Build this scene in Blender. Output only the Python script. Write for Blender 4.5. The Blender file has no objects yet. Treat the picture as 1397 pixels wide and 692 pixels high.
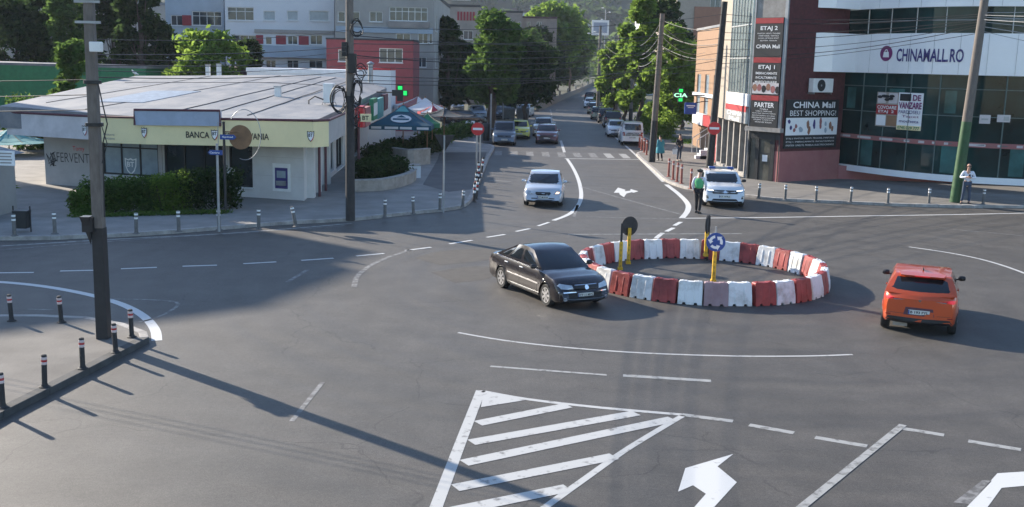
import bpy, bmesh, math, random
import numpy as np
from mathutils import Vector, Matrix
from mathutils.bvhtree import BVHTree
rnd = random.Random(7)
scene = bpy.context.scene
COL = scene.collection
# ------------------------------------------------------------------ camera model
F, CH, ROLL = 1450.0, 6.0, 0.0236
PIT = math.atan((346 - 88) / F)
FW = Vector((0, math.cos(PIT), -math.sin(PIT)))
U0 = Vector((0, math.sin(PIT), math.cos(PIT))); R0 = Vector((1, 0, 0))
RR = R0 * math.cos(ROLL) + U0 * math.sin(ROLL)
UU = -R0 * math.sin(ROLL) + U0 * math.cos(ROLL)
CP = Vector((0, 0, CH))
def ray(u, v): return FW * F + RR * (u - 698.5) - UU * (v - 346)
def G(u, v, z=0.0):
    d = ray(u, v); return CP + d * ((z - CH) / d.z)
def V(u, v, Y):
    d = ray(u, v); return CP + d * (Y / d.y)
PAV = 0.13
# ------------------------------------------------------------------ object helpers
def wm(o): return (wm(o.parent) if o.parent else Matrix()) @ o.matrix_basis
def tag(o, label=None, cat=None, group=None, kind=None):
    if label: o['label'] = label
    if cat: o['category'] = cat
    if group: o['group'] = group
    if kind: o['kind'] = kind
    return o
def thing(name, label, cat, loc=(0, 0, 0), rz=0.0, group=None):
    o = bpy.data.objects.new(name, None); COL.objects.link(o)
    o.empty_display_size = .2
    o.location = loc; o.rotation_euler = (0, 0, rz)
    return tag(o, label, cat, group)
def copy_tree(o, parent=None):
    c = o.copy(); COL.objects.link(c)
    if parent: c.parent = parent
    for ch in list(o.children): copy_tree(ch, c)
    return c
class MB:
    def __init__(s): s.v = []; s.f = []; s.m = []
    def add(s, vs, fs, mi=0):
        b = len(s.v); s.v += [Vector(v) for v in vs]
        for f in fs: s.f.append([b + i for i in f]); s.m.append(mi)
        return s
    def box(s, c, size, rz=0.0, mi=0, M=None):
        x, y, z = [a / 2 for a in size]
        vs = [Vector((i * x, j * y, k * z)) for k in (-1, 1) for j in (-1, 1) for i in (-1, 1)]
        R = Matrix.Rotation(rz, 4, 'Z') if M is None else M
        vs = [R @ v + Vector(c) for v in vs]
        return s.add(vs, [(0, 2, 3, 1), (4, 5, 7, 6), (0, 1, 5, 4), (2, 6, 7, 3), (0, 4, 6, 2), (1, 3, 7, 5)], mi)
    def quad(s, a, b, c, d, mi=0): return s.add([a, b, c, d], [(0, 1, 2, 3)], mi)
    def prism(s, poly, z0, z1, mi=0, top=True, bot=True):
        n = len(poly)
        vs = [Vector((p[0], p[1], z0)) for p in poly] + [Vector((p[0], p[1], z1)) for p in poly]
        fs = [(i, (i + 1) % n, n + (i + 1) % n, n + i) for i in range(n)]
        if top: fs.append(tuple(range(n, 2 * n)))
        if bot: fs.append(tuple(reversed(range(n))))
        return s.add(vs, fs, mi)
    def tube(s, path, r, n=8, mi=0, cap=True, r1=None):
        path = [Vector(p) for p in path]; m = len(path); vs = []; fs = []
        prev = None
        for i, p in enumerate(path):
            t = (path[min(i + 1, m - 1)] - path[max(i - 1, 0)]).normalized()
            if prev is None:
                a = t.orthogonal().normalized()
            else:
                a = (prev - t * prev.dot(t)).normalized()
            prev = a; b = t.cross(a)
            if isinstance(r, (list, tuple)): rr = r[i]
            else: rr = r if r1 is None else r + (r1 - r) * i / (m - 1)
            for k in range(n):
                w = 2 * math.pi * k / n
                vs.append(p + (a * math.cos(w) + b * math.sin(w)) * rr)
        for i in range(m - 1):
            for k in range(n):
                k2 = (k + 1) % n
                fs.append((i * n + k, i * n + k2, (i + 1) * n + k2, (i + 1) * n + k))
        if cap: fs.append(tuple(reversed(range(n)))); fs.append(tuple(range((m - 1) * n, m * n)))
        return s.add(vs, fs, mi)
    def lathe(s, prof, c=(0, 0, 0), n=16, mi=0, axis='Z'):
        vs = []; fs = []; m = len(prof)
        for r, z in prof:
            for k in range(n):
                w = 2 * math.pi * k / n
                p = Vector((r * math.cos(w), r * math.sin(w), z))
                if axis == 'Y': p = Vector((p.x, p.z, p.y))
                if axis == 'X': p = Vector((p.z, p.x, p.y))
                vs.append(p + Vector(c))
        for i in range(m - 1):
            for k in range(n):
                k2 = (k + 1) % n
                fs.append((i * n + k, i * n + k2, (i + 1) * n + k2, (i + 1) * n + k))
        fs.append(tuple(range(n))); fs.append(tuple(range((m - 1) * n, m * n)))
        return s.add(vs, fs, mi)
    def build(s, name, mats, parent=None, world=False, smooth=None, bev=0, fix=True):
        me = bpy.data.meshes.new(name)
        vs = s.v
        if world and parent is not None:
            inv = wm(parent).inverted(); vs = [inv @ v for v in vs]
        me.from_pydata([tuple(v) for v in vs], [], s.f)
        if not isinstance(mats, (list, tuple)): mats = [mats]
        for m in mats: me.materials.append(m)
        if len(mats) > 1: me.polygons.foreach_set('material_index', s.m)
        if fix:
            bm = bmesh.new(); bm.from_mesh(me)
            bmesh.ops.recalc_face_normals(bm, faces=bm.faces); bm.to_mesh(me); bm.free()
        if smooth is not None:
            me.polygons.foreach_set('use_smooth', [True] * len(me.polygons))
            me.set_sharp_from_angle(angle=math.radians(smooth))
        me.update()
        o = bpy.data.objects.new(name, me); COL.objects.link(o)
        if parent is not None: o.parent = parent
        if bev:
            b = o.modifiers.new('bevel', 'BEVEL'); b.width = bev; b.segments = 2; b.limit_method = 'ANGLE'
        return o
# ------------------------------------------------------------------ materials
def lin(c):
    return tuple(((x / 255) / 12.92 if x / 255 <= .04045 else ((x / 255 + .055) / 1.055) ** 2.4) for x in c)
def mat(name, col, rough=.6, metal=0.0, var=.18, scale=2.5, bump=0.0, bscale=60, spec=.5, coat=0.0, col2=None, thr=None, stretch=None, emit=0, rnd_=False):
    m = bpy.data.materials.new(name); m.use_nodes = True
    N = m.node_tree.nodes; L = m.node_tree.links; b = N['Principled BSDF']
    tc = N.new('ShaderNodeTexCoord'); nz = N.new('ShaderNodeTexNoise')
    nz.inputs['Scale'].default_value = scale; nz.inputs['Detail'].default_value = 7; nz.inputs['Roughness'].default_value = .62
    src = tc.outputs['Object']
    if stretch:
        mp = N.new('ShaderNodeMapping'); mp.inputs['Scale'].default_value = stretch
        L.new(src, mp.inputs['Vector']); src = mp.outputs['Vector']
    if rnd_:   # every copy wears its own stains
        oi = N.new('ShaderNodeObjectInfo'); mu = N.new('ShaderNodeMath'); mu.operation = 'MULTIPLY'; mu.inputs[1].default_value = 40
        L.new(oi.outputs['Random'], mu.inputs[0]); nz.noise_dimensions = '4D'; L.new(mu.outputs[0], nz.inputs['W'])
    L.new(src, nz.inputs['Vector'])
    mr = N.new('ShaderNodeMapRange')
    lo, hi = thr if thr else (.3, .7)
    mr.inputs['From Min'].default_value = lo; mr.inputs['From Max'].default_value = hi
    L.new(nz.outputs['Fac'], mr.inputs['Value'])
    mx = N.new('ShaderNodeMix'); mx.data_type = 'RGBA'
    c2 = col2 if col2 else tuple(min(1, c * (1 + var)) for c in col)
    c1 = col if col2 else tuple(c * (1 - var) for c in col)
    mx.inputs['A'].default_value = (*c1, 1); mx.inputs['B'].default_value = (*c2, 1)
    L.new(mr.outputs['Result'], mx.inputs['Factor']); L.new(mx.outputs['Result'], b.inputs['Base Color'])
    b.inputs['Roughness'].default_value = rough; b.inputs['Metallic'].default_value = metal
    b.inputs['Specular IOR Level'].default_value = spec; b.inputs['Coat Weight'].default_value = coat
    b.inputs['Coat Roughness'].default_value = .05
    if emit:
        b.inputs['Emission Color'].default_value = (*col, 1); b.inputs['Emission Strength'].default_value = emit
    if bump:
        n2 = N.new('ShaderNodeTexNoise'); n2.inputs['Scale'].default_value = bscale; n2.inputs['Detail'].default_value = 4
        L.new(src, n2.inputs['Vector'])
        bp = N.new('ShaderNodeBump'); bp.inputs['Strength'].default_value = bump; bp.inputs['Distance'].default_value = .02
        L.new(n2.outputs['Fac'], bp.inputs['Height']); L.new(bp.outputs['Normal'], b.inputs['Normal'])
    return m
M = {}
def mk(k, *a, **kw): M[k] = mat(k, *a, **kw); return M[k]
mk('concrete', (.30, .28, .26), .9, var=.25, bump=.3)
mk('concrete_pole', (.155, .132, .115), .9, var=.22, scale=4, bump=.3, stretch=(4, 4, 1))
mk('dark_paint', (.02, .02, .022), .6, var=.3, scale=6)
mk('pole_dark', (.032, .030, .030), .8, var=.3, scale=6)
mk('pole_green', (.018, .075, .02), .55, var=.3, scale=4)
mk('pavement', (.115, .106, .096), .95, col2=(.185, .17, .152), scale=.9, bump=.4, bscale=20)
mk('bollard_grey', (.13, .125, .12), .8, var=.3, scale=8)
mk('pavement_pale', (.19, .178, .165), .95, col2=(.29, .27, .25), scale=.9, bump=.4, bscale=20)
mk('path_asphalt', (.085, .08, .08), .95, col2=(.125, .118, .112), scale=.8, bump=.4)
mk('patch', (.050, .046, .042), .9, col2=(.080, .073, .066), scale=3, bump=.8, bscale=30)
mk('kerb', (.32, .30, .28), .9, var=.3, scale=3, bump=.3)
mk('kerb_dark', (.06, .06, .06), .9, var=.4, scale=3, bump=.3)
mk('black', (.012, .012, .014), .5)
mk('rubber', (.014, .014, .015), .75, var=.3)
mk('chrome', (.6, .6, .62), .18, 1.0, var=.05)
mk('alloy', (.52, .52, .54), .3, .9, var=.08)
mk('steel', (.36, .37, .38), .45, .8, var=.15)
mk('galv', (.33, .34, .35), .5, .6, var=.2)
mk('white_paint', (.78, .78, .77), .5, var=.08)
mk('red_paint', (.42, .02, .025), .5, var=.2)
mk('blue_sign', (.012, .06, .27), .4, var=.1)
mk('white_sign', (.8, .8, .8), .4, var=.04)
mk('red_sign', (.55, .015, .02), .4, var=.1)
mk('yellow_post', (.68, .40, .02), .5, var=.2, scale=6)
mk('barrier_red', (.17, .018, .018), .5, col2=(.35, .05, .045), scale=2.6, thr=(.33, .55), bump=.2, rnd_=True)
mk('barrier_white', (.46, .445, .415), .5, col2=(.76, .76, .75), scale=2.6, thr=(.33, .52), bump=.2, rnd_=True)
mk('barrier_pink', (.27, .16, .17), .6, col2=(.36, .24, .25), scale=3)
mk('car_glass', (.010, .012, .014), .03, var=.1, spec=.8)
mk('glass_dark', (.012, .02, .022), .06, var=.5, scale=.6, spec=.6)
mk('glass_teal', (.005, .027, .027), .05, var=.8, scale=.35, spec=.3)
mk('glass_bronze', (.11, .105, .085), .15, var=.5, scale=1.2)
mk('glass_pale', (.28, .34, .38), .2, var=.15, spec=.5)
mk('window_glass', (.04, .055, .07), .08, var=.6, scale=.8, spec=.6)
mk('frame_white', (.72, .72, .70), .5, var=.08)
mk('brick_red', (.085, .022, .024), .85, var=.3, scale=5, bump=.3)
mk('plinth_pink', (.30, .105, .105), .85, col2=(.36, .145, .135), scale=1.2)
mk('panel_white', (.84, .85, .86), .22, 0, var=.05, scale=.5)
mk('sign_black', (.012, .014, .017), .5)
mk('sign_red', (.35, .02, .025), .5)
mk('fascia_cream', (.80, .68, .38), .6, var=.06, scale=1.2)
mk('fascia_grey', (.56, .52, .52), .7, var=.15, scale=1.5)
mk('fascia_blue', (.33, .38, .47), .6, var=.1)
mk('trim_maroon', (.10, .03, .04), .6)
mk('roof_sheet', (.12, .132, .155), .7, col2=(.235, .228, .228), scale=.9, thr=(.36, .62), stretch=(1, .3, 1), bump=.25, bscale=6)
mk('roof_blue', (.19, .24, .31), .6, var=.3)
mk('roof_white', (.70, .71, .73), .5, var=.12)
mk('wall_bank', (.52, .50, .48), .85, col2=(.62, .61, .59), scale=1.0)
mk('wall_bank_grey', (.36, .34, .33), .9, col2=(.46, .43, .41), scale=1.2)
mk('tar', (.04, .04, .045), .8)
mk('skin', (.46, .27, .19), .6, var=.06)
mk('hair', (.02, .015, .012), .7)
mk('trousers_black', (.012, .012, .015), .9)
mk('trousers_blue', (.05, .07, .11), .9)
mk('shirt_white', (.68, .70, .76), .85, var=.06)
mk('vest_green', (.10, .42, .17), .8, var=.1)
mk('teal_cloth', (.05, .27, .33), .85, var=.15)
mk('dark_cloth', (.016, .018, .022), .9)
mk('bark', (.07, .05, .038), .95, var=.4, scale=8, bump=.6)
mk('cable', (.012, .012, .013), .6)
mk('cable_grey', (.35, .35, .36), .6)
mk('wood', (.22, .12, .06), .8, var=.3)
mk('green_metal', (.025, .17, .075), .55, var=.2)
mk('maroon_roof', (.075, .04, .045), .8)
mk('wall_white', (.60, .62, .64), .85, col2=(.68, .69, .70), scale=.5)
mk('wall_blue_grey', (.36, .42, .48), .85, var=.12, scale=.6)
mk('mullion_teal', (.08, .13, .125), .5)
mk('wall_grey', (.39, .365, .335), .9, col2=(.29, .27, .25), scale=.6)
mk('wall_old', (.37, .32, .285), .95, col2=(.22, .195, .18), scale=.5)
mk('wall_red', (.27, .060, .068), .8, var=.12)
mk('wall_beige', (.34, .29, .235), .85, var=.08)
mk('wall_brown', (.28, .14, .09), .85, var=.1)
mk('wall_orange', (.27, .155, .085), .8, var=.08)
mk('balcony_red', (.28, .035, .045), .7, var=.15)
mk('umbrella_blue', (.012, .07, .11), .8, var=.1)
mk('umbrella_white', (.62, .60, .60), .8, var=.08)
mk('umbrella_red', (.40, .03, .05), .8, var=.1)
mk('umbrella_dark', (.02, .03, .038), .8)
mk('umbrella_teal', (.10, .30, .30), .8)
mk('purple', (.16, .01, .11), .5)
mk('navy', (.04, .03, .16), .5)
mk('gold', (.45, .27, .03), .5)
mk('stone', (.33, .29, .25), .9, var=.25, bump=.3)
mk('soil', (.060, .062, .036), .95, var=.35, scale=1.5, bump=.4)
mk('bin_dark', (.02, .022, .024), .5)
mk('dumpster', (.13, .14, .15), .5, var=.2)
mk('lamp_green', (.01, .60, .10), .5, var=.02, emit=.55)
mk('lamp_mint', (.45, 1.0, .62), .5, var=.02, emit=.5)
mk('lamp_red', (.62, .02, .03), .4, var=.02, emit=.28)
mk('lamp_red_off', (.22, .01, .012), .15, var=.1, coat=.5)
mk('lamp_white', (.9, .93, 1.0), .3, var=.02, emit=2.2)
mk('lamp_warm', (1.0, .62, .32), .3, var=.02, emit=1.2)
mk('headlamp', (.42, .46, .50), .08, .4, var=.15, scale=9, coat=1)
mk('plate', (.62, .62, .58), .5, var=.05)
def asphalt(name):
    m = bpy.data.materials.new(name); m.use_nodes = True
    N = m.node_tree.nodes; L = m.node_tree.links; b = N['Principled BSDF']
    tc = N.new('ShaderNodeTexCoord'); O = tc.outputs['Object']
    def noise(sc, vec=O, det=6, rough=.6):
        n = N.new('ShaderNodeTexNoise'); n.inputs['Scale'].default_value = sc
        n.inputs['Detail'].default_value = det; n.inputs['Roughness'].default_value = rough
        L.new(vec, n.inputs['Vector']); return n.outputs['Fac']
    def mrange(src, a, bb, c, d):
        r = N.new('ShaderNodeMapRange'); r.inputs['From Min'].default_value = a; r.inputs['From Max'].default_value = bb
        r.inputs['To Min'].default_value = c; r.inputs['To Max'].default_value = d; L.new(src, r.inputs['Value']); return r.outputs['Result']
    def mth(op, a, bb):
        n = N.new('ShaderNodeMath'); n.operation = op
        for i, q in enumerate((a, bb)):
            if isinstance(q, (int, float)): n.inputs[i].default_value = q
            else: L.new(q, n.inputs[i])
        return n.outputs[0]
    # tyre wear that follows the circle: noise in polar coordinates round the ring
    sub = N.new('ShaderNodeVectorMath'); sub.operation = 'SUBTRACT'; sub.inputs[1].default_value = (5.5, 30.3, 0); L.new(O, sub.inputs[0])
    ln = N.new('ShaderNodeVectorMath'); ln.operation = 'LENGTH'; L.new(sub.outputs[0], ln.inputs[0])
    sx = N.new('ShaderNodeSeparateXYZ'); L.new(sub.outputs[0], sx.inputs[0])
    an = mth('ARCTAN2', sx.outputs[1], sx.outputs[0])
    cx = N.new('ShaderNodeCombineXYZ'); L.new(ln.outputs['Value'], cx.inputs[0]); L.new(mth('MULTIPLY', an, 1.1), cx.inputs[1])
    polar = noise(1.5, cx.outputs[0], 5, .55)
    st = N.new('ShaderNodeMapping'); st.inputs['Scale'].default_value = (1.3, .09, 1); st.inputs['Rotation'].default_value = (0, 0, .12); L.new(O, st.inputs['Vector'])
    streak = noise(1.4, st.outputs[0], 5)
    st2 = N.new('ShaderNodeMapping'); st2.inputs['Scale'].default_value = (.10, 1.1, 1); st2.inputs['Rotation'].default_value = (0, 0, -.25); L.new(O, st2.inputs['Vector'])
    streak2 = noise(1.2, st2.outputs[0], 5)
    big = noise(.16, O, 4); mid = noise(1.1, O, 8, .7); fine = noise(45, O, 3); spk = noise(160, O, 2)
    f = mrange(polar, .3, .7, .90, 1.09)
    f = mth('MULTIPLY', f, mrange(streak, .3, .7, .95, 1.05))
    f = mth('MULTIPLY', f, mrange(streak2, .3, .7, .97, 1.03))
    f = mth('MULTIPLY', f, mrange(big, .35, .65, .88, 1.12))
    f = mth('MULTIPLY', f, mrange(mid, .3, .7, .80, 1.20))
    f = mth('MULTIPLY', f, mrange(noise(13, O, 4, .7), .32, .68, .84, 1.16))
    f = mth('MULTIPLY', f, mrange(noise(3.2, O, 6, .7), .62, .70, 1.0, .80))
    f = mth('MULTIPLY', f, mrange(fine, .3, .7, .66, 1.34))
    f = mth('MULTIPLY', f, mrange(spk, .35, .65, .66, 1.34))
    # cracks
    vo = N.new('ShaderNodeTexVoronoi'); vo.feature = 'DISTANCE_TO_EDGE'; vo.inputs['Scale'].default_value = .22
    dv = N.new('ShaderNodeVectorMath'); dv.operation = 'ADD'
    nn = N.new('ShaderNodeTexNoise'); nn.inputs['Scale'].default_value = .9; nn.inputs['Detail'].default_value = 6; L.new(O, nn.inputs['Vector'])
    L.new(O, dv.inputs[0]); L.new(nn.outputs['Color'], dv.inputs[1]); L.new(dv.outputs[0], vo.inputs['Vector'])
    crack = mrange(vo.outputs['Distance'], .0015, .005, .70, 1.0)
    gate = mrange(noise(.35, O, 2), .48, .56, 1.0, 0.0)
    crack = mth('MAXIMUM', crack, gate)
    f = mth('MULTIPLY', f, crack)
    mx = N.new('ShaderNodeMix'); mx.data_type = 'RGBA'; mx.blend_type = 'MULTIPLY'; mx.inputs['Factor'].default_value = 1
    mx.inputs['A'].default_value = (.079, .0715, .0635, 1)
    cb = N.new('ShaderNodeCombineColor'); 
    for i in range(3): L.new(f, cb.inputs[i])
    L.new(cb.outputs[0], mx.inputs['B']); L.new(mx.outputs['Result'], b.inputs['Base Color'])
    L.new(mrange(polar, .3, .7, .60, .70), b.inputs['Roughness'])
    b.inputs['Specular IOR Level'].default_value = .38
    bp = N.new('ShaderNodeBump'); bp.inputs['Strength'].default_value = .35; bp.inputs['Distance'].default_value = .012
    L.new(mth('ADD', fine, spk), bp.inputs['Height']); L.new(bp.outputs['Normal'], b.inputs['Normal'])
    return m
M['asphalt'] = asphalt('asphalt')
def paint(name, wear, col=(.66, .66, .65)):
    # road paint worn through to the asphalt in patches
    m = mat(name, col, .7, scale=5, col2=(.10, .095, .09), thr=(wear, wear + .16), bump=.2)
    return m
M['line'] = paint('line_paint', .56, (.43, .43, .42)); M['line_worn'] = paint('worn_line_paint', .50, (.31, .31, .30)); M['line_faint'] = paint('faint_line_paint', .40, (.23, .225, .22))
M['line_fresh'] = paint('fresh_line_paint', .62, (.54, .54, .53))
def leafmat(name, c1, c2, trans=.45):
    m = bpy.data.materials.new(name); m.use_nodes = True
    N = m.node_tree.nodes; L = m.node_tree.links; N.remove(N['Principled BSDF'])
    g = N.new('ShaderNodeNewGeometry'); mx = N.new('ShaderNodeMix'); mx.data_type = 'RGBA'
    mx.inputs['A'].default_value = (*c1, 1); mx.inputs['B'].default_value = (*c2, 1)
    L.new(g.outputs['Random Per Island'], mx.inputs['Factor'])
    d = N.new('ShaderNodeBsdfDiffuse'); t = N.new('ShaderNodeBsdfTranslucent'); s = N.new('ShaderNodeMixShader'); s.inputs[0].default_value = trans
    hs = N.new('ShaderNodeHueSaturation'); hs.inputs['Value'].default_value = 2.1; hs.inputs['Hue'].default_value = .485
    L.new(mx.outputs['Result'], d.inputs['Color']); L.new(mx.outputs['Result'], hs.inputs['Color']); L.new(hs.outputs[0], t.inputs['Color'])
    L.new(d.outputs[0], s.inputs[1]); L.new(t.outputs[0], s.inputs[2]); L.new(s.outputs[0], N['Material Output'].inputs['Surface'])
    return m
M['leaf_dark'] = leafmat('dark_leaves', (.014, .028, .010), (.034, .062, .018))
M['leaf_mid'] = leafmat('mid_leaves', (.030, .065, .016), (.070, .125, .030))
M['leaf_light'] = leafmat('light_leaves', (.06, .115, .02), (.12, .19, .035), .55)
M['leaf_far'] = leafmat('far_leaves', (.03, .055, .02), (.06, .095, .03))
M['grass'] = leafmat('grass_blades', (.05, .10, .02), (.10, .16, .04))
# ------------------------------------------------------------------ text
def text_geo(s, bold=.0):
    cu = bpy.data.curves.new('txt', 'FONT'); cu.body = s; cu.size = 1; cu.offset = bold; cu.resolution_u = 3
    o = bpy.data.objects.new('txt', cu); COL.objects.link(o)
    bpy.context.view_layer.update()
    me = bpy.data.meshes.new_from_object(o.evaluated_get(bpy.context.evaluated_depsgraph_get()))
    vs = [v.co.copy() for v in me.vertices]; fs = [tuple(p.vertices) for p in me.polygons]
    bpy.data.objects.remove(o); bpy.data.curves.remove(cu); bpy.data.meshes.remove(me)
    x0 = min(v.x for v in vs); x1 = max(v.x for v in vs); y0 = min(v.y for v in vs); y1 = max(v.y for v in vs)
    return [((v.x - x0) / (x1 - x0), (v.y - y0) / (y1 - y0)) for v in vs], fs
def put_text(mb, s, o, xd, w, h, mi=0, bold=.02, up=Vector((0, 0, 1)), fn=None):
    """lettering with lower left corner at o, running along xd"""
    vs, fs = text_geo(s, bold); o = Vector(o); xd = Vector(xd).normalized()
    if fn: pts = [fn(a * w, b * h) for a, b in vs]
    else: pts = [o + xd * (a * w) + up * (b * h) for a, b in vs]
    mb.add(pts, fs, mi)
def ordn(i): return ['first', 'second', 'third', 'fourth', 'fifth', 'sixth', 'seventh', 'eighth', 'ninth', 'tenth', 'eleventh', 'twelfth', 'thirteenth', 'fourteenth', 'fifteenth', 'sixteenth', 'seventeenth', 'eighteenth'][i]
# ------------------------------------------------------------------ setting: ground, road, pavements
def poly_sheet(name, pts, z, m, kind='structure'):
    mb = MB(); mb.add([(p[0], p[1], z) for p in pts], [tuple(range(len(pts)))])
    o = mb.build(name, m, fix=False)
    if o.data.polygons[0].normal.z < 0: o.data.flip_normals()
    return tag(o, kind=kind)
poly_sheet('ground', [(-2500, -60), (2500, -60), (2500, 3000), (-2500, 3000)], -.03, M['soil'])
road_pts = [(-90, -20), (90, -20), (90, 60), (16, 60), (12.5, 78), (12.5, 100), (12.2, 150), (18.6, 228), (30, 370), (41, 480), (36, 480), (26.5, 367), (16.2, 265), (7.2, 184), (2.6, 141), (1.0, 122), (-60, 122), (-60, 108), (-6, 108), (-6, 46), (-90, 46)]
poly_sheet('road', road_pts, 0.0, M['asphalt'])
def sm(pts, n=4):
    out = []
    P = [Vector((*p[:2], 0)) for p in pts]
    for i in range(len(P) - 1):
        p0 = P[max(i - 1, 0)]; p1 = P[i]; p2 = P[i + 1]; p3 = P[min(i + 2, len(P) - 1)]
        for j in range(n):
            t = j / n
            out.append(.5 * ((2 * p1) + (p2 - p0) * t + (2 * p0 - 5 * p1 + 4 * p2 - p3) * t * t + (3 * p1 - p0 - 3 * p2 + p3) * t ** 3))
    out.append(P[-1]); return out
def pavement(name, pts, kerb_edges, z=PAV, mt='pavement', km='kerb', kw=.18):
    """raised slab; the listed polyline of its outline carries a kerb"""
    mb = MB(); mb.prism(pts, -.02, z - .004, bot=False); o = tag(mb.build(name, M[mt]), kind='structure')
    k = MB(); e = [Vector((p[0], p[1], 0)) for p in kerb_edges]
    n = len(e); off = []
    for i in range(n):
        t = (e[min(i + 1, n - 1)] - e[max(i - 1, 0)]).normalized(); off.append(e[i] + Vector((-t.y, t.x, 0)) * kw)
    for i in range(n - 1):
        a, b, c, d = e[i], e[i + 1], off[i + 1], off[i]
        L = (b - a).length; ns = max(1, int(L / 1.0))
        for j in range(ns):
            p = a.lerp(b, j / ns); q = a.lerp(b, (j + 1) / ns - .012 / L); r = d.lerp(c, (j + 1) / ns - .012 / L); s = d.lerp(c, j / ns)
            out = Vector((a.y - b.y, b.x - a.x, 0)).normalized() * -.012
            k.prism([(p + out)[:2], (q + out)[:2], r[:2], s[:2]], -.02, z + .004 + rnd.uniform(-.006, .006))
    tag(k.build('kerb', M[km], bev=.012), kind='structure')
    return o
# kerb polylines run so that the pavement lies on their left
kl = [(-90, 24), (-30, 32.0), (-16.6, 33.9), (-14.5, 34.5), (-12.4, 35.5), (-10.3, 37.1), (-8.1, 38.8), (-6.1, 39.9), (-4.1, 42.0), (-2.7, 43.4), (-1.95, 45.2), (-1.8, 50), (-1.7, 58), (-1.6, 69), (-1.5, 78), (-2.6, 80), (-3.0, 84), (-3.0, 106)]
kls = sm(kl, 3)
pavement('pavement', [p[:2] for p in kls] + [(-60, 106), (-90, 106)], kls, mt='pavement_pale')
poly_sheet('path', [G(u, v, PAV)[:2] for u, v in ((577, 252), (612, 262), (648, 258), (664, 208), (600, 208), (597, 218))], PAV + .004, M['path_asphalt'])
for P_ in (((566, 352), (600, 343), (660, 340), (688, 344), (684, 352), (640, 358), (600, 362)), ((588, 372), (640, 364), (676, 366), (668, 380), (620, 386))): poly_sheet('road_patch', [p[:2] for p in sm([G(*q) for q in P_], 4)], .002, M['patch'])
kr = [(12.0, 160), (11.2, 105), (11.0, 82), (10.8, 78), (8.9, 75.5), (8.35, 72), (8.2, 62), (8.1, 57.5), (8.4, 54.5), (9.1, 52.6), (10.8, 51.0), (12.3, 49.5), (15.3, 48.9), (18.4, 48.4), (21.6, 48.5), (23.7, 48.8), (60, 50), (110, 50)]
krs = sm(kr, 3)
pavement('pavement', [p[:2] for p in krs] + [(110, 160)], krs)
kn = [(-12.3, 8.0), (-8.4, 16.9), (-8.2, 17.9), (-8.0, 19.5), (-7.8, 21.1), (-7.62, 21.85)]
kn = [(-9.3, 8.0), (-8.62, 15), (-8.4, 16.9), (-8.0, 19.5), (-7.66, 21.85)]
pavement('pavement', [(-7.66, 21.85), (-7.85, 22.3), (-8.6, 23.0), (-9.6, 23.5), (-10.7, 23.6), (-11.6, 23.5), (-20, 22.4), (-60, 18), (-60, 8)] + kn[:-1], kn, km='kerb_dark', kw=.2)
k2 = [(-7.66, 21.85), (-7.85, 22.3), (-8.6, 23.0), (-9.6, 23.5), (-10.7, 23.6), (-11.6, 23.5), (-20, 22.4), (-60, 18)]
kk = MB()
for a, b in zip(k2[:-1], k2[1:]):
    a = Vector((*a, 0)); b = Vector((*b, 0)); t = (b - a).normalized(); nn = Vector((-t.y, t.x, 0)) * .18
    kk.prism([a[:2], b[:2], (b + nn)[:2], (a + nn)[:2]], -.02, PAV + .006)
tag(kk.build('kerb', M['kerb'], bev=.012), kind='structure')
# low kerb wall of the far left side of the street
# ------------------------------------------------------------------ painted markings
MARK = {}
def mark(pts, w, k='line', px=True, z=.004):
    P = [G(*p) for p in pts] if px else [Vector((*p, 0)) for p in pts]
    if len(P) > 2: P = sm(P, 4)
    mb = MARK.setdefault((k, z), MB()); n = len(P); L = []; Rr = []
    for i in range(n):
        t = (P[min(i + 1, n - 1)] - P[max(i - 1, 0)]); t.z = 0; t.normalize(); nn = Vector((-t.y, t.x, 0)) * (w / 2)
        L.append(Vector((P[i].x + nn.x, P[i].y + nn.y, z))); Rr.append(Vector((P[i].x - nn.x, P[i].y - nn.y, z)))
    for i in range(n - 1): mb.quad(L[i], Rr[i], Rr[i + 1], L[i + 1])
def mpoly(pts, k='line', z=.004):
    mb = MARK.setdefault((k, z), MB()); P = [G(*p) for p in pts]
    mb.add([(p.x, p.y, z) for p in P], [tuple(range(len(P)))])
mark([(-60, 383), (0, 385), (60, 391), (120, 402), (165, 415), (195, 431), (211, 449), (214, 465)], .22, 'line_fresh')
for a in [((-50, 373), (0, 372.5)), ((0, 372.5), (46, 372)), ((82, 370), (129, 369)), ((165, 367), (214, 365)), ((249, 363.5), (296, 362)), ((332, 360), (377, 357.5)), ((411, 355.5), (455, 352.5)), ((486, 349.5), (524, 346)), ((553, 342), (588, 337.5)), ((613, 333), (644, 328)), ((664, 324), (689, 320)), ((704, 316), (723, 312)), ((734, 308.5), (749, 303.5))]: mark(a, .13, 'line_fresh')
mark([(755, 301), (777, 292), (789, 280), (793, 265), (789, 245), (781, 228), (773, 216)], .19, 'line_fresh')
mark([(770, 208), (765, 192)], .2)
mark([(762, 184), (758, 172)], .15, 'line_worn')
mark([(930, 298), (938, 288), (938, 278), (926, 265), (909, 252)], .24, 'line_fresh')
mark([(905, 248.5), (884, 228), (858, 203), (828, 178)], .16)
mark([(930, 298), (1040, 297), (1200, 294.5), (1300, 293), (1440, 290)], .15, 'line_fresh')
for a in [((929, 303), (920, 308)), ((919, 311), (909, 316)), ((904, 318), (895, 325))]: mark(a, .17, 'line_fresh')
mark([(775, 320), (1012, 319)], .1, 'line_worn')
mark([(800, 296), (928, 299)], .12, 'line_faint'); mark([(793, 255), (860, 274), (930, 293)], .14, 'line_faint')
mark([(783, 296), (788, 280)], .12, 'line_faint')
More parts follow.
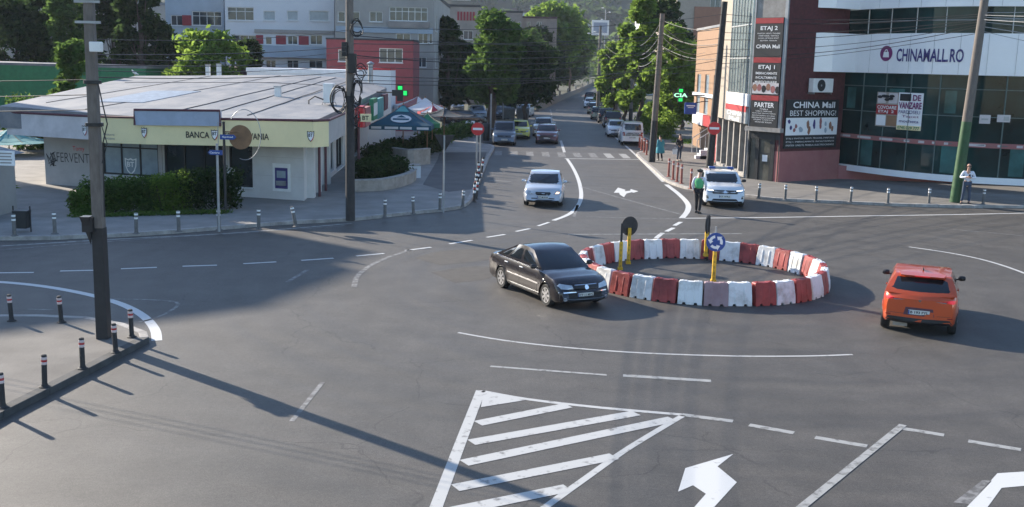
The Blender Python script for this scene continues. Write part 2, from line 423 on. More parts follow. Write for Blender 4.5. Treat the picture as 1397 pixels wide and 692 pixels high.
z7 = lambda X, Y: (700 + X / 3.954, 160 + Y / 3.954)
mpoly([z7(543, 408), z7(566, 380), z7(606, 392), z7(602, 400), z7(632, 397), z7(634, 388), z7(676, 400), z7(650, 408), z7(640, 405), z7(612, 412), z7(598, 432), z7(576, 418), z7(572, 408)], 'line_fresh')
mark([(1240, 337), (1300, 346), (1350, 357), (1400, 374), (1450, 398)], .13)
mark([(1300, 313), (1397, 322)], .1, 'line_faint')
mark([(625, 454), (690, 465), (780, 475), (880, 482), (1000, 486), (1100, 486), (1163, 484)], .085)
mark([(669, 500), (828, 512)], .10, 'line_worn'); mark([(850, 512.5), (970, 520)], .17, 'line_worn')
mark([(656, 533), (628, 605), (592, 700)], .18)
mark([(658, 534), (720, 545), (820, 556.5), (930, 566)], .12)
mark([(930, 566), (1000, 575)], .16, 'line_worn')
mark([(932, 567), (860, 610), (800, 652), (733, 700)], .12)
for a, b in [((652, 578), (775, 553.5)), ((643, 604), (868, 564)), ((633, 632), (918, 572)), ((621, 666), (838, 623)), ((606, 700), (775, 666))]: mark([a, b], .27, z=.006)
mpoly([(660, 535), (716, 546.5), (656, 556)], 'line', z=.006)
for a in [((1022, 580), (1083, 591)), ((1112, 597), (1183, 609)), ((1232, 585), (1288, 594)), ((1321, 602), (1393, 614))]: mark(a, .16, 'line_worn')
mark([(1232, 580), (1088, 697)], .13, 'line_worn', z=.008)
zz = lambda X, Y: (580 + X / 1.71, 480 + Y / 1.71)
mpoly([zz(719, 239), zz(607, 272), zz(590, 327), zz(625, 312), zz(655, 332), zz(600, 395), zz(645, 395), zz(727, 305), zz(682, 268)], 'line_fresh')
mpoly([zz(1460, 276), zz(1335, 284), zz(1230, 400), zz(1285, 400), zz(1345, 318), zz(1460, 308)], 'line_fresh')
mpoly([zz(1232, 352), zz(1300, 300), zz(1322, 302), zz(1270, 356)], 'line_faint')
mark([(0, 336), (150, 327), (320, 318), (480, 305)], .14, 'line_worn'); mark([(0, 341), (200, 326), (350, 317), (470, 308)], .10, 'line_faint')
mark([(483, 392), (490, 374), (518, 356), (560, 341)], .15, 'line_faint')
mark([(398, 575), (440, 522)], .09, 'line_faint')
mark([(150, 408), (240, 412), (222, 430), (190, 440)], .09, 'line_faint'); mark([(37, 422), (72, 423)], .1, 'line_faint')
mark([(392, 385), (420, 368)], .12, 'line_faint')
for i in range(9):
    x = -1.1 + i * 1.08
    mark([(x, 71.0), (x, 74.6)], .5, 'line_worn' if i > 6 else 'line_faint', px=False)  # stripe paint faded for wear and, more on the left, for the shade there
mark([(770, 216.5), (872, 218)], .25); mark([(668, 246), (697, 248)], .12, 'line_worn')
mark([(-5, 62), (-4.8, 75)], .12, 'line_worn', px=False)
mark([(2, 128), (10.5, 131)], .5, 'line_worn', px=False)
for k in range(10): mark([(3.6 + k * .12, 90 + k * 6), (3.66 + k * .13, 93 + k * 6)], .14, 'line_worn', px=False)
for (k, z), mb in MARK.items():
    o = mb.build('road_marking', M[k], fix=False)
    for p in o.data.polygons:
        if p.normal.z < 0: p.flip()
    tag(o, kind='structure')
# ------------------------------------------------------------------ plastic barrier ring
RC = Vector((5.5, 30.3, 0)); RAD = 3.43; NB = 34
def barrier_proto(m, name):
    r = thing(name, 'x', 'barrier', (0, 0, 0), 0, 'plastic barrier blocks of the roundabout ring')
    w, h = .314, .60
    out = [(-w, 0), (-w * .62, 0), (-w * .58, .055), (-w * .36, .055), (-w * .32, 0), (w * .32, 0), (w * .36, .055), (w * .58, .055), (w * .62, 0), (w, 0), (w * .99, .22), (w * .96, h - .025), (w * .87, h), (w * .3, h), (w * .26, h - .012), (-w * .26, h - .012), (-w * .3, h), (-w * .87, h), (-w * .96, h - .025), (-w * .99, .22)]
    mb = MB(); n = len(out)
    def th(z): return .20 - .02 * (z / .22) if z < .22 else .18 - .09 * (z - .22) / (h - .22)
    vs = [Vector((x, -th(z), z)) for x, z in out] + [Vector((x, th(z), z)) for x, z in out]
    mb.add(vs, [tuple(range(n)), tuple(reversed(range(n, 2 * n)))] + [(i, i + n, (i + 1) % n + n, (i + 1) % n) for i in range(n)])
    for s in (-1, 1):
        for x in (-.12, .12):
            y0 = -s * 0
            mb.add([(x - .035, s * (th(.1) + .001), .1), (x + .035, s * (th(.1) + .001), .1), (x + .03, s * (th(.5) + .001), .5), (x - .03, s * (th(.5) + .001), .5),
                    (x - .02, s * (th(.13) + .007), .13), (x + .02, s * (th(.13) + .007), .13), (x + .018, s * (th(.47) + .007), .47), (x - .018, s * (th(.47) + .007), .47)],
                   [(4, 5, 6, 7), (0, 1, 5, 4), (1, 2, 6, 5), (2, 3, 7, 6), (3, 0, 4, 7)])
    mb.build('shell', m, r, smooth=35, bev=.014)
    f = MB()
    for x in (-.145, .145): f = MB(); f.box((x, 0, .027), (.055, .30, .05)); f.build('foot', M['black'], r)  # black boxes fill the bottom notches, colouring in the shade inside them
    c = MB()
    for x in (-.2, .2): c = MB(); c.lathe([(.03, h - .01), (.03, h + .014), (.02, h + .02)], (x, 0, 0), 10); c.build('filler_cap', m, r, smooth=40)
    return r
bw = barrier_proto(M['barrier_white'], 'barrier_block'); br = barrier_proto(M['barrier_red'], 'barrier_block'); bp = barrier_proto(M['barrier_pink'], 'barrier_block')
a0 = math.atan2(26.9 - RC.y, 5.28 - RC.x)
used = set()
for i in range(NB):
    a = a0 + 2 * math.pi * i / NB + (rnd.uniform(-.010, .010) if i else 0)
    src = bp if i == 0 else (br if i % 2 == 0 else bw)
    o = src if id(src) not in used else copy_tree(src); used.add(id(src))
    o.location = (RC.x + math.cos(a) * (RAD + rnd.uniform(-.03, .03)), RC.y + math.sin(a) * (RAD + rnd.uniform(-.03, .03)), 0)
    o.rotation_euler = (rnd.uniform(-.03, .03), 0, a + math.pi / 2 + rnd.uniform(-.05, .05))
    c = 'red' if i % 2 == 0 else 'white'
    if i == 0: o['label'] = 'faded pinkish barrier block at the near front of the ring'
    elif i <= NB // 2:
        o['label'] = '%s barrier block, %s to the right of the faded pinkish block round the ring' % (c, ordn(i - 1))
    else:
        o['label'] = '%s barrier block, %s to the left of the faded pinkish block round the ring' % (c, ordn(NB - i - 1))
# ------------------------------------------------------------------ roundabout signs on yellow posts
def disc(mb, c, r, t, yaw, mi_f=0, mi_b=1, n=40, bx=0):
    """upright disc, front towards direction yaw"""
    f = Vector((math.cos(yaw), math.sin(yaw), 0)); x = Vector((-f.y, f.x, 0)); z = Vector((0, 0, 1)); c = Vector(c)
    ring = [x * (r * math.cos(2 * math.pi * k / n)) + z * (r * math.sin(2 * math.pi * k / n)) for k in range(n)]
    mb.add([c + f * t / 2 + p for p in ring], [tuple(range(n))], mi_f)
    mb.add([c - f * t / 2 + p for p in ring], [tuple(reversed(range(n)))], mi_b)
    mb.add([c + f * t / 2 + p for p in ring] + [c - f * t / 2 + p for p in ring], [(k, (k + 1) % n, (k + 1) % n + n, k + n) for k in range(n)], mi_b)
def arrows_ring(c, r, yaw, off):
    f = Vector((math.cos(yaw), math.sin(yaw), 0)); x = Vector((-f.y, f.x, 0)); z = Vector((0, 0, 1)); c = Vector(c) + f * off
    mb = MB()
    P = lambda rr, a: c + x * (rr * math.cos(a)) + z * (rr * math.sin(a))
    for k in range(3):
        s = math.radians(100 + 120 * k); n = 8; span = math.radians(62)
        # arrows run anticlockwise as seen from the front (x points to the viewer's right)
        inn = [P(r * .44, s + span * j / n) for j in range(n + 1)]; out = [P(r * .72, s + span * j / n) for j in range(n + 1)]
        for j in range(n): mb.quad(inn[j], out[j], out[j + 1], inn[j + 1])
        e = s + span
        mb.add([P(r * .28, e), P(r * .90, e), P(r * .60, e + math.radians(38))], [(0, 1, 2)])
    return mb
def yellow_post(mb, x, y, z0, z1):
    mb.box((x, y, (z0 + z1) / 2), (.10, .10, z1 - z0))
    for z in np.arange(z0 + .12, z1 - .05, .16):
        mb.box((x, y - .052, z), (.045, .006, .07), mi=1); mb.box((x, y + .052, z), (.045, .006, .07), mi=1)
    mb.box((x, y, z0 + .04), (.15, .15, .08))
b1 = G(973, 385); t = thing('roundabout_sign', 'round blue roundabout sign with white arrows on a yellow post inside the barrier ring', 'sign', (b1.x, b1.y, 0))
q = MB(); yellow_post(q, 0, 0, 0, .92); q.build('post', [M['yellow_post'], M['gold']], t, bev=.006)
q = MB(); q.tube([(0, 0, .9), (0, .02, 1.25), (0, .03, 1.6)], .03, 10); q.build('pole', M['galv'], t, smooth=40)
zc = V(975, 330, b1.y).z
yw = math.atan2(-b1.y, -b1.x)
q = MB(); disc(q, (0, -.05, zc), .27, .02, yw); q.build('disc', [M['blue_sign'], M['galv']], t)
arrows_ring((0, -.05, zc), .27, yw, .014).build('arrow_symbol', M['white_sign'], t)
b2 = G(857, 360); t = thing('roundabout_sign', 'round sign showing its dark back on a yellow post, left in the ring', 'sign', (b2.x, b2.y, 0))
zc = V(858, 309, b2.y).z
q = MB(); yellow_post(q, 0, 0, 0, zc - .05); q.build('post', [M['yellow_post'], M['gold']], t, bev=.006)
yb = math.radians(118)
q = MB(); disc(q, (0, .07, zc), .30, .02, yb, 1, 0); q.build('disc', [M['pole_dark'], M['blue_sign']], t)
arrows_ring((0, .07, zc), .30, yb, .014).build('arrow_symbol', M['white_sign'], t)
b3 = G(846, 368); t = thing('marker_post', 'yellow marker post carrying a thin dark pole beside the sign with the dark back', 'post', (b3.x, b3.y, 0))
q = MB(); yellow_post(q, 0, 0, 0, .85); q.build('post', [M['yellow_post'], M['gold']], t, bev=.006)
q = MB(); q.tube([(0, .02, .8), (0.01, .03, V(847, 305, b3.y).z)], .035, 10); q.build('pole', M['pole_dark'], t, smooth=40)
b4 = G(963, 356); t = thing('roundabout_sign', 'round sign seen almost edge on above the far yellow post of the ring', 'sign', (b4.x, b4.y, 0))
zc = V(965, 306, b4.y).z
q = MB(); yellow_post(q, -.02, 0, .15, zc - .25); q.build('post', [M['yellow_post'], M['gold']], t, bev=.006)
q = MB(); q.tube([(.05, .05, 0), (.05, .05, zc + .25)], .035, 10); q.build('pole', M['pole_dark'], t, smooth=40)
ye = math.atan2(-b4.y, -b4.x) + math.radians(79) + math.pi
q = MB(); disc(q, (.0, .0, zc), .30, .05, ye, 0, 1); q.build('disc', [M['galv'], M['pole_dark']], t)
# ------------------------------------------------------------------ bollards
def bollard(cm, band, h, r, bands, label_='x', grp='g', zb=.0):
    t = thing('bollard', label_, 'bollard', (0, 0, 0), 0, grp)
    q = MB(); q.lathe([(r, 0.01), (r, h - .02), (r * .85, h), (0.01, h + .008)], n=14); q.build('post', cm, t, smooth=40)
    for z0, z1, m in bands:
        q = MB(); q.lathe([(r + .001, z0), (r + .004, z0 + .004), (r + .004, z1 - .004), (r + .001, z1)], n=14); q.build('reflective_band', m, t, smooth=40)
    q = MB(); q.lathe([(r * 2.1, 0), (r * 2.1, .012), (r * 1.3, .03), (r * 1.1, .06)], n=14); q.build('base_plate', cm, t, smooth=40)
    return t
def place_all(proto, spots, grp):
    for i, (p, lab, tilt) in enumerate(spots):
        o = proto if i == 0 else copy_tree(proto)
        o.location = p; o.rotation_euler = (tilt[0], tilt[1], rnd.uniform(0, 6)); o['label'] = lab; o['group'] = grp
wp, rp_ = M['white_paint'], M['red_paint']
mk('band_pale', (.62, .50, .48), .5, var=.1)
near = bollard(M['pole_dark'], None, .60, .048, [(.42, .47, M['band_pale']), (.47, .51, rp_), (.51, .56, M['band_pale'])])
sp = []
T0 = (0, 0)
for (u, v), lab in [((4, 556), 'black bollard nearest the camera, at the left edge of the photo on the near corner'), ((61, 528), 'black bollard second from the near end of the kerb row on the near corner'), ((113, 503), 'black bollard in the middle of the kerb row on the near corner'), ((158, 481), 'black bollard right beside the foot of the tall left concrete pole'), ((180, 460), 'black bollard at the tip of the near corner, right of the tall concrete pole'), ((84, 440), 'black bollard on the shaded edge just left of the tall concrete pole'), ((16, 438), 'black bollard on the shaded edge of the near corner, farthest left')]:
    sp.append((G(u, v, PAV), lab, (rnd.uniform(-.04, .04), rnd.uniform(-.04, .04))))
place_all(near, sp, 'black bollards of the near left corner')
far = bollard(M['bollard_grey'], None, .72, .06, [(.50, .56, wp), (.63, .69, wp)])
sp = []; names = ['beside the black litter bin', 'just right of the black litter bin', 'in front of the left part of the hedge', 'in front of the right part of the hedge', 'at the foot of the signpost with blue arrows', 'upright, before the cash machine wall', 'leaning, under the cash machine', 'just right of the dark utility pole', 'second to the right of the dark utility pole', 'left of the turned give way sign', 'last before the street corner']
for (u, v), nm in zip([(20, 322), (75, 319), (186, 319), (244, 316), (299, 314), (353, 313), (404, 309), (525, 297), (564, 292), (600, 287), (631, 283)], names):
    tl = (0, -.22) if nm.startswith('leaning') else ((0, .06) if 'last' in nm else (rnd.uniform(-.03, .03), rnd.uniform(-.03, .03)))
    p = G(u, v, PAV)
    sp.append((p, 'grey bollard on the far left kerb, ' + nm, tl))
place_all(far, sp, 'grey bollards along the far left kerb')
for o in [x for x in COL.objects if x.get('group') == 'grey bollards along the far left kerb']:
    if 'leaning' in o['label']: o.rotation_euler = (0, -.2, 0)
rt = copy_tree(far); sp = []
for (u, v), nm in zip([(1035, 271), (1071, 273), (1113, 275), (1160, 276), (1211, 278), (1267, 278), (1341, 279)], ['right beside the white police car', 'second to the right of the police car', 'below the board on the pink wall', 'third of the row under the curved glass front', 'below the white poster in the window', 'left of the green pole', 'right of the man with the phone']):
    sp.append((G(u, v, PAV), 'grey bollard on the right pavement, ' + nm, (rnd.uniform(-.03, .03), rnd.uniform(-.03, .03))))
place_all(rt, sp, 'grey bollards on the right pavement')
mk('bollard_red', (.30, .075, .05), .6, var=.3, scale=6)
redb = bollard(M['bollard_red'], None, 1.0, .06, [(.78, .86, M['band_pale'])]); sp = []
for (u, v), nm in zip([(912, 241), (918, 245), (923.5, 248), (929.5, 250.5), (942, 258)], ['farthest of the five at the pavement corner', 'second of the five at the pavement corner', 'middle one of the five at the pavement corner', 'fourth of the five at the pavement corner', 'standing apart, nearest to the policeman']):
    sp.append((G(u, v, PAV), 'rusty red bollard, ' + nm, (rnd.uniform(-.03, .03), rnd.uniform(-.03, .03))))
place_all(redb, sp, 'red bollards at the right pavement corner')
redc = copy_tree(redb); sp = []
for i, (u, v) in enumerate([(872, 202), (875, 205), (878.5, 208), (882, 211.5)]):
    sp.append((G(u, v, PAV), 'red bollard behind the white van, %s of four counted from the van' % ordn(i), (0, 0)))
place_all(redc, sp, 'red bollards behind the white van')
stc = bollard(M['pole_dark'], None, .85, .055, [(.40, .50, wp), (.56, .62, rp_), (.66, .76, wp)]); sp = []
for i, (u, v) in enumerate([(647, 276), (649.5, 272), (648, 266), (650, 259), (652, 252), (655, 243), (657, 236)]):
    sp.append((G(u, v, PAV), 'bollard with red and white bands along the left street kerb, %s from the corner' % ordn(i), (rnd.uniform(-.1, .1), rnd.uniform(-.1, .1))))
place_all(stc, sp, 'banded bollards along the left street kerb')
# ------------------------------------------------------------------ signs on posts
def post_sign(name, label, base, ztop, r=.035, pm='galv', cat='sign'):
    t = thing(name, label, cat, base)
    q = MB(); q.tube([(0, 0, 0), (0, 0, ztop - base[2])], r, 10); q.build('pole', M[pm], t, smooth=40); return t
def no_entry(t, c, r, yaw, par='disc'):
    q = MB(); disc(q, c, r, .025, yaw); d = q.build('disc', [M['red_sign'], M['galv']], t)
    f = Vector((math.cos(yaw), math.sin(yaw), 0)); x = Vector((-f.y, f.x, 0)); q = MB()
    c = Vector(c) + f * .018; a = x * r * .74; z = Vector((0, 0, r * .17)); q.quad(c - a - z, c + a - z, c + a + z, c - a + z); q.build('bar', M['white_sign'], t)
b = G(650, 232, PAV); zt = V(652, 172, b.y).z
t = post_sign('no_entry_sign', 'round red no entry sign on a pale post at the left street corner', b, zt, .045, 'steel')
no_entry(t, (0.03, -.06, V(652, 176, b.y).z - b.z), .36, math.radians(-92))
q = MB(); q.tube([(.18, .25, 0), (.18, .25, zt - b.z + .1)], .035, 8); q.build('brace', M['steel'], t, smooth=40)
b = G(605, 290, PAV); zt = V(608, 185, b.y).z
t = post_sign('give_way_sign', 'turned give way sign showing its dark triangular back on a thin post', b, zt, .035, 'galv')
q = MB(); zc = V(607, 193, b.y).z - b.z; s = .40
tri = [(-s, .06, zc + .25), (s, .06, zc + .25), (0, .06, zc - .45)]
q.add(tri + [(x, y + .02, z) for x, y, z in tri], [(0, 1, 2), (5, 4, 3), (0, 3, 4, 1), (1, 4, 5, 2), (2, 5, 3, 0)]); q.build('triangle', M['pole_dark'], t)
def arrow_plate(t, c, w, h, right, txt):
    s = 1 if right else -1; c = Vector(c); q = MB()
    P = [(-w / 2 * s, -h / 2), (w / 2 * s - s * h / 2, -h / 2), (w / 2 * s, 0), (w / 2 * s - s * h / 2, h / 2), (-w / 2 * s, h / 2)]
    n = 5; q.add([c + Vector((x, -.01, z)) for x, z in P] + [c + Vector((x, .01, z)) for x, z in P], [tuple(range(n)), tuple(range(n, 2 * n))] + [(i, (i + 1) % n, (i + 1) % n + n, i + n) for i in range(n)])
    d = q.build('arrow_plate', M['blue_sign'], t)
    q = MB(); put_text(q, txt, c + Vector((-w * .36, -.016, -h * .2)), (1, 0, 0), w * .66, h * .4); q.build('lettering', M['white_sign'], d)
b = G(299, 316, PAV); t = post_sign('direction_sign', 'thin grey post with a small blue arrow sign pointing left before the hedge', b, V(294, 196, b.y).z, .045, 'galv')
arrow_plate(t, (-.05, -.07, V(292, 208, b.y).z - b.z), .50, .16, False, 'Centru')
b = G(308, 291, PAV); t = post_sign('direction_sign', 'brown post with a blue arrow sign pointing right and a round disc turned away', b, V(305, 166, b.y).z, .05, 'pole_dark')
zc = V(311, 187, b.y).z - b.z
arrow_plate(t, (.18, -.08, zc), .62, .19, True, 'Spital')
q = MB(); disc(q, (.62, .02, zc), .46, .03, math.radians(80), 1, 0); q.tube([(0, 0, zc + .2), (.6, .03, zc + .2)], .02, 8, 0); q.build('disc', [M['wood'], M['white_sign']], t)
q = MB(); q.tube([(0, 0, zc + .55), (-.22, 0, zc + .55), (-.22, 0, zc - .3)], .016, 6); q.build('bracket', M['galv'], t)
q = MB(); cx, cz = .78, zc + .10
q.tube([(cx + 0.62 * math.cos(a), .0, cz + .95 * math.sin(a)) for a in np.linspace(-1.9, 2.5, 26)], .014, 6); q.build('hoop', M['galv'], t)
# ------------------------------------------------------------------ litter bins
b = G(31, 316, PAV); t = thing('litter_bin', 'black litter bin hung in a frame at the left end of the far kerb', 'bin', b)
q = MB(); q.add([(-.2, -.15, .12), (.2, -.15, .12), (.2, .15, .12), (-.2, .15, .12), (-.24, -.2, .72), (.24, -.2, .72), (.24, .2, .72), (-.24, .2, .72)], [(3, 2, 1, 0), (0, 1, 5, 4), (1, 2, 6, 5), (2, 3, 7, 6), (3, 0, 4, 7), (4, 5, 6, 7)]); q.build('basket', M['bin_dark'], t, bev=.015)
for s in (-1, 1):
    q = MB(); q.tube([(s * .28, 0, 0), (s * .28, 0, .86)], .025, 8); q.build('frame', M['black'], t)
b = G(663, 192, PAV); t = thing('litter_bin', 'dark upright litter bin at the kerb in front of the parked grey van', 'bin', b)
q = MB(); q.lathe([(.26, 0), (.28, .1), (.28, 1.25), (.2, 1.35)], n=14); q.build('body', M['bin_dark'], t, smooth=40)
q = MB(); q.lathe([(.29, 1.0), (.29, 1.08)], n=14); q.build('rim', M['black'], t)
b = G(641, 184, PAV); t = thing('pavement_board', 'small white folding advertising board on the left pavement', 'sign', b)
q = MB(); q.add([(-.4, -.3, 0), (.4, -.3, 0), (.4, 0, 1.15), (-.4, 0, 1.15), (-.4, .3, 0), (.4, .3, 0), (.4, .03, 1.15), (-.4, .03, 1.15)], [(0, 1, 2, 3), (5, 4, 7, 6), (3, 2, 6, 7)]); q.build('panel', M['white_paint'], t)
q = MB(); q.add([(-.28, -.262, .2), (.28, -.262, .2), (.28, -.10, .85), (-.28, -.10, .85)], [(0, 1, 2, 3)]); q.build('poster', M['fascia_blue'], t)
# ------------------------------------------------------------------ cars
def interp(pts, s):
    xs = [p[0] for p in pts]
    if s <= xs[0]: return pts[0][1]
    for i in range(len(pts) - 1):
        if s <= pts[i + 1][0]:
            t = (s - pts[i][0]) / (pts[i + 1][0] - pts[i][0]); p0 = pts[max(i - 1, 0)][1]; p1 = pts[i][1]; p2 = pts[i + 1][1]; p3 = pts[min(i + 2, len(pts) - 1)][1]
            # monotone-ish cubic
            d1 = (p2 - p0) / 2 * .6; d2 = (p3 - p1) / 2 * .6
            return p1 + (p2 - p1) * (3 * t * t - 2 * t ** 3) * .5 + (p2 - p1) * t * .5
    return pts[-1][1]
def car_paint(name, col, metal=.0, rough=.22, coat=1.0): 
    return mat(name, col, rough, metal, var=.04, scale=1.5, coat=coat)
def car(label, S, loc, rz, paint, cat='car', group=None, detail=2, name='parked_car'):
    L, W, Hh = S['L'], S['W'], S['H']; hw = W / 2; rw = S['rw']; s1c = S['fo']; s2c = S['fo'] + S['wb']; ra = rw * 1.13
    t = thing(name, label, cat, loc, rz, group)
    st = set([0, .02, .05, .1, .16, .24, .34, L, L - .02, L - .05, L - .1, L - .16, L - .24, L - .34])
    x = .34
    while x < L - .34: st.add(round(x, 3)); x += .14 if detail > 1 else .25
    for c in (s1c, s2c):
        for k in range(15): st.add(round(c - ra * math.cos(math.pi * k / 14), 4))
    st = sorted(st)
    wf = [(0, .84), (.06, .90), (.2, .955), (.45, .985), (1.0, 1.0), (L - 1.0, 1.0), (L - .4, .98), (L - .15, .945), (L - .04, .90), (L, .85)]
    zlf = [(0, .30), (.06, .22), (.3, .19), (L - .4, .21), (L - .06, .27), (L, .34)]
    rings = []; n = 11
    for s in st:
        w = hw * interp(wf, s); zb = interp(S['belt'], s); zl = interp(zlf, s)
        hgt = zb - zl; tk = S.get('tumble', .90)
        fr = max(0, 1 - s / .5, 1 - (L - s) / .5)
        pts = [(0, zl), (.62 * w, zl), (.93 * w, zl + .01), (.985 * w, zl + .1 * hgt), (w, zl + .30 * hgt), (1.0 * w, zl + .52 * hgt), (.992 * w, zl + .68 * hgt), (.968 * w, zl + .86 * hgt), (.93 * w, zl + .955 * hgt), (tk * w * .92, zb), (.5 * w, zb + .022 * (1 - fr)), (0, zb + .03 * (1 - fr))]
        P = []
        for i, (y, z) in enumerate(pts):
            if i >= 2 and i < 9:
                for c in (s1c, s2c):
                    if abs(s - c) <= ra + 1e-4:
                        za = rw + math.sqrt(max(0, ra * ra - (s - c) ** 2)); z = max(z, za + .0015 * i) if za > zl + .02 else z
                        if i in (3, 4): y = min(y * 1.012, hw * 1.015)
            xo = L / 2 - s
            fb = S.get('bowf', .16) * max(0, 1 - s / .9) * (abs(y) / hw) ** 2.2; rb = S.get('bowr', .12) * max(0, 1 - (L - s) / .9) * (abs(y) / hw) ** 2.2
            # nose leans back towards the bonnet
            rel = (z - zl) / max(hgt, .01); lean = S.get('lean', .10) * max(0, 1 - s / .3) * max(0, rel - .45) ** 1.5 * 2; lr = S.get('leanr', .06) * max(0, 1 - (L - s) / .3) * max(0, rel - .55) ** 1.5 * 2
            P.append(Vector((xo - fb - lean + rb + lr, y, z)))
        rings.append(P)
    vs = []; fs = []; mi = []
    m = len(rings[0]); full = []
    for P in rings:
        full.append(P + [Vector((p.x, -p.y, p.z)) for p in P[-2:0:-1]])
    k = len(full[0])
    for P in full: vs += P
    for i in range(len(full) - 1):
        for j in range(k):
            j2 = (j + 1) % k; fs.append((i * k + j, i * k + j2, (i + 1) * k + j2, (i + 1) * k + j)); mi.append(1 if j in (0, 1, k - 2, k - 1) else 0)
    fs.append(tuple(range(k))); mi.append(0); fs.append(tuple(reversed(range((len(full) - 1) * k, len(full) * k)))); mi.append(0)
    mb = MB(); mb.v = vs; mb.f = [list(f) for f in fs]; mb.m = mi
    body = mb.build('body', [paint, M['black']], t, smooth=38)
    bvh = BVHTree.FromPolygons([tuple(v) for v in vs], fs)
    # --- greenhouse
    g0, g1, g2, g3 = S['gh']; wl = hw * S.get('gw0', .86); wu = hw * S.get('gw1', .67); zr = Hh - .035
    bf0, bf1, bb0, bb1 = .16, .10, .10, .07
    def gp(face, u, tt):
        """front/rear: u across from -y to +y; left/right: u from front to back"""
        w = wl + (wu - wl) * tt + .035 * 4 * tt * (1 - tt) * .6
        def fs_(y): return (g0 + (g1 - g0) * tt) + (bf0 + (bf1 - bf0) * tt) * (y / w) ** 2 - .05 * 4 * tt * (1 - tt) * .5
        def bs_(y): return (g3 + (g2 - g3) * tt) - (bb0 + (bb1 - bb0) * tt) * (y / w) ** 2 + S.get('rbulge', .05) * 4 * tt * (1 - tt) * .5
        if face == 'front': y = w * (2 * u - 1); s = fs_(y)
        elif face == 'rear': y = w * (2 * u - 1); s = bs_(y)
        else: y = w * (1 if face == 'left' else -1); s = fs_(w) + (bs_(w) - fs_(w)) * u; y *= 1 - .03 * tt * (2 * u - 1) ** 2 * 2
        z0 = interp(S['belt'], s) - .03 if tt < .999 else 0
        zt = zr - S.get('droop', .05) * max(0, (s - (g1 + .5)) / max(.1, g2 - g1)) ** 2 - .02 * max(0, (g1 + .35 - s)) ** 1
        zt -= S.get('arch', .03) * min(1.0, abs(s - (g1 + g2) / 2) / ((g2 - g1) / 2)) ** 2
        zb = interp(S['belt'], min(max(s, g0 + .05), g3 - .05)) - .02
        return Vector((L / 2 - s, y, zb + (zt - zb) * tt))
    nt = 6; NU = 10; loop = []
    ts = [i / nt for i in range(nt + 1)]
    vs = []; fs = []
    for tt in ts:
        row = [gp('front', 1 - i / NU, tt) for i in range(NU)] + [gp('right', i / NU, tt) for i in range(NU)] + [gp('rear', i / NU, tt) for i in range(NU)] + [gp('left', 1 - i / NU, tt) for i in range(NU)]
        loop.append(row)
    k = len(loop[0]); c = sum(loop[-1], Vector()) / k; zmx = max(p.z for p in loop[-1])
    for sc, dz in ((.93, .016 + S.get('arch', .03) * .2), (.75, .025 + S.get('arch', .03) * .5), (.45, .030 + S.get('arch', .03) * .85), (.15, .032 + S.get('arch', .03))):
        loop.append([Vector((c.x + (p.x - c.x) * sc, p.y * sc, p.z * sc ** 2 + zmx * (1 - sc ** 2) + .030 * (1 - sc ** 2))) for p in loop[nt]])
    for row in loop: vs += row
    for i in range(len(loop) - 1):
        for j in range(k): fs.append((i * k + j, i * k + (j + 1) % k, (i + 1) * k + (j + 1) % k, (i + 1) * k + j))
    fs.append(tuple(range((len(loop) - 1) * k, len(loop) * k)))
    mb = MB(); mb.v = vs; mb.f = [list(f) for f in fs]; mb.m = [0] * len(fs)
    mb.build('roof', S.get('roofm', paint), t, smooth=40)
    def patch(name, face, u0, u1, t0, t1, nm, m=M['car_glass'], off=.007, shift=None):
        q = MB(); nu, nv = 8, 5; grid = []
        for i in range(nu + 1):
            for j in range(nv + 1):
                a, b = i / nu, j / nv; tt = t0 + (t1 - t0) * b; uu = u0 + (u1 - u0) * a
                if shift: uu += shift(a, b)
                e = 1e-3; p = gp(face, uu, tt); du = gp(face, uu + e, tt) - p; dt = gp(face, uu, tt + e) - p
                nrm = du.cross(dt).normalized(); ref = Vector((p.x - c.x if face in ('front', 'rear') else 0, p.y if face in ('left', 'right') else 0, .1))
                if nrm.dot(ref) < 0: nrm = -nrm
                # rounded window corners
                edge = (abs(2 * a - 1) ** 6 + abs(2 * b - 1) ** 6)
                grid.append(p + nrm * (off if 0 < i < nu and 0 < j < nv else -.004))
        fs_ = [(i * (nv + 1) + j, (i + 1) * (nv + 1) + j, (i + 1) * (nv + 1) + j + 1, i * (nv + 1) + j + 1) for i in range(nu) for j in range(nv)]
        q.add(grid, fs_); return q.build(name, m, t, smooth=60)
    patch('windshield', 'front', .035, .965, .03, .95, 'w')
    patch('rear_window', 'rear', .05, .95, S.get('rw0', .12), .92, 'w')
    for fc in ('left', 'right'):
        for (u0, u1) in S['win']:
            patch('side_window', fc, u0, u1, .10, .86, 'w')
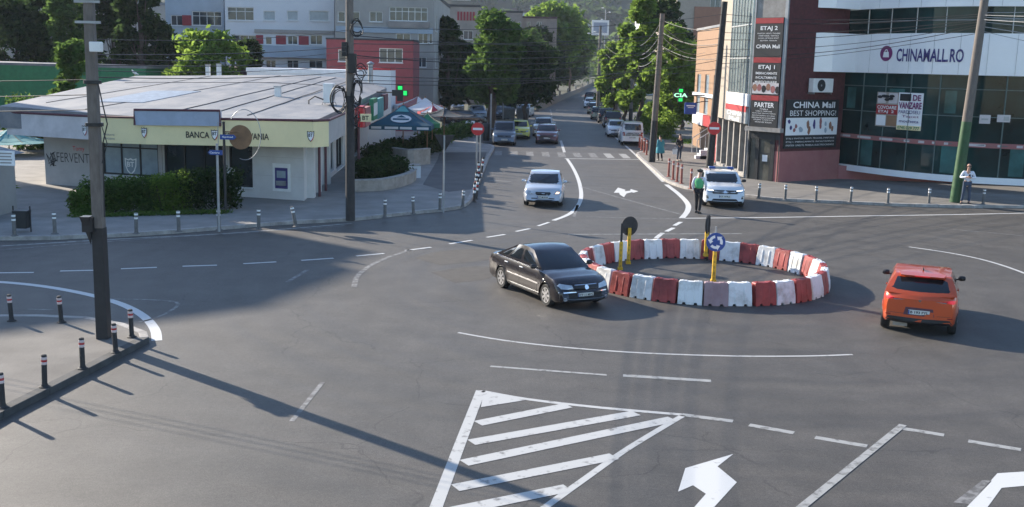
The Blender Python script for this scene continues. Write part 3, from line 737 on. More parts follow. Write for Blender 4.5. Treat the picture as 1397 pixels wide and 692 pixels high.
    # --- things pressed onto the body
    def decal(name, poly, side, m, off=.008, thick=.02, cuts=3, mirror=False, par=None):
        outs = []
        for sg in ((1, -1) if mirror else (1,)):
            bm = bmesh.new(); P = []
            for a, b in poly:
                a = a * sg if side in ('front', 'rear') else a
                if side == 'front': o, d = Vector((L, a, b)), Vector((-1, 0, 0))
                elif side == 'rear': o, d = Vector((-L, a, b)), Vector((1, 0, 0))
                elif side == 'top': o, d = Vector((a, b * sg, 4)), Vector((0, 0, -1))
                else: o, d = Vector((a, hw * 3 * sg, b)), Vector((0, -sg, 0))
                P.append((o, d))
            vv = [bm.verts.new(o) for o, d in P]; bm.faces.new(vv)
            if cuts:
                if len(vv) > 4: bmesh.ops.triangulate(bm, faces=bm.faces)
                bmesh.ops.subdivide_edges(bm, edges=bm.edges, cuts=cuts, use_grid_fill=True)
            bm.verts.ensure_lookup_table(); bmesh.ops.recalc_face_normals(bm, faces=bm.faces)
            d = P[0][1]
            for v in bm.verts:
                h = bvh.ray_cast(v.co, d)
                if h[0] is None: h = bvh.find_nearest(Vector((max(-L / 2, min(L / 2, v.co.x)), max(-hw, min(hw, v.co.y)), v.co.z)))
                v.co = h[0] - d * off
            f0 = bm.faces[0] if hasattr(bm.faces, 'ensure_lookup_table') and not bm.faces.ensure_lookup_table() else None
            sgn = sum((f.normal_update() or f.normal.dot(-d)) for f in bm.faces)
            if sgn < 0: bmesh.ops.reverse_faces(bm, faces=bm.faces)
            edges = [e for e in bm.edges if e.is_boundary]
            r = bmesh.ops.extrude_edge_only(bm, edges=edges)
            for v in [g for g in r['geom'] if isinstance(g, bmesh.types.BMVert)]: v.co += d * (thick + off)
            me = bpy.data.meshes.new(name); bm.to_mesh(me); bm.free(); me.materials.append(m)
            me.polygons.foreach_set('use_smooth', [True] * len(me.polygons)); me.set_sharp_from_angle(angle=math.radians(45))
            o = bpy.data.objects.new(name, me); COL.objects.link(o); o.parent = par or t; outs.append(o)
        return outs
    for D in S.get('decals', []):
        decal(D[0], D[1], D[2], D[3], *(D[4] if len(D) > 4 else ()), mirror=(D[5] if len(D) > 5 else False))
    # plates
    for side, z, txt, yoff in S.get('plates', []):
        sg = 1 if side == 'front' else -1; w, h = .50, .11
        hit = bvh.ray_cast(Vector((sg * L, yoff, z)), Vector((-sg, 0, 0)))[0]; xx = hit.x + sg * .02
        q = MB(); q.box((xx, yoff, z), (.02, w, h)); pl = q.build('license_plate', M['plate'], t, bev=.004)
        q = MB(); put_text(q, txt, (xx + sg * .0125, yoff - sg * w * .40, z - h * .30), (0, sg, 0), w * .84, h * .6, bold=.03); q.build('lettering', M['black'], pl)
        q = MB(); q.box((xx + sg * .0105, yoff - sg * w * .465, z), (.003, .03, h * .9)); q.build('country_band', M['blue_sign'], pl)
    # wheels
    proto = None
    for sc in (s1c, s2c):
        for sg in (-1, 1):
            if proto is None:
                q = MB(); wd = .20
                q.lathe([(rw * .66, -wd / 2), (rw * .9, -wd / 2 - .005), (rw * .985, -wd / 2 + .03), (rw, -wd / 4), (rw, wd / 4), (rw * .985, wd / 2 - .03), (rw * .9, wd / 2 + .005), (rw * .66, wd / 2)], n=28, axis='Y')
                wh = q.build('wheel', M['rubber'], t, smooth=40)
                q = MB(); q.lathe([(rw * .68, wd / 2 - .012), (rw * .66, wd / 2 + .006), (rw * .60, wd / 2 + .004), (rw * .57, wd / 2 - .05), (.03, wd / 2 - .06)], n=28, axis='Y', mi=1)
                ns = S.get('spokes', 5)
                q.m = [1 if i >= 28 * 3 else 0 for i in range(len(q.f))]
                for a in range(ns):
                    an = 2 * math.pi * a / ns
                    Mx = Matrix.Rotation(an, 4, 'Y')
                    q.box(Mx @ Vector((0, wd / 2 - .012, rw * .33)), (rw * .19, .03, rw * .56), M=Mx)
                q.lathe([(rw * .17, wd / 2 - .03), (rw * .17, wd / 2 + .008), (rw * .08, wd / 2 + .014)], n=14, axis='Y')
                q.build('rim', [S.get('rimm', M['alloy']), M['black']], wh, smooth=40); proto = wh; o = wh
            else: o = copy_tree(proto, t)
            o.location = (L / 2 - sc, sg * (hw - .115), rw); o.rotation_euler = (0, rnd.uniform(0, 1.2), 0 if sg > 0 else math.pi)
            if sg < 0: o.rotation_euler = (0, rnd.uniform(0, 1.2), math.pi)
            if S.get('steer') and sc == s1c: o.rotation_euler.z += S['steer']
    # mirrors
    mp = gp('left', .03, 0.05)
    for sg in (-1, 1):
        q = MB(); q.lathe([(.03, -.09), (.068, -.075), (.08, -.02), (.075, .05), (.05, .09)], (0, 0, 0), 12, axis='Y')
        q.v = [Vector((v.x * .8 + S.get('mx', 0), v.y + 0.11, v.z * .85)) for v in q.v]
        q.box((0, .02, -.035), (.06, .12, .03))
        q.v = [Vector((mp.x - .12 + v.x, sg * (hw * .935 + v.y), interp(S['belt'], L / 2 - mp.x) + .075 + v.z)) for v in q.v]
        q.build('side_mirror', S.get('mirm', paint), t, smooth=45)
    if detail > 1:
        bz = interp(S['belt'], L / 2)
        for sg in (1, -1):
            for s in S.get('handles', []):
                h = bvh.ray_cast(Vector((L / 2 - s, sg * 3, bz - .10)), Vector((0, -sg, 0)))[0]
                q = MB(); q.box((h.x, h.y + sg * .012, h.z), (.19, .03, .028)); q.build('door_handle', S.get('handm', paint), t, bev=.008)
    return t, bvh
def rect(y0, y1, z0, z1): return [(y0, z0), (y1, z0), (y1, z1), (y0, z1)]
def seams(L, ss, belt_z, z0=.30, w=.008):
    out = []
    for s in ss: out.append(('door_seam', [(L / 2 - s - w, z0), (L / 2 - s + w, z0), (L / 2 - s + w, belt_z), (L / 2 - s - w, belt_z)], 'side', M['black'], (.002, .01, 4), True))
    return out
# dark sedan -------------------------------------------------------
L = 4.62
sedan = dict(L=L, W=1.75, H=1.45, rw=.315, fo=.88, wb=2.66, belt=[(0, .60), (.12, .70), (.5, .82), (1.0, .895), (1.35, .93), (2.6, .945), (3.6, .96), (3.9, .985), (4.3, .965), (4.55, .90), (L, .74)],
    gh=(1.08, 1.92, 3.05, 4.12), win=[(.08, .42), (.45, .76), (.79, .93)], gw0=.88, gw1=.73, droop=.0, arch=.075, rw0=.14, spokes=7, bowf=.24, bowr=.16, lean=.14, leanr=.06,
    handles=[2.32, 3.22], plates=[('front', .40, 'CT 11 MYS', 0)], mirm=None, handm=None)
paint_black = car_paint('aubergine_black_paint', (.017, .012, .014), .15, .25, .6)
sedan['mirm'] = M['black']
sedan['decals'] = [
    ('headlight', [(.40, .56), (.74, .585), (.80, .66), (.74, .715), (.43, .67)], 'front', M['headlamp'], (.012, .03, 2), True),
    ('grille', [(-.34, .55), (.34, .55), (.37, .67), (-.37, .67)], 'front', M['black'], (.010, .02, 2)),
    ('grille_trim', [(-.35, .672), (.35, .672), (.35, .688), (-.35, .688)], 'front', M['chrome'], (.016, .02, 2)),
    ('badge', [(.062 * math.cos(a), .615 + .062 * math.sin(a)) for a in np.linspace(0, 2 * math.pi, 16)[:-1]], 'front', M['chrome'], (.022, .02, 0)),
    ('bumper_strip', [(-.80, .475), (-.28, .47), (-.28, .495), (-.80, .505)], 'front', M['chrome'], (.012, .02, 3)),
    ('bumper_strip', [(.80, .475), (.28, .47), (.28, .495), (.80, .505)], 'front', M['chrome'], (.012, .02, 3)),
    ('bumper_lower', [(-.79, .23), (.79, .23), (.79, .455), (-.79, .455)], 'front', M['rubber'], (.016, .03, 4)),
    ('fog_lamp', [(.66 + .05 * math.cos(a), .31 + .045 * math.sin(a)) for a in np.linspace(0, 2 * math.pi, 12)[:-1]], 'front', M['headlamp'], (.01, .02, 0), True),
    ('taillight', [(.46, .66), (.80, .66), (.80, .84), (.50, .82)], 'rear', M['lamp_red_off'], (.010, .02, 2), True),
    ('side_moulding', [(L / 2 - 1.30, .545), (L / 2 - 3.12, .565), (L / 2 - 3.12, .60), (L / 2 - 1.30, .58)], 'side', M['chrome'], (.014, .02, 5), True),
    ('sill_trim', [(L / 2 - 1.26, .285), (L / 2 - 3.18, .285), (L / 2 - 3.18, .315), (L / 2 - 1.26, .315)], 'side', M['steel'], (.008, .02, 5), True),
    ('turn_lamp', [(L / 2 - .99, .70), (L / 2 - 1.06, .70), (L / 2 - 1.06, .735), (L / 2 - .99, .735)], 'side', M['headlamp'], (.01, .02, 0), True),
] + seams(L, [1.38, 2.40, 3.34], .90)
pc, _ = car('black four door sedan with silver wheels turning beside the barrier ring', sedan, (.936, 27.73, 0), math.radians(-61.5), paint_black, name='sedan_car'); pc.scale = (.91, .91, .93)
# window surround in chrome is part of the roof line; wipers
# orange hatchback ---------------------------------------------------
L = 4.05
hatch = dict(L=L, W=1.80, H=1.44, rw=.32, fo=.84, wb=2.58, belt=[(0, .62), (.12, .72), (.5, .86), (1.0, .95), (1.4, .98), (2.6, 1.0), (3.4, 1.03), (3.75, 1.03), (3.95, .98), (L, .88)],
    gh=(1.02, 1.80, 3.34, 3.93), win=[(.08, .42), (.45, .70)], gw0=.93, gw1=.75, arch=.015, droop=.05, rw0=.08, bowr=.20, leanr=.05, rbulge=.02, spokes=5, handles=[2.2], plates=[('rear', .56, 'B 193 FYL', 0)],
    mirm=M['black'])
paint_or = car_paint('orange_paint', (.56, .075, .012), .25, .30)
hatch['decals'] = [
    ('taillight', [(.46, .855), (.62, .84), (.85, .80), (.85, .895), (.72, .905), (.60, .88)], 'rear', M['lamp_red'], (.012, .02, 2)),
    ('taillight', [(-.46, .855), (-.62, .84), (-.85, .80), (-.85, .895), (-.72, .905), (-.60, .88)], 'rear', M['lamp_red'], (.012, .02, 2)),
    ('lamp_lens', [(.44, .848), (.60, .845), (.70, .86), (.62, .875)], 'rear', M['lamp_red_off'], (.018, .02, 1), True),
    ('lamp_strip', [(.36, .842), (.60, .826), (.62, .842), (.60, .862)], 'rear', M['headlamp'], (.016, .02, 1), True),
    ('badge', [(0, .80), (.045, .865), (0, .93), (-.045, .865)], 'rear', M['chrome'], (.02, .02, 0)),
    ('diffuser', [(-.80, .29), (.80, .29), (.72, .42), (-.72, .42)], 'rear', M['black'], (.014, .02, 4)),
    ('reflector', [(.66, .45), (.78, .45), (.78, .475), (.66, .475)], 'rear', M['lamp_red_off'], (.012, .02, 1), True),
    ('hatch_seam', [(-.74, .50), (.74, .50), (.74, .508), (-.74, .508)], 'rear', M['black'], (.002, .01, 4)),
    ('plate_recess', [(-.36, .48), (.36, .48), (.32, .66), (-.32, .66)], 'rear', M['trim_maroon'], (.003, .01, 2)),
] + seams(L, [1.25, 2.34, 3.1], .92)
clio, cb = car('orange five door hatchback driving away at the right of the ring with brake lights lit', hatch, (10.18, 25.82, 0), math.radians(67.8), paint_or, name='hatchback_car'); clio.scale = (.94, .94, .96)
q = MB(); q.add([(-.75, -.02, 1.44), (-.75, .02, 1.44), (-.96, .012, 1.435), (-.96, -.012, 1.435), (-.93, 0, 1.52)], [(0, 1, 4), (1, 2, 4), (2, 3, 4), (3, 0, 4)]); q.build('roof_antenna', M['black'], clio)
q = MB(); q.add([(-1.26, -.56, 1.425), (-1.26, .56, 1.425), (-1.50, .50, 1.385), (-1.50, -.50, 1.385), (-1.26, -.56, 1.39), (-1.26, .56, 1.39), (-1.49, .50, 1.36), (-1.49, -.50, 1.36)], [(0, 1, 2, 3), (4, 5, 6, 7), (3, 2, 6, 7), (0, 3, 7, 4), (1, 2, 6, 5)]); q.build('spoiler', paint_or, clio)
q = MB(); q.box((-1.51, 0, 1.372), (.012, .36, .018)); q.build('brake_light', M['lamp_red'], clio)
q = MB(); q.box((-1.83, .42, .24), (.03, .34, .14)); q.build('muffler', M['stone'], clio)
# police car --------------------------------------------------------------
L = 4.10
pol = dict(L=L, W=1.86, H=1.50, rw=.32, fo=.84, wb=2.60, belt=[(0, .70), (.10, .80), (.4, .92), (.95, .995), (1.3, 1.02), (2.6, 1.03), (3.5, 1.05), (3.9, 1.03), (L, .9)],
    gh=(.98, 1.70, 3.42, 3.95), win=[(.08, .42), (.45, .74)], gw0=.91, gw1=.77, spokes=5, bowf=.16, lean=.10, plates=[('front', .50, 'CT 19 PLC', 0)], mirm=M['black'])
paint_pol = car_paint('white_police_paint', (.62, .64, .67), 0, .25)
pol['decals'] = [
    ('grille', [(-.52, .62), (.52, .62), (.58, .70), (.52, .775), (-.52, .775), (-.58, .70)], 'front', M['black'], (.010, .02, 2)),
    ('headlight', [(.56, .655), (.86, .70), (.88, .80), (.80, .81), (.54, .775)], 'front', M['headlamp'], (.012, .02, 2), True),
    ('running_light', [(.50, .742), (.86, .775), (.86, .805), (.50, .768)], 'front', M['lamp_white'], (.018, .02, 2), True),
    ('badge', [(-.075, .74), (-.06, .655), (.06, .655), (.075, .74)], 'front', M['chrome'], (.022, .02, 0)),
    ('air_intake', [(-.62, .27), (.62, .27), (.50, .40), (-.50, .40)], 'front', M['black'], (.006, .02, 2)),
    ('fog_lamp', [(.70, .40), (.86, .42), (.84, .54), (.74, .53)], 'front', M['black'], (.008, .02, 1), True),
    ('fog_lens', [(.785 + .04 * math.cos(a), .47 + .04 * math.sin(a)) for a in np.linspace(0, 2 * math.pi, 12)[:-1]], 'front', M['headlamp'], (.016, .02, 0), True),
    ('livery_stripe', [(L / 2 - .7, .62), (L / 2 - 3.9, .62), (L / 2 - 3.9, .78), (L / 2 - .7, .78)], 'side', M['blue_sign'], (.003, .01, 6), True),
] + seams(L, [1.25, 2.3, 3.2], .95)
pcar, _ = car('white police car with a roof light bar and lit headlights at the right kerb', pol, (9.40, 48.35, 0), math.radians(-93.3), paint_pol, name='police_car')
q = MB(); q.box((.15, 0, 1.60), (.24, 1.16, .10)); lb = q.build('light_bar', M['steel'], pcar, bev=.03)
for s in (-1, 1):
    q = MB(); q.box((.15, s * .40, 1.605), (.25, .30, .105)); q.build('lamp_cover', M['blue_sign'], lb, bev=.03)
    q = MB(); q.box((.15, s * .48, 1.53), (.06, .05, .08)); q.build('bracket', M['black'], lb)
# silver sedan ---------------------------------------------------------------
L = 4.25
acc = dict(L=L, W=1.70, H=1.42, rw=.29, fo=.83, wb=2.44, belt=[(0, .60), (.10, .69), (.4, .80), (.95, .89), (1.3, .92), (2.6, .94), (3.4, .97), (3.7, .99), (4.1, .96), (L, .8)],
    gh=(1.0, 1.78, 2.85, 3.62), win=[(.09, .44), (.47, .80)], gw0=.91, gw1=.75, bowf=.24, lean=.16, plates=[('front', .43, 'CT 08 KVA', 0)])
paint_sil = car_paint('silver_paint', (.50, .52, .56), .3, .3)
acc['decals'] = [
    ('grille', [(-.27, .52), (.27, .52), (.34, .60), (.30, .655), (-.30, .655), (-.34, .60)], 'front', M['black'], (.010, .02, 2)),
    ('headlight', [(.44, .55), (.74, .57), (.82, .66), (.76, .73), (.54, .69)], 'front', M['headlamp'], (.012, .02, 2)),
    ('headlight', [(-.44, .55), (-.74, .57), (-.82, .66), (-.76, .73), (-.54, .69)], 'front', M['headlamp'], (.012, .02, 2)),
    ('lamp_glow', [(.53, .59), (.68, .60), (.70, .66), (.58, .67)], 'front', M['lamp_warm'], (.018, .02, 1)),
    ('bumper_strip', [(-.80, .36), (.80, .36), (.80, .40), (-.80, .40)], 'front', M['black'], (.008, .02, 4)),
    ('air_intake', [(-.60, .24), (.60, .24), (.55, .33), (-.55, .33)], 'front', M['black'], (.006, .02, 2)),
] + seams(L, [1.3, 2.3, 3.2], .88)
car('silver sedan with one warm headlight lit driving down the street towards the ring', acc, (1.40, 47.15, 0), math.radians(-94), paint_sil, name='sedan_car')
# plain kinds for the street ------------------------------------------------------
def spec_h(L=4.2, W=1.76, H=1.48, van=False, suv=False):
    S = dict(L=L, W=W, H=H, rw=.33 if suv else .30, fo=.85, wb=L * .62, spokes=5)
    k = H / 1.48 if not van else 1.12
    S['belt'] = [(0, .62 * k), (.10, .72 * k), (.4, .86 * k), (1.0, .95 * k), (1.4, .98 * k), (L - .7, 1.02 * k), (L - .2, 1.0 * k), (L, .84 * k)]
    S['gh'] = (.95, 1.65, L - (.25 if van else .55), L - .08); S['win'] = [(.08, .40), (.43, .70)]; S['gw0'] = .89; S['gw1'] = .80 if van else .74; S['droop'] = .01 if van else .05
    S['decals'] = [('grille', [(-.5, .56 * k), (.5, .56 * k), (.5, .68 * k), (-.5, .68 * k)], 'front', M['black'], (.01, .02, 2)),
        ('headlight', [(.5, .60 * k), (.78, .62 * k), (.80, .74 * k), (.56, .72 * k)], 'front', M['headlamp'], (.012, .02, 2), True),
        ('air_intake', [(-.6, .27), (.6, .27), (.5, .38), (-.5, .38)], 'front', M['black'], (.006, .02, 2)),
        ('taillight', [(.58, .66 * k), (.80, .66 * k), (.80, .92 * k), (.62, .92 * k)], 'rear', M['lamp_red_off'], (.012, .02, 2), True)]
    S['plates'] = [('front', .46, 'CT 14 RXS', 0), ('rear', .62, 'CT 14 RXS', 0)]
    return S
def C(nm, *a): return car_paint(nm, *a)
GC = 'cars on the street beyond the crossing'
def at(u, v, back=2.1, h=-1): 
    g = G(u, v); return (g.x, g.y + back, 0)
s = spec_h(4.2, 1.76, 1.48); s['decals'] = s['decals'] + [('bumper_mask', [(-.6, .40), (.6, .40), (.62, .54), (-.62, .54)], 'front', M['black'], (.006, .02, 2))]
car('dark red hatchback in the centre lane just beyond the zebra crossing', s, at(747, 197), math.radians(-92), C('dark_red_paint', (.16, .055, .05), .4, .25), group=GC, name='hatchback_car')
car('silver beige car close behind the dark red hatchback', spec_h(4.5, 1.82, 1.62, suv=True), at(742, 187), math.radians(-92), C('beige_silver_paint', (.42, .40, .37), .4, .3), group=GC, name='suv_car')
car('yellow car half hidden behind the grey van at the left kerb', spec_h(4.1, 1.74, 1.50), at(709, 190.5), math.radians(-91), C('yellow_paint', (.62, .55, .05), 0, .3), group=GC, name='hatchback_car')
car('blue grey people carrier parked at the left kerb facing the crossing', spec_h(4.5, 1.80, 1.80, van=True), at(687.5, 199), math.radians(-90), C('blue_grey_paint', (.10, .12, .15), .4, .3), group=GC, name='minivan')
sv = spec_h(4.3, 1.80, 1.84, van=True); sv['decals'] = sv['decals'] + [('rear_stripe', [(-.6, .74), (.6, .74), (.6, 1.0), (-.6, 1.0)], 'rear', M['steel'], (.012, .02, 2))]
van, vb = car('white van parked tail towards the camera behind the red bollards', sv, at(864, 199), math.radians(88), C('white_van_paint', (.66, .66, .67), 0, .3), cat='van', group=GC, name='van')
q = MB(); put_text(q, 'AMBROSIA', (-2.175, .52, .90), (0, -1, 0), 1.04, .09); put_text(q, '0241 551981', (-2.175, .52, .77), (0, -1, 0), 1.04, .09); q.build('lettering', M['black'], van)
car('small white car parked between the white van and the black cars', spec_h(3.9, 1.70, 1.46), at(843, 188), math.radians(-92), C('white_paint_small', (.62, .63, .65), 0, .3), group=GC, name='hatchback_car')
car('black car parked ahead of the small white car, nearer one of the dark pair', spec_h(4.6, 1.86, 1.70, suv=True), at(837, 175), math.radians(88), C('black_paint', (.015, .016, .018), .2, .2), group=GC, name='suv_car')
car('black car parked ahead of the nearer black car, farther one of the dark pair', spec_h(4.5, 1.84, 1.66, suv=True), at(828, 168.5), math.radians(88), C('black_blue_paint', (.018, .02, .026), .2, .2), group=GC, name='suv_car')
for i_, (x_, y_, lb_) in enumerate([(9.6, 124, 'black car parked far up the right, just beyond the dark pair'), (10.4, 141, 'black car parked far up the right below the farthest utility pole'), (11.6, 166, 'small dark car far up the right of the street by the bend'), (13.2, 190, 'tiny dark car farthest up the right of the street')]):
    car(lb_, spec_h(4.3, 1.78, 1.5 + .1 * (i_ % 2)), (x_, y_, 0), math.radians(86 - 2 * i_), M['black'] if i_ else C('black_far_paint', (.014, .015, .017), .1, .2), group=GC, name='hatchback_car', detail=1)
car('dark car parked far up the right side of the street under the trees', spec_h(4.3, 1.78, 1.5), at(812, 156), math.radians(86), C('dark_far_paint', (.02, .02, .02), .1, .2), group=GC, name='hatchback_car')
car('pale car parked farthest up the right side of the street', spec_h(4.2, 1.76, 1.5), at(806, 148), math.radians(-95), C('pale_far_paint', (.55, .56, .58), .1, .3), group=GC, name='hatchback_car')
GP = 'cars in the shaded lot on the left'
car('white car parked end on behind the grey waste containers', spec_h(4.3, 1.76, 1.48), at(716, 160, 2), math.radians(-100), C('lot_white_paint', (.6, .61, .63), 0, .3), group=GP, name='sedan_car')
car('dark teal car parked left of the white car behind the waste containers', spec_h(4.2, 1.76, 1.5), at(697, 158, 3), math.radians(-95), C('lot_teal_paint', (.03, .07, .08), .2, .25), group=GP, name='hatchback_car')
car('silver blue car parked in the shade left of the big tree trunk', spec_h(4.3, 1.78, 1.5), at(650, 163, 2), math.radians(-80), C('lot_silver_paint', (.36, .40, .45), .3, .3), group=GP, name='sedan_car')
car('black car parked side on behind the dark parasol', spec_h(4.5, 1.80, 1.5), at(632, 172, 1), math.radians(20), C('lot_black_paint', (.02, .02, .022), .2, .25), group=GP, name='sedan_car')
car('grey car parked farther back between the dark parasol and the big tree', spec_h(4.3, 1.76, 1.5), at(622, 154, 2), math.radians(-85), C('lot_grey_paint', (.16, .17, .19), .2, .25), group=GP, name='hatchback_car')
car('dark grey car parked right of the big tree trunk', spec_h(4.3, 1.76, 1.5), at(680, 163, 2), math.radians(-75), C('lot_darkgrey_paint', (.06, .06, .065), .2, .25), group=GP, name='hatchback_car')
def dumpster(u, v, lab):
    b = G(u, v); t = thing('waste_container', lab, 'waste container', (b.x, b.y, 0), math.radians(5), 'grey waste containers')
    q = MB(); q.add([(-.6, -.45, .18), (.6, -.45, .18), (.6, .45, .18), (-.6, .45, .18), (-.68, -.55, 1.15), (.68, -.55, 1.15), (.68, .55, 1.15), (-.68, .55, 1.15)], [(3, 2, 1, 0), (0, 1, 5, 4), (1, 2, 6, 5), (2, 3, 7, 6), (3, 0, 4, 7), (4, 5, 6, 7)])
    q.build('bin_body', M['dumpster'], t, bev=.03)
    q = MB(); q.lathe([(.02, -.7), (.54, -.69), (.54, .69), (.02, .7)], (0, 0, 0), 20, axis='X'); q.v = [Vector((v.x, v.y, max(0, v.z) * .55 + 1.15)) for v in q.v]; q.build('lid', M['dumpster'], t, smooth=40)
    for x in (-.5, .5):
        for y in (-.4, .4):
            q = MB(); q.lathe([(.09, -.03), (.09, .03)], (x, y, .09), 10, axis='X'); q.build('wheel', M['rubber'], t)
dumpster(694, 164, 'grey wheeled waste container, left one of the pair by the side street')
dumpster(713, 164, 'grey wheeled waste container, right one of the pair by the side street')
# ------------------------------------------------------------------ people
def skin(name, J, E, m, par, sub=1, root=0):
    me = bpy.data.meshes.new(name); keys = list(J); me.from_pydata([J[k][0] for k in keys], [(keys.index(a), keys.index(b)) for a, b in E], [])
    me.materials.append(m); o = bpy.data.objects.new(name, me); COL.objects.link(o); o.parent = par
    sk = o.modifiers.new('skin', 'SKIN'); sk.use_smooth_shade = True; sk.branch_smoothing = .4
    d = me.skin_vertices[0].data
    for i, k in enumerate(keys):
        r = J[k][1]; r = r if isinstance(r, tuple) else (r, r); d[i].radius = r; d[i].use_root = (i == root)
    s = o.modifiers.new('sub', 'SUBSURF'); s.levels = sub; s.render_levels = sub
    return o
def person(label, loc, rz, h, shirt, trous, hair='hair', pose=None, vest=None, bag=False, coat=False):
    """local frame: x right of the figure, -y its front"""
    t = thing('person', label, 'person', loc, rz); k = h / 1.75
    p = dict(pel=(0, 0, .93), spi=(0, .01, 1.10), che=(0, 0, 1.30), nek=(0, 0, 1.46), hb=(0, -.012, 1.555), ht=(0, -.012, 1.70),
             lh=(-.095, 0, .90), lk=(-.10, -.01, .50), la=(-.105, .02, .09), lt=(-.12, -.15, .03),
             rh=(.095, 0, .90), rk=(.10, -.01, .50), ra=(.105, .02, .09), rt=(.12, -.15, .03),
             ls=(-.185, 0, 1.41), le=(-.24, .03, 1.12), lw=(-.24, -.04, .87), rs=(.185, 0, 1.41), re=(.24, .03, 1.12), rw=(.24, -.04, .87))
    p.update(pose or {})
    p = {a: Vector(b) * k for a, b in p.items()}
    r = dict(pel=(.135, .10), spi=(.125, .095), che=(.145, .105), nek=.052, hb=(.066, .078), ht=(.070, .082), lh=.085, lk=.054, la=.038, lt=.032, rh=.085, rk=.054, ra=.038, rt=.032, ls=.058, le=.042, lw=.028, rs=.058, re=.042, rw=.028)
    J = {a: (p[a], tuple(x * k for x in r[a]) if isinstance(r[a], tuple) else r[a] * k) for a in p}
    E = [('pel', 'spi'), ('spi', 'che'), ('che', 'nek'), ('nek', 'hb'), ('hb', 'ht'), ('pel', 'lh'), ('lh', 'lk'), ('lk', 'la'), ('la', 'lt'), ('pel', 'rh'), ('rh', 'rk'), ('rk', 'ra'), ('ra', 'rt'), ('che', 'ls'), ('ls', 'le'), ('le', 'lw'), ('che', 'rs'), ('rs', 're'), ('re', 'rw')]
    B = dict(J); EB = list(E)
    B['nose'] = ((p['hb'] + p['ht']) / 2 + Vector((0, -.10, -.02)) * k, .014 * k); EB.append(('hb', 'nose'))
    for sd in 'lr':   # palm, four fingers, thumb
        w = p[sd + 'w']; d = (w - p[sd + 'e']).normalized(); side = Vector((1 if sd == 'r' else -1, 0, 0)); fwd = d.cross(side).normalized(); 
        pal = w + d * .06 * k; B[sd + 'pal'] = (pal, (.034 * k, .018 * k)); EB.append((sd + 'w', sd + 'pal'))
        for i, ln in enumerate((.075, .085, .08, .062)):
            o = fwd * ((i - 1.5) * .020 * k)
            a = pal + d * .035 * k + o; bb = pal + d * (.035 + ln * .6) * k + o * 1.15 - side * .012 * k
            B['%sf%da' % (sd, i)] = (a, .009 * k); B['%sf%db' % (sd, i)] = (bb, .0075 * k); EB += [(sd + 'pal', '%sf%da' % (sd, i)), ('%sf%da' % (sd, i), '%sf%db' % (sd, i))]
        th = pal + fwd * -.045 * k + d * .005 * k; B[sd + 'th'] = (th, .010 * k); B[sd + 'th2'] = (th + d * .04 * k - fwd * .008 * k, .008 * k); EB += [(sd + 'pal', sd + 'th'), (sd + 'th', sd + 'th2')]
    skin('body', B, EB, M['skin'], t, 1)
    def sub(keys, edges, grow, over=None):
        out = {}
        for a in keys:
            rr = J[a][1]; out[a] = (J[a][0], tuple(x + grow * k for x in rr) if isinstance(rr, tuple) else rr + grow * k)
        if over: out.update(over)
        return out, edges
    ks, es = sub(['che', 'spi', 'pel', 'ls', 'le', 'lw', 'rs', 're', 'rw'], [('pel', 'spi'), ('spi', 'che'), ('che', 'ls'), ('ls', 'le'), ('le', 'lw'), ('che', 'rs'), ('rs', 're'), ('re', 'rw')], .018)
    ks['lw'] = (p['lw'].lerp(p['le'], .08), .036 * k); ks['rw'] = (p['rw'].lerp(p['re'], .08), .036 * k)
    ks['col'] = (p['che'].lerp(p['nek'], .78), .068 * k); es.append(('che', 'col'))
    if coat: ks['pel'] = (p['pel'] + Vector((0, 0, -.16)) * k, (.19 * k, .15 * k))
    skin('shirt', ks, es, M[shirt], t, 2)
    kt, et = sub(['pel', 'lh', 'lk', 'la', 'rh', 'rk', 'ra'], [('pel', 'lh'), ('lh', 'lk'), ('lk', 'la'), ('pel', 'rh'), ('rh', 'rk'), ('rk', 'ra')], .018)
    skin('trousers', kt, et, M[trous], t, 2)
    if vest:
        kv, ev = sub(['che', 'spi', 'pel'], [('pel', 'spi'), ('spi', 'che')], .075); kv['pel'] = (p['pel'] + Vector((0, 0, .04)) * k, (.215 * k, .18 * k)); kv['tl'] = (p['ls'].lerp(p['che'], .25) + Vector((0, 0, .01)) * k, .105 * k); kv['tr'] = (p['rs'].lerp(p['che'], .25) + Vector((0, 0, .01)) * k, .105 * k); ev += [('che', 'tl'), ('che', 'tr')]
        skin('vest', kv, ev, M[vest], t, 2)
    for sd in 'lr':
        a = p[sd + 'a']; tt = p[sd + 't']; d = (tt - a); d.z = 0; d.normalize(); sdv = Vector((-d.y, d.x, 0)); q = MB()
        for (f, w2, z1) in ((-.06, .032, .085), (-.02, .045, .10), (.06, .046, .075), (.15, .040, .05), (.19, .02, .035)):
            c = Vector((a.x, a.y, 0)) + d * f * k
            q.v += [c - sdv * w2 * k, c + sdv * w2 * k, c + sdv * w2 * k + Vector((0, 0, z1 * k * .6)), c + sdv * w2 * .6 * k + Vector((0, 0, z1 * k)), c - sdv * w2 * .6 * k + Vector((0, 0, z1 * k)), c - sdv * w2 * k + Vector((0, 0, z1 * k * .6))]
        for i in range(4):
            for j in range(6): q.f.append([i * 6 + j, i * 6 + (j + 1) % 6, (i + 1) * 6 + (j + 1) % 6, (i + 1) * 6 + j]); q.m.append(0)
        q.f.append(list(range(6))); q.m.append(0); q.f.append(list(range(24, 30))); q.m.append(0)
        q.build('shoe', M['black'], t, smooth=50)
    hc = (p['hb'] + p['ht']) / 2 + Vector((0, 0, .045)) * k
    q = MB(); vs = []; n = 14
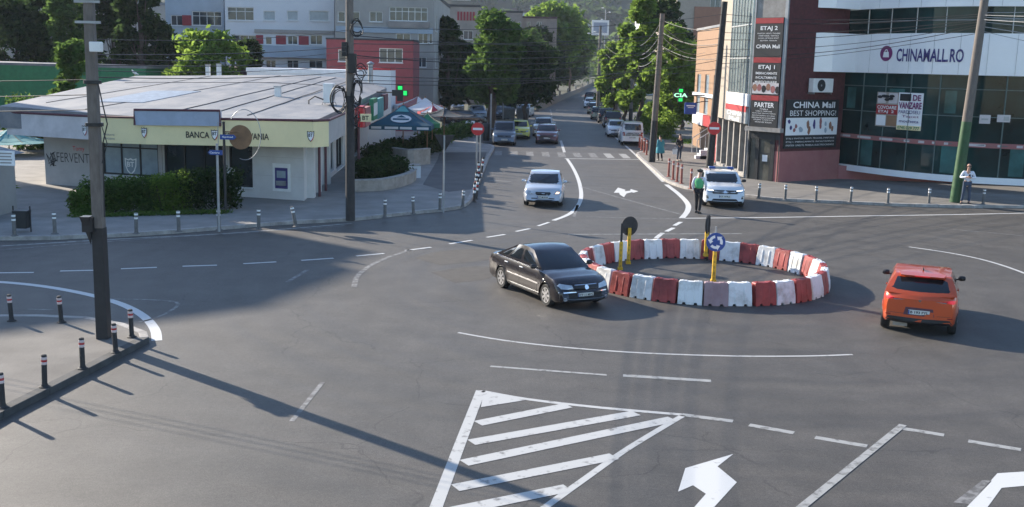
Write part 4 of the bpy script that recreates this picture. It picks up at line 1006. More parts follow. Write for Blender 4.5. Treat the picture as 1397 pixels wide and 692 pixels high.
    for i in range(7):
        ph = math.radians(95 - i * 15.5)
        for j in range(n):
            a = 2 * math.pi * j / n; fr = max(0, -math.sin(a)); rr = math.cos(max(0, math.pi / 2 - ph)) if False else math.sin(ph)
            vs.append(hc + Vector((.088 * k * math.sin(ph) * math.cos(a), .102 * k * math.sin(ph) * math.sin(a) + .006 * k, .095 * k * math.cos(ph) + (.05 * k * fr if i == 0 else .02 * k * fr if i == 1 else 0))))
    q.v = vs
    for i in range(6):
        for j in range(n): q.f.append([i * n + j, i * n + (j + 1) % n, (i + 1) * n + (j + 1) % n, (i + 1) * n + j]); q.m.append(0)
    q.f.append(list(range(6 * n, 7 * n))); q.m.append(0)
    q.build('hair', M[hair], t, smooth=60)
    hm = (p['hb'] + p['ht']) / 2
    for sg in (-1, 1):
        q = MB(); q.lathe([(.004, -.010), (.011, -.004), (.011, .004), (.004, .010)], hm + Vector((sg * .030, -.083, .012)) * k, 8, axis='Y'); q.build('eye', M['black'], t, smooth=60)
        q = MB(); q.lathe([(.008, -.012), (.022, -.006), (.022, .006), (.008, .012)], hm + Vector((sg * .078, .005, -.005)) * k, 8, axis='X'); q.build('ear', M['skin'], t, smooth=60)
    q = MB(); q.box(hm + Vector((0, -.084, -.052)) * k, (.045 * k, .012, .010)); q.build('mouth', M['red_sign'], t)
    return t, p
b = G(1317, 278, PAV)
man, mp_ = person('bald man in a white shirt looking at his phone beside the green pole', (b.x, b.y, PAV), math.radians(-14), 1.84, 'shirt_white', 'trousers_blue', hair='skin',
       pose=dict(le=(-.30, .02, 1.14), lw=(-.07, -.27, 1.20), re=(.30, .02, 1.14), rw=(.09, -.25, 1.18), hb=(0, -.04, 1.55), ht=(0, -.055, 1.69), lk=(-.13, -.01, .50), la=(-.17, .02, .09), lt=(-.22, -.14, .03), rk=(.12, -.01, .5), ra=(.14, .02, .09), rt=(.19, -.14, .03), spi=(0, -.03, 1.10)))
ph = thing('phone', 'black phone held in both hands by the bald man in the white shirt', 'phone', (0, 0, 0))
q = MB(); q.box((0, 0, 0), (.09, .02, .17)); q.build('case', M['black'], ph, bev=.006); q = MB(); q.box((0, .0115, 0), (.08, .002, .15)); q.build('screen', M['glass_dark'], ph)
c_, s_ = math.cos(math.radians(-14)), math.sin(math.radians(-14)); lp = (0.01, -.36, 1.32)
ph.location = (b.x + lp[0] * c_ - lp[1] * s_, b.y + lp[0] * s_ + lp[1] * c_, PAV + lp[2]); ph.rotation_euler = (.5, 0, math.radians(-14))
b = G(952, 291)
off, _ = person('policeman in a green vest and black trousers standing by the white police car', (b.x, b.y, 0), math.radians(150), 1.86, 'shirt_white', 'trousers_black', vest='vest_green',
       pose=dict(lk=(-.10, .03, .50), la=(-.09, .12, .10), lt=(-.10, -.04, .03), rk=(.10, -.06, .50), ra=(.11, -.10, .09), rt=(.12, -.27, .03), le=(-.27, -.02, 1.13), lw=(-.20, -.16, .95), re=(.26, .05, 1.12), rw=(.22, -.03, .88)))
q = MB(); q.lathe([(.085, 1.74), (.13, 1.80), (.135, 1.83), (.05, 1.855)], (0, -.012, 0), 18); q.add([(-.09, -.08, 1.745), (.09, -.08, 1.745), (.07, -.17, 1.725), (-.07, -.17, 1.725), (-.09, -.08, 1.76), (.09, -.08, 1.76), (.07, -.17, 1.738), (-.07, -.17, 1.738)], [(0, 1, 2, 3), (4, 5, 6, 7), (2, 3, 7, 6), (0, 3, 7, 4), (1, 2, 6, 5)]); q.build('cap', M['black'], off, smooth=40)
b = G(926, 220, PAV)
person('pedestrian in a dark jacket and blue jeans by the white steps', (b.x, b.y, PAV), math.radians(30), 1.74, 'dark_cloth', 'trousers_blue', pose=dict(lw=(-.20, -.16, 1.0), rw=(.2, -.12, .95)), coat=True)
q = thing('shopping_bag', 'white carrier bag hanging from the hand of the pedestrian in the dark jacket', 'bag', (b.x - .30, b.y - .15, PAV + .45))
m_ = MB(); m_.add([(-.13, -.06, 0), (.13, -.06, 0), (.13, .06, 0), (-.13, .06, 0), (-.16, -.05, .32), (.16, -.05, .32), (.16, .05, .32), (-.16, .05, .32)], [(3, 2, 1, 0), (0, 1, 5, 4), (1, 2, 6, 5), (2, 3, 7, 6), (3, 0, 4, 7)]); m_.build('pouch', M['white_paint'], q)
m_ = MB(); m_.tube([(-.08, 0, .31), (-.05, 0, .44), (.05, 0, .44), (.08, 0, .31)], .008, 6); m_.build('handle', M['white_paint'], q)
b = G(900, 219, PAV)
wo, _ = person('pedestrian in long teal clothes walking past the dark pole', (b.x, b.y, PAV), math.radians(200), 1.62, 'teal_cloth', 'trousers_black', pose=dict(hb=(0, -.07, 1.52), ht=(0, -.10, 1.65), le=(-.28, .0, 1.16), lw=(-.30, -.10, .95), rk=(.1, -.10, .5), ra=(.1, -.02, .09), lk=(-.1, .02, .5), la=(-.1, .14, .11), lt=(-.11, 0, .03)), coat=True)
m_ = MB(); m_.lathe([(.30, .48), (.28, .7), (.22, .95), (.20, 1.2)], n=18); m_.build('skirt', M['teal_cloth'], wo, smooth=50)
# ------------------------------------------------------------------ building helpers
def facade(mb, wins, p0, p1, z0, z1, holes, depth=.14, mi=0, base=0.0):
    """wall from p0 to p1 (left to right seen from outside) with real openings; holes = (x0, x1, za, zb, columns[, rows])"""
    p0 = Vector((*p0[:2], 0)); p1 = Vector((*p1[:2], 0)); d = (p1 - p0); Lw = d.length; d.normalize(); n = Vector((d.y, -d.x, 0))
    xs = sorted(set([0, Lw] + [h[0] for h in holes] + [h[1] for h in holes])); zs = sorted(set([z0, z1] + [h[2] for h in holes] + [h[3] for h in holes]))
    P = lambda x, z, o=0: p0 + d * x - n * o + Vector((0, 0, z))
    for i in range(len(xs) - 1):
        for j in range(len(zs) - 1):
            cx, cz = (xs[i] + xs[i + 1]) / 2, (zs[j] + zs[j + 1]) / 2
            if any(h[0] < cx < h[1] and h[2] < cz < h[3] for h in holes): continue
            mb.quad(P(xs[i], zs[j]), P(xs[i + 1], zs[j]), P(xs[i + 1], zs[j + 1]), P(xs[i], zs[j + 1]), mi)
    for h in holes:
        x0, x1, a, b = h[:4]
        mb.quad(P(x0, a), P(x1, a), P(x1, a, depth), P(x0, a, depth), mi); mb.quad(P(x0, b), P(x1, b), P(x1, b, depth), P(x0, b, depth), mi)
        mb.quad(P(x0, a), P(x0, b), P(x0, b, depth), P(x0, a, depth), mi); mb.quad(P(x1, a), P(x1, b), P(x1, b, depth), P(x1, a, depth), mi)
        wins.append((p0, d, n, h, depth))
def make_windows(par, wins, fm='frame_white', gm='window_glass', fw=.06):
    for (p0, d, n, h, depth) in wins:
        x0, x1, a, b = h[:4]; nc = h[4] if len(h) > 4 else 2; nr = h[5] if len(h) > 5 else 1
        g_ = h[6] if len(h) > 6 else gm; f_ = h[7] if len(h) > 7 else fm
        P = lambda x, z, o: p0 + d * x - n * o + Vector((0, 0, z))
        ang = math.atan2(d.y, d.x); q = MB()
        def bar(xa, xb, za, zb): q.box(P((xa + xb) / 2, (za + zb) / 2, depth - .035), (xb - xa, .06, zb - za), ang)
        bar(x0, x1, a, a + fw); bar(x0, x1, b - fw, b); bar(x0, x0 + fw, a + fw, b - fw); bar(x1 - fw, x1, a + fw, b - fw)
        for i in range(1, nc): x = x0 + (x1 - x0) * i / nc; bar(x - fw * .4, x + fw * .4, a + fw, b - fw)
        for j in range(1, nr):
            z = a + (b - a) * j / nr if nr > 2 else a + (b - a) * .68
            q.box(P((x0 + x1) / 2, z, depth - .03), (x1 - x0 - 2 * fw, .04, fw * .8), ang)
        w = q.build('window', M[f_], par, world=True)
        q = MB(); q.quad(P(x0, a, depth - .01), P(x1, a, depth - .01), P(x1, b, depth - .01), P(x0, b, depth - .01)); q.build('pane', M[g_], w, world=True, fix=False)
        # sill
        if (b - a) < 2.2:
            q = MB(); q.box(P((x0 + x1) / 2, a - .03, -.05), (x1 - x0 + .1, .12, .05), ang); q.build('sill', M['wall_white'], w, world=True)
def building(name, label, poly, z1, wm_, rm, holes={}, z0=-.02, parapet=.3, cat='building', fm='frame_white', gm='window_glass', group=None):
    c = sum((Vector((*p[:2], 0)) for p in poly), Vector()) / len(poly)
    t = thing(name, label, cat, (c.x, c.y, 0), 0, group); mb = MB(); wins = []
    for i in range(len(poly)):
        facade(mb, wins, poly[i], poly[(i + 1) % len(poly)], z0, z1, holes.get(i, []))
    mb.build('wall', M[wm_], t, world=True, fix=False)
    q = MB(); big = [(c + (Vector((*p[:2], 0)) - c) * 1.012)[:2] for p in poly]; q.prism(big, z1 - .02, z1 + parapet); q.build('roof', M[rm], t, world=True)
    make_windows(t, wins, fm, gm)
    return t
# poly order: counter clockwise seen from above starting so that edge 0 faces the camera, left to right
# ================================================================== bank
bank = thing('bank_building', 'single storey bank with a cream fascia, sloping sheet roof and white shield emblems', 'building', (-15, 52, 0))
BP = [(-21.3, 48.25), (-8.83, 44.56), (-10.3, 75), (-24, 78)]
e0 = (Vector(BP[1]) - Vector(BP[0])); eL = e0.length
def bx(u):  # distance along the front wall of the point seen at column u
    d = ray(u, 250); d2 = Vector((d.x, d.y)); a = Vector(BP[0]); e = e0.normalized()
    den = d2.x * e.y - d2.y * e.x; tt = (a.x * e.y - a.y * e.x) / den
    return (d2 * tt - a).dot(e)
mb = MB(); wins = []
facade(mb, wins, BP[0], BP[1], -.02, 2.9, [(bx(141), bx(217), .75, 2.55, 3, 2, 'glass_pale', 'black'), (bx(225), bx(306), .25, 2.55, 3, 1, 'glass_dark', 'black'), (bx(313), bx(345), .55, 2.55, 1, 1, 'glass_dark', 'black')], .12)
sideL = 30.4
facade(mb, wins, BP[1], BP[2], -.02, 2.9, [(1.6, 2.5, .15, 2.4, 1, 1, 'glass_dark', 'black'), (4.2, 5.4, .15, 2.4, 1, 1, 'glass_dark', 'black'), (7.2, 10.2, .5, 2.4, 2, 1, 'glass_dark', 'black'), (11.5, 14.5, .3, 2.4, 2, 1, 'glass_dark', 'black'), (16, 19, .3, 2.4, 2, 1, 'glass_dark', 'black'), (20.5, 23.5, .3, 2.4, 2, 1, 'glass_dark', 'black')], .15)
facade(mb, wins, BP[2], BP[3], -.02, 2.9, []); facade(mb, wins, BP[3], BP[0], -.02, 2.9, [])
mb.build('wall', M['wall_bank'], bank, world=True, fix=False)
make_windows(bank, wins, 'black', 'glass_dark', .07)
q = MB()  # grey rendered left part
en = Vector((e0.y, -e0.x)).normalized(); ed = e0.normalized()
def bpnt(x, o, z): p = Vector(BP[0]) + ed * x + en * o; return Vector((p.x, p.y, z))
q.add([bpnt(-.03, .03, 0), bpnt(bx(139), .03, 0), bpnt(bx(139), .03, 2.45), bpnt(-.03, .03, 2.45), bpnt(-.03, -.3, 0), bpnt(bx(139), -.03, 0), bpnt(bx(139), -.03, 2.45), bpnt(-.03, -.3, 2.45)], [(0, 1, 2, 3), (0, 3, 7, 4), (1, 5, 6, 2), (3, 2, 6, 7)])
q.build('rendered_wall', M['wall_bank_grey'], bank, world=True)
q = MB(); put_text(q, 'FERVENT', bpnt(bx(80), .036, V(80, 222, 47.6).z), (ed.x, ed.y, 0), bx(124) - bx(80), .42, bold=-.01)
q.build('graffiti', M['dark_paint'], bank, world=True)
q = MB(); rr = random.Random(3)
for k in range(3):
    pts = []
    for j in range(9): pts.append(bpnt(bx(66) + .9 * rr.random() * (bx(82) - bx(66)), .042, V(74, 222, 47.6).z + rr.uniform(-.25, .45)))
    q.tube(pts, .014, 5)
q.build('graffiti', M['dark_paint'], bank, world=True)
q = MB(); put_text(q, 'Tomy', bpnt(bx(102), .036, V(104, 209, 47.2).z), (ed.x, ed.y, 0), bx(118) - bx(102), .26, bold=0); q.build('graffiti', M['red_sign'], bank, world=True)
# fascia as a band with sloping roof over it
FR = [Vector((-23.0, 49.2, 3.36)), Vector((-22.3, 46.8, 3.40)), Vector((-17.3, 44.2, 3.45)), Vector((-15.0, 43.3, 3.50)), Vector((-8.15, 42.9, 3.56)), Vector((-7.6, 43.6, 3.56)), Vector((-9.0, 75.0, 3.62))]
def fband(pts, dz, mats, name, thick=.12, parent=bank):
    q = MB()
    for a, b in zip(pts[:-1], pts[1:]):
        t = (b - a); t.z = 0; t.normalize(); n = Vector((t.y, -t.x, 0)) * thick
        q.add([a + Vector((0, 0, -dz)), b + Vector((0, 0, -dz)), b, a, a - n + Vector((0, 0, -dz)), b - n + Vector((0, 0, -dz)), b - n, a - n], [(0, 1, 2, 3), (5, 4, 7, 6), (0, 4, 5, 1), (3, 2, 6, 7)])
    return q.build(name, mats, parent, world=True)
fband(FR[0:3], .95, M['fascia_grey'], 'fascia')
fband(FR[2:6], 1.05, M['fascia_cream'], 'fascia')
fband(FR[5:7], .95, M['wall_bank_grey'], 'fascia')
q = MB()
for a, b in zip(FR[:-1], FR[1:]): q.tube([a + Vector((0, 0, .03)), b + Vector((0, 0, .03))], .055, 6)
q.build('roof_edge_trim', M['trim_maroon'], bank, world=True)
BK = [Vector((-26.5, 75, 4.55)), Vector((-9.0, 75, 5.25))]
def roof_z(x, y):
    t = max(0, min(1, (y - 43.5) / 31.5)); return 3.50 + t * float(np.interp(x, (-26, -15, -11.5, -9), (1.05, 1.38, 1.25, .62)))
q = MB(); rows = []
for i in range(13):
    t = i / 12; y = 43 + t * 32; row = []
    xl = -22.6 - 3.9 * t; xr = -8.12 - .9 * t
    for j in range(11):
        s = j / 10; x = xl + (xr - xl) * s
        yf = np.interp(x, [p.x for p in FR[1:5]], [p.y for p in FR[1:5]]) + .03; yy = yf + (75 - yf) * t
        row.append(Vector((x, yy, roof_z(x, yy) + .06)))
    rows.append(row)
q.v = [p for r in rows for p in r]
for i in range(12):
    for j in range(10): q.f.append([i * 11 + j, i * 11 + j + 1, (i + 1) * 11 + j + 1, (i + 1) * 11 + j]); q.m.append(0)
b0 = len(q.v); ring = [rows[0][j] for j in range(11)] + [rows[i][10] for i in range(1, 13)] + [rows[12][j] for j in range(9, -1, -1)] + [rows[i][0] for i in range(11, 0, -1)]
q.add(ring + [Vector((p.x, p.y, 2.75)) for p in ring], [(i, (i + 1) % len(ring), (i + 1) % len(ring) + len(ring), i + len(ring)) for i in range(len(ring))] + [tuple(range(len(ring), 2 * len(ring)))])
roof = q.build('roof', M['roof_sheet'], bank, world=True)
q = MB()
for (xa, ya, xb, yb) in [(-18.5, 46, -16.2, 74), (-14.6, 45, -13.4, 74), (-11.3, 45, -11.2, 74), (-21.5, 49, -21, 74), (-12.9, 44.5, -12.4, 74)]:
    n = 12; pts = []
    for i in range(n + 1):
        x = xa + (xb - xa) * i / n + rr.uniform(-.04, .04); y = ya + (yb - ya) * i / n; pts.append(Vector((x, y, roof_z(x, y) + .075)))
    q.tube(pts, .022 if xa > -16 else .014, 5)
for (xa, xb, y) in [(-24, -9.2, 66)]:
    q.tube([Vector((xa + (xb - xa) * i / 10, y + rr.uniform(-.05, .05), roof_z(xa + (xb - xa) * i / 10, y) + .07)) for i in range(11)], .02, 5)
q.build('seam', M['tar'], roof, world=True)
q = MB(); P = [(-19.8, 50), (-17.4, 50), (-17.0, 58), (-19.6, 58)]; q.add([(x, y, roof_z(x, y) + .085) for x, y in P] + [(x, y, roof_z(x, y) + .03) for x, y in P], [(0, 1, 2, 3), (0, 1, 5, 4), (1, 2, 6, 5), (2, 3, 7, 6), (3, 0, 4, 7)]); q.build('blue_patch', M['roof_blue'], roof, world=True)
# blue signboard step on the fascia
q = MB(); a = FR[2].lerp(FR[3], .82); b = FR[3].lerp(FR[4], .46)
A, B = Vector((a.x, a.y - .20, 3.22)), Vector((b.x, b.y - .20, 3.28))
q.add([A, B, B + Vector((0, 0, .60)), A + Vector((0, 0, .60)), A + Vector((0, .25, 0)), B + Vector((0, .25, 0)), B + Vector((0, .25, .60)), A + Vector((0, .25, .60))], [(0, 1, 2, 3), (5, 4, 7, 6), (0, 3, 7, 4), (1, 5, 6, 2), (3, 2, 6, 7), (0, 4, 5, 1)]); sb = q.build('signboard', M['fascia_blue'], bank, world=True)
q = MB(); q.tube([A, A + Vector((0, 0, .62)), B + Vector((0, 0, .62)), B], .05, 6); q.build('trim', M['trim_maroon'], sb, world=True)
# lettering and shields
def fpt(u, v):   # point on the fascia front plane
    d = ray(u, v)
    for a, b in zip(FR[:5], FR[1:6]):
        e = b - a; den = d.x * e.y - d.y * e.x
        tt = (a.x * e.y - a.y * e.x) / den; p = CP + d * tt; s = ((p - a).x * e.x + (p - a).y * e.y) / (e.x ** 2 + e.y ** 2)
        if 0 <= s <= 1:
            n = Vector((e.y, -e.x, 0)).normalized(); return p + n * .02, Vector((e.x, e.y, 0)).normalized()
    return p, Vector((1, 0, 0))
for s, ua, ub, v, h in [('BANCA', 254, 286, 188, .26), ('TRANSILVANIA', 305, 367, 189.5, .26)]:
    p, xd = fpt(ua, v); p2, _ = fpt(ub, v); q = MB(); put_text(q, s, p, xd, (p2 - p).length, h, bold=.015); q.build('lettering', M['black'], bank, world=True)
p, xd = fpt(141, 184); q = MB(); put_text(q, 'CREDITE', p + Vector((0, 0, -.02)), xd, .6, .07); put_text(q, 'DEPOZITE', p + Vector((0, 0, -.18)), xd, .6, .07); q.build('lettering', M['wall_grey'], bank, world=True)
SH = [(-.5, .5), (-.2, .42), (0, .5), (.2, .42), (.5, .5), (.46, 0), (.30, -.32), (0, -.55), (-.30, -.32), (-.46, 0)]
def shield(c, xd, w, h, m1, m2, par=bank, txt=True, gold=True):
    n = Vector((xd.y, -xd.x, 0)); q = MB()
    q.add([c + xd * (x * w) + Vector((0, 0, z * h)) for x, z in SH], [tuple(range(10))]); o = q.build('shield_emblem', m1, par, world=True)
    q = MB(); q.add([c + n * .006 + xd * (x * w * .8) + Vector((0, 0, z * h * .8)) for x, z in SH], [tuple(range(10))]); q.build('field', m2, o, world=True)
    if gold:
        q = MB(); q.add([c + n * .010 + xd * (x * w) + Vector((0, 0, z * h)) for x, z in [(.48, .1), (.30, -.32), (0, -.55), (.1, -.38), (.25, -.2)]], [tuple(range(5))]); q.build('stripe', M['red_sign'], o, world=True)
    q = MB(); put_text(q, 'BT', c + n * .014 + xd * (-w * .30) + Vector((0, 0, -h * .05)), xd, w * .6, h * .32, bold=.03); q.build('lettering', m1, o, world=True)
for u, v in ((116, 178), (197, 181), (293, 184), (428 - .5, 186)):
    c, xd = fpt(min(u, 424), v)
    shield(c, xd, .30, .42, M['dark_paint'], M['white_sign'])
c = bpnt(bx(177.5), -.10, V(177, 227, 47).z); shield(c, Vector((ed.x, ed.y, 0)), .62, .72, M['white_sign'], M['glass_pale'], gold=False)
# cash machine in the right part of the front
q = MB(); xa, xb = bx(376), bx(393); za, zb = V(384, 256, 45.2).z, V(384, 228, 45.2).z
def pbox(x0, x1, z0_, z1_, o0, o1):
    return [bpnt(x0, o1, z0_), bpnt(x1, o1, z0_), bpnt(x1, o1, z1_), bpnt(x0, o1, z1_), bpnt(x0, o0, z0_), bpnt(x1, o0, z0_), bpnt(x1, o0, z1_), bpnt(x0, o0, z1_)]
BF = [(0, 1, 2, 3), (5, 4, 7, 6), (0, 3, 7, 4), (1, 5, 6, 2), (3, 2, 6, 7), (0, 4, 5, 1)]
q.add(pbox(xa - .12, xb + .12, za - .12, zb + .18, -.05, .03), BF); atm = q.build('cash_machine', M['frame_white'], bank, world=True)
q = MB(); q.add(pbox(xa, xb, za, zb, -.05, .045), BF); q.build('front_panel', M['navy'], atm, world=True)
w = xb - xa; h = zb - za
q = MB(); q.add(pbox(xa + w * .15, xb - w * .15, za + h * .52, za + h * .86, 0, .055), BF); q.build('screen', M['glass_pale'], atm, world=True)
q = MB(); q.add(pbox(xa + w * .12, xb - w * .12, za + h * .15, za + h * .38, 0, .10), BF); q.build('keypad', M['steel'], atm, world=True)
for ua, ub in ((307, 312), (218, 223)): q = MB(); q.add(pbox(bx(ua), bx(ub), 0, 2.6, -.02, .05), BF); q.build('pilaster', M['wall_bank_grey'], bank, world=True)
q = MB(); q.add(pbox(bx(314), bx(321), .95, 1.35, .02, .18), BF); q.build('letter_box', M['frame_white'], bank, world=True)
q = MB()
for z in (1.1, 1.9): q.add(pbox(bx(346), bx(414), z, z + .01, .0, .004), BF)
q.build('panel_joint', M['wall_bank_grey'], bank, world=True)
# pilasters, doors and signs on the street side
ss = (Vector(BP[2]) - Vector(BP[1])); sl = ss.length; sd = ss.normalized(); sn = Vector((sd.y, -sd.x))
def spnt(x, o, z): p = Vector(BP[1]) + sd * x + sn * o; return Vector((p.x, p.y, z))
def sbox(q, x0, x1, z0_, z1_, o0, o1): q.add([spnt(x0, o1, z0_), spnt(x1, o1, z0_), spnt(x1, o1, z1_), spnt(x0, o1, z1_), spnt(x0, o0, z0_), spnt(x1, o0, z0_), spnt(x1, o0, z1_), spnt(x0, o0, z1_)], BF)
q = MB()
for x in (.9, 2.9, 6.2): q = MB(); sbox(q, x, x + .5, 0, 2.6, -.02, .30); q.build('pilaster', M['wall_bank'], bank, world=True)
q = MB()
for x in (1.5, 3.6): q = MB(); q.tube([spnt(x, .45, 0.02), spnt(x, .45, 2.6)], .06, 8); q.build('downpipe', M['trim_maroon'], bank, world=True)
SG = [('narrow red shop sign over the side of the bank', 'red_sign', 9.0, 10.2, 2.7, 3.75, None), ('pink shop sign next to the narrow red one', 'plinth_pink', 10.6, 13.6, 2.6, 3.6, None), ('green leaf shop sign in a pale frame above the terrace', 'green_metal', 15.5, 18.2, 2.7, 3.9, None), ('teal shop sign beyond the green leaf sign', 'umbrella_teal', 19, 23, 2.6, 3.8, None), ('dark brown sign box near the far end of the bank side', 'trim_maroon', 24, 27, 2.9, 3.9, None)]
for lab, m, x0, x1, a, b, tx in SG:
    p = spnt((x0 + x1) / 2, 1.5, a); t = thing('shop_sign', lab, 'sign', p)
    q = MB(); sbox(q, x0, x1, a, b, 1.38, 1.62); q.build('panel', M[m], t, world=True)
    q = MB(); sbox(q, x0 + .15, x1 - .15, a + .25, b - .25, 1.60, 1.64); q.build('face', M['frame_white' if 'pale' in lab else m], t, world=True)
t = thing('shop_sign', 'small cream sign with letters BT hung at the street side of the bank', 'sign', tuple(V(499, 161, 50))); q = MB(); q.box((0, 0, 0), (.50, .12, .36)); q.build('panel', M['fascia_cream'], t)
q = MB(); put_text(q, 'BT', (-.15, -.07, -.1), (1, 0, 0), .3, .2); q.build('lettering', M['black'], t)
q = MB(); q.tube([(0, 0, .18), (-.0, .0, .45), (-.5, 0, .5)], .02, 6); q.build('bracket', M['black'], t)
p = V(496, 215, 52); t = thing('pipe_post', 'tall dark red post at the front of the terrace by the bank', 'post', (-8.0, 54.6, PAV)); q = MB(); q.tube([(0, 0, 0), (0, 0, 2.9)], .07, 8); q.build('pole', M['trim_maroon'], t)
# things on the roof
def on_roof(x, y): return (x, y, roof_z(x, y) + .05)
p = V(446, 140, 53.5); t = thing('outdoor_unit', 'tall pale air conditioning unit on the bank roof near the dark utility pole', 'air conditioner', on_roof(-9.3, 53.5))
q = MB(); q.box((0, 0, .62), (.46, .9, .95)); q.build('casing', M['frame_white'], t, bev=.02); q = MB(); q.lathe([(.02, 0), (.36, 0), (.36, .02), (.33, .03)], (.23, 0, .65), 20, axis='X'); q.build('fan_grille', M['steel'], t)
q = MB()
for y in (-.35, .35): q.tube([(-.3, y, 0), (-.25, y, .15), (.25, y, .15), (.3, y, 0)], .02, 6)
q.tube([(-.2, -.5, .3), (-.6, -.6, .45), (-.9, -.6, .25), (-.9, -.6, 0)], .035, 6); q.build('frame', M['black'], t)
t = thing('roof_vent', 'short white vent box on the bank roof left of the air conditioning unit', 'vent', on_roof(-12.4, 56)); q = MB(); q.box((0, 0, .25), (.30, .3, .5)); q.build('shaft', M['frame_white'], t); q = MB(); q.box((0, 0, .52), (.38, .38, .05)); q.build('cap', M['steel'], t)
t = thing('chimney', 'round metal flue pipe with a cap rising behind the bank roof near the pharmacy cross', 'chimney', (-9.6, 71, 4.6)); q = MB(); q.lathe([(.16, 0), (.16, 1.15)], n=14); q.build('pipe', M['galv'], t, smooth=40); q = MB(); q.lathe([(.16, 1.15), (.22, 1.18), (.26, 1.25), (.05, 1.38)], n=14); q.build('cap', M['galv'], t, smooth=40)
for i, (u, v0, v1, lab) in enumerate([(284, 89, 107, 'left of two white posts behind the bank roof ridge'), (299, 88, 107, 'right of two white posts behind the bank roof ridge')]):
    a = V(u, v1, 77); b = V(u, v0, 77); t = thing('ridge_post', lab, 'post', (a.x, 77, 0)); q = MB(); q.box((0, 0, b.z / 2), (.28, .28, b.z)); q.build('shaft', M['frame_white'], t); q = MB(); q.box((0, 0, b.z + .03), (.34, .34, .07)); q.build('cap', M['concrete'], t)
# white flat annexe behind
building('annexe', 'low white flat roofed annexe between the bank roof and the red building', [(-20, 80), (-10.0, 80), (-10, 86), (-20, 86)], 5.0, 'wall_white', 'roof_white', {0: [(7.5, 9.5, 3.6, 4.6, 2)]})
building('shop_building', 'white boxy shop end behind the flue pipe with a red trimmed roof', [(-11.2, 76.5), (-8.9, 76.5), (-8.9, 79.5), (-11.2, 79.5)], 5.4, 'wall_white', 'red_paint', {}, parapet=.12)
building('maroon_shed', 'low building with a dark maroon roof between the green hall and the bank', [(-33, 92), (-16, 92), (-16, 104), (-33, 104)], 4.9, 'maroon_roof', 'maroon_roof', {})
gh = building('green_hall', 'long low green metal hall with a pale roof behind the trees on the left', [(-52, 90), (-29.6, 86), (-28, 98), (-52, 102)], 5.0, 'green_metal', 'roof_sheet', {}, parapet=.18)
# red building
z0r, z1r = 4.0, 8.2
building('red_building', 'small red plastered building with a dark flat roof and a three part window', [(-16.2, 92), (-8.8, 92), (-9.0, 100), (-16.4, 100)], 7.75, 'wall_red', 'tar', {0: [(1.0, 1.75, 5.9, 6.9, 1), (4.5, 6.5, 5.9, 7.1, 3)]}, parapet=.12)
# apartment blocks
def winrow(us, ya, z0_, z1_): return us
def px(u, Y): return V(u, 60, Y).x
def pz(v, Y, u=400): return V(u, v, Y).z
Y = 112
X0, X1 = px(227, Y), px(306, Y)
def hx(a, b, va, vb, X0, Y, nc=2, *r): return (px(a, Y) - X0, px(b, Y) - X0, pz(vb, Y, (a + b) / 2), pz(va, Y, (a + b) / 2), nc, *r)
building('apartment_block', 'blue grey apartment block with a red panel and white balcony glazing at the upper left', [(X0, Y), (X1, Y), (X1, Y + 12), (X0, Y + 12)], 13.2, 'wall_blue_grey', 'roof_sheet', {0: [hx(234, 250, 21, 35, X0, Y, 2), hx(263, 303, 16, 35, X0, Y, 4, 2), hx(234, 250, 56, 70, X0, Y, 2), hx(263, 303, 52, 70, X0, Y, 4, 2)]})
t = thing('wall_panel', 'dark red wall panel on the blue grey apartment block', 'panel', (px(256, Y), Y - .04, 0)); q = MB(); q.box((0, 0, (pz(21, Y, 256) + pz(35, Y, 256)) / 2), (px(263, Y) - px(250, Y) - .05, .06, pz(21, Y, 256) - pz(35, Y, 256))); q.build('board', M['balcony_red'], t)
Y = 108; X0, X1 = px(308, Y), px(456, Y)
blk = building('apartment_block', 'large white apartment block with roller shuttered windows above a red banded balcony floor', [(X0, Y), (X1, Y), (X1, Y + 13), (X0, Y + 13)], 13.0, 'wall_white', 'roof_white',
    {0: [hx(311, 347, 10, 28, X0, Y, 3, 2), hx(360, 376, 15, 28, X0, Y, 1, 1, 'glass_pale'), hx(392, 407, 15, 28, X0, Y, 1, 1, 'glass_pale'), hx(422, 449, 15, 29, X0, Y, 1, 1, 'glass_pale')]
        + [hx(362, 371, 50, 61, X0, Y, 1), hx(392, 406, 49, 61, X0, Y, 2), hx(423, 440, 48, 61, X0, Y, 2), hx(362, 376, 82, 93, X0, Y, 2), hx(391, 407, 82, 93, X0, Y, 2), hx(421, 440, 82, 93, X0, Y, 2), hx(316, 350, 48, 62, X0, Y, 3)]})
q = MB(); z = pz(46, Y, 400); q.box(((px(348, Y) + X1) / 2, Y - .10, (z + pz(41, Y, 400)) / 2), (X1 - px(348, Y), .2, pz(41, Y, 400) - z)); q.build('band', M['wall_grey'], blk, world=True)
for a, b in ((349, 360), (376, 391), (407, 422)):
    q = MB(); q.box(((px(a, Y) + px(b, Y)) / 2, Y - .04, (pz(49, Y, 400) + pz(61, Y, 400)) / 2), (px(b, Y) - px(a, Y) - .1, .06, pz(49, Y, 400) - pz(61, Y, 400))); q.build('red_panel', M['balcony_red'], blk, world=True)
q = MB(); q.box(((px(348, Y) + X1) / 2, Y - .35, (pz(63, Y, 400) + pz(79, Y, 400)) / 2), (X1 - px(348, Y), .7, pz(63, Y, 400) - pz(79, Y, 400))); q.build('balcony', M['wall_blue_grey'], blk, world=True)
Y = 104; X0, X1 = px(457, Y), px(592, Y)
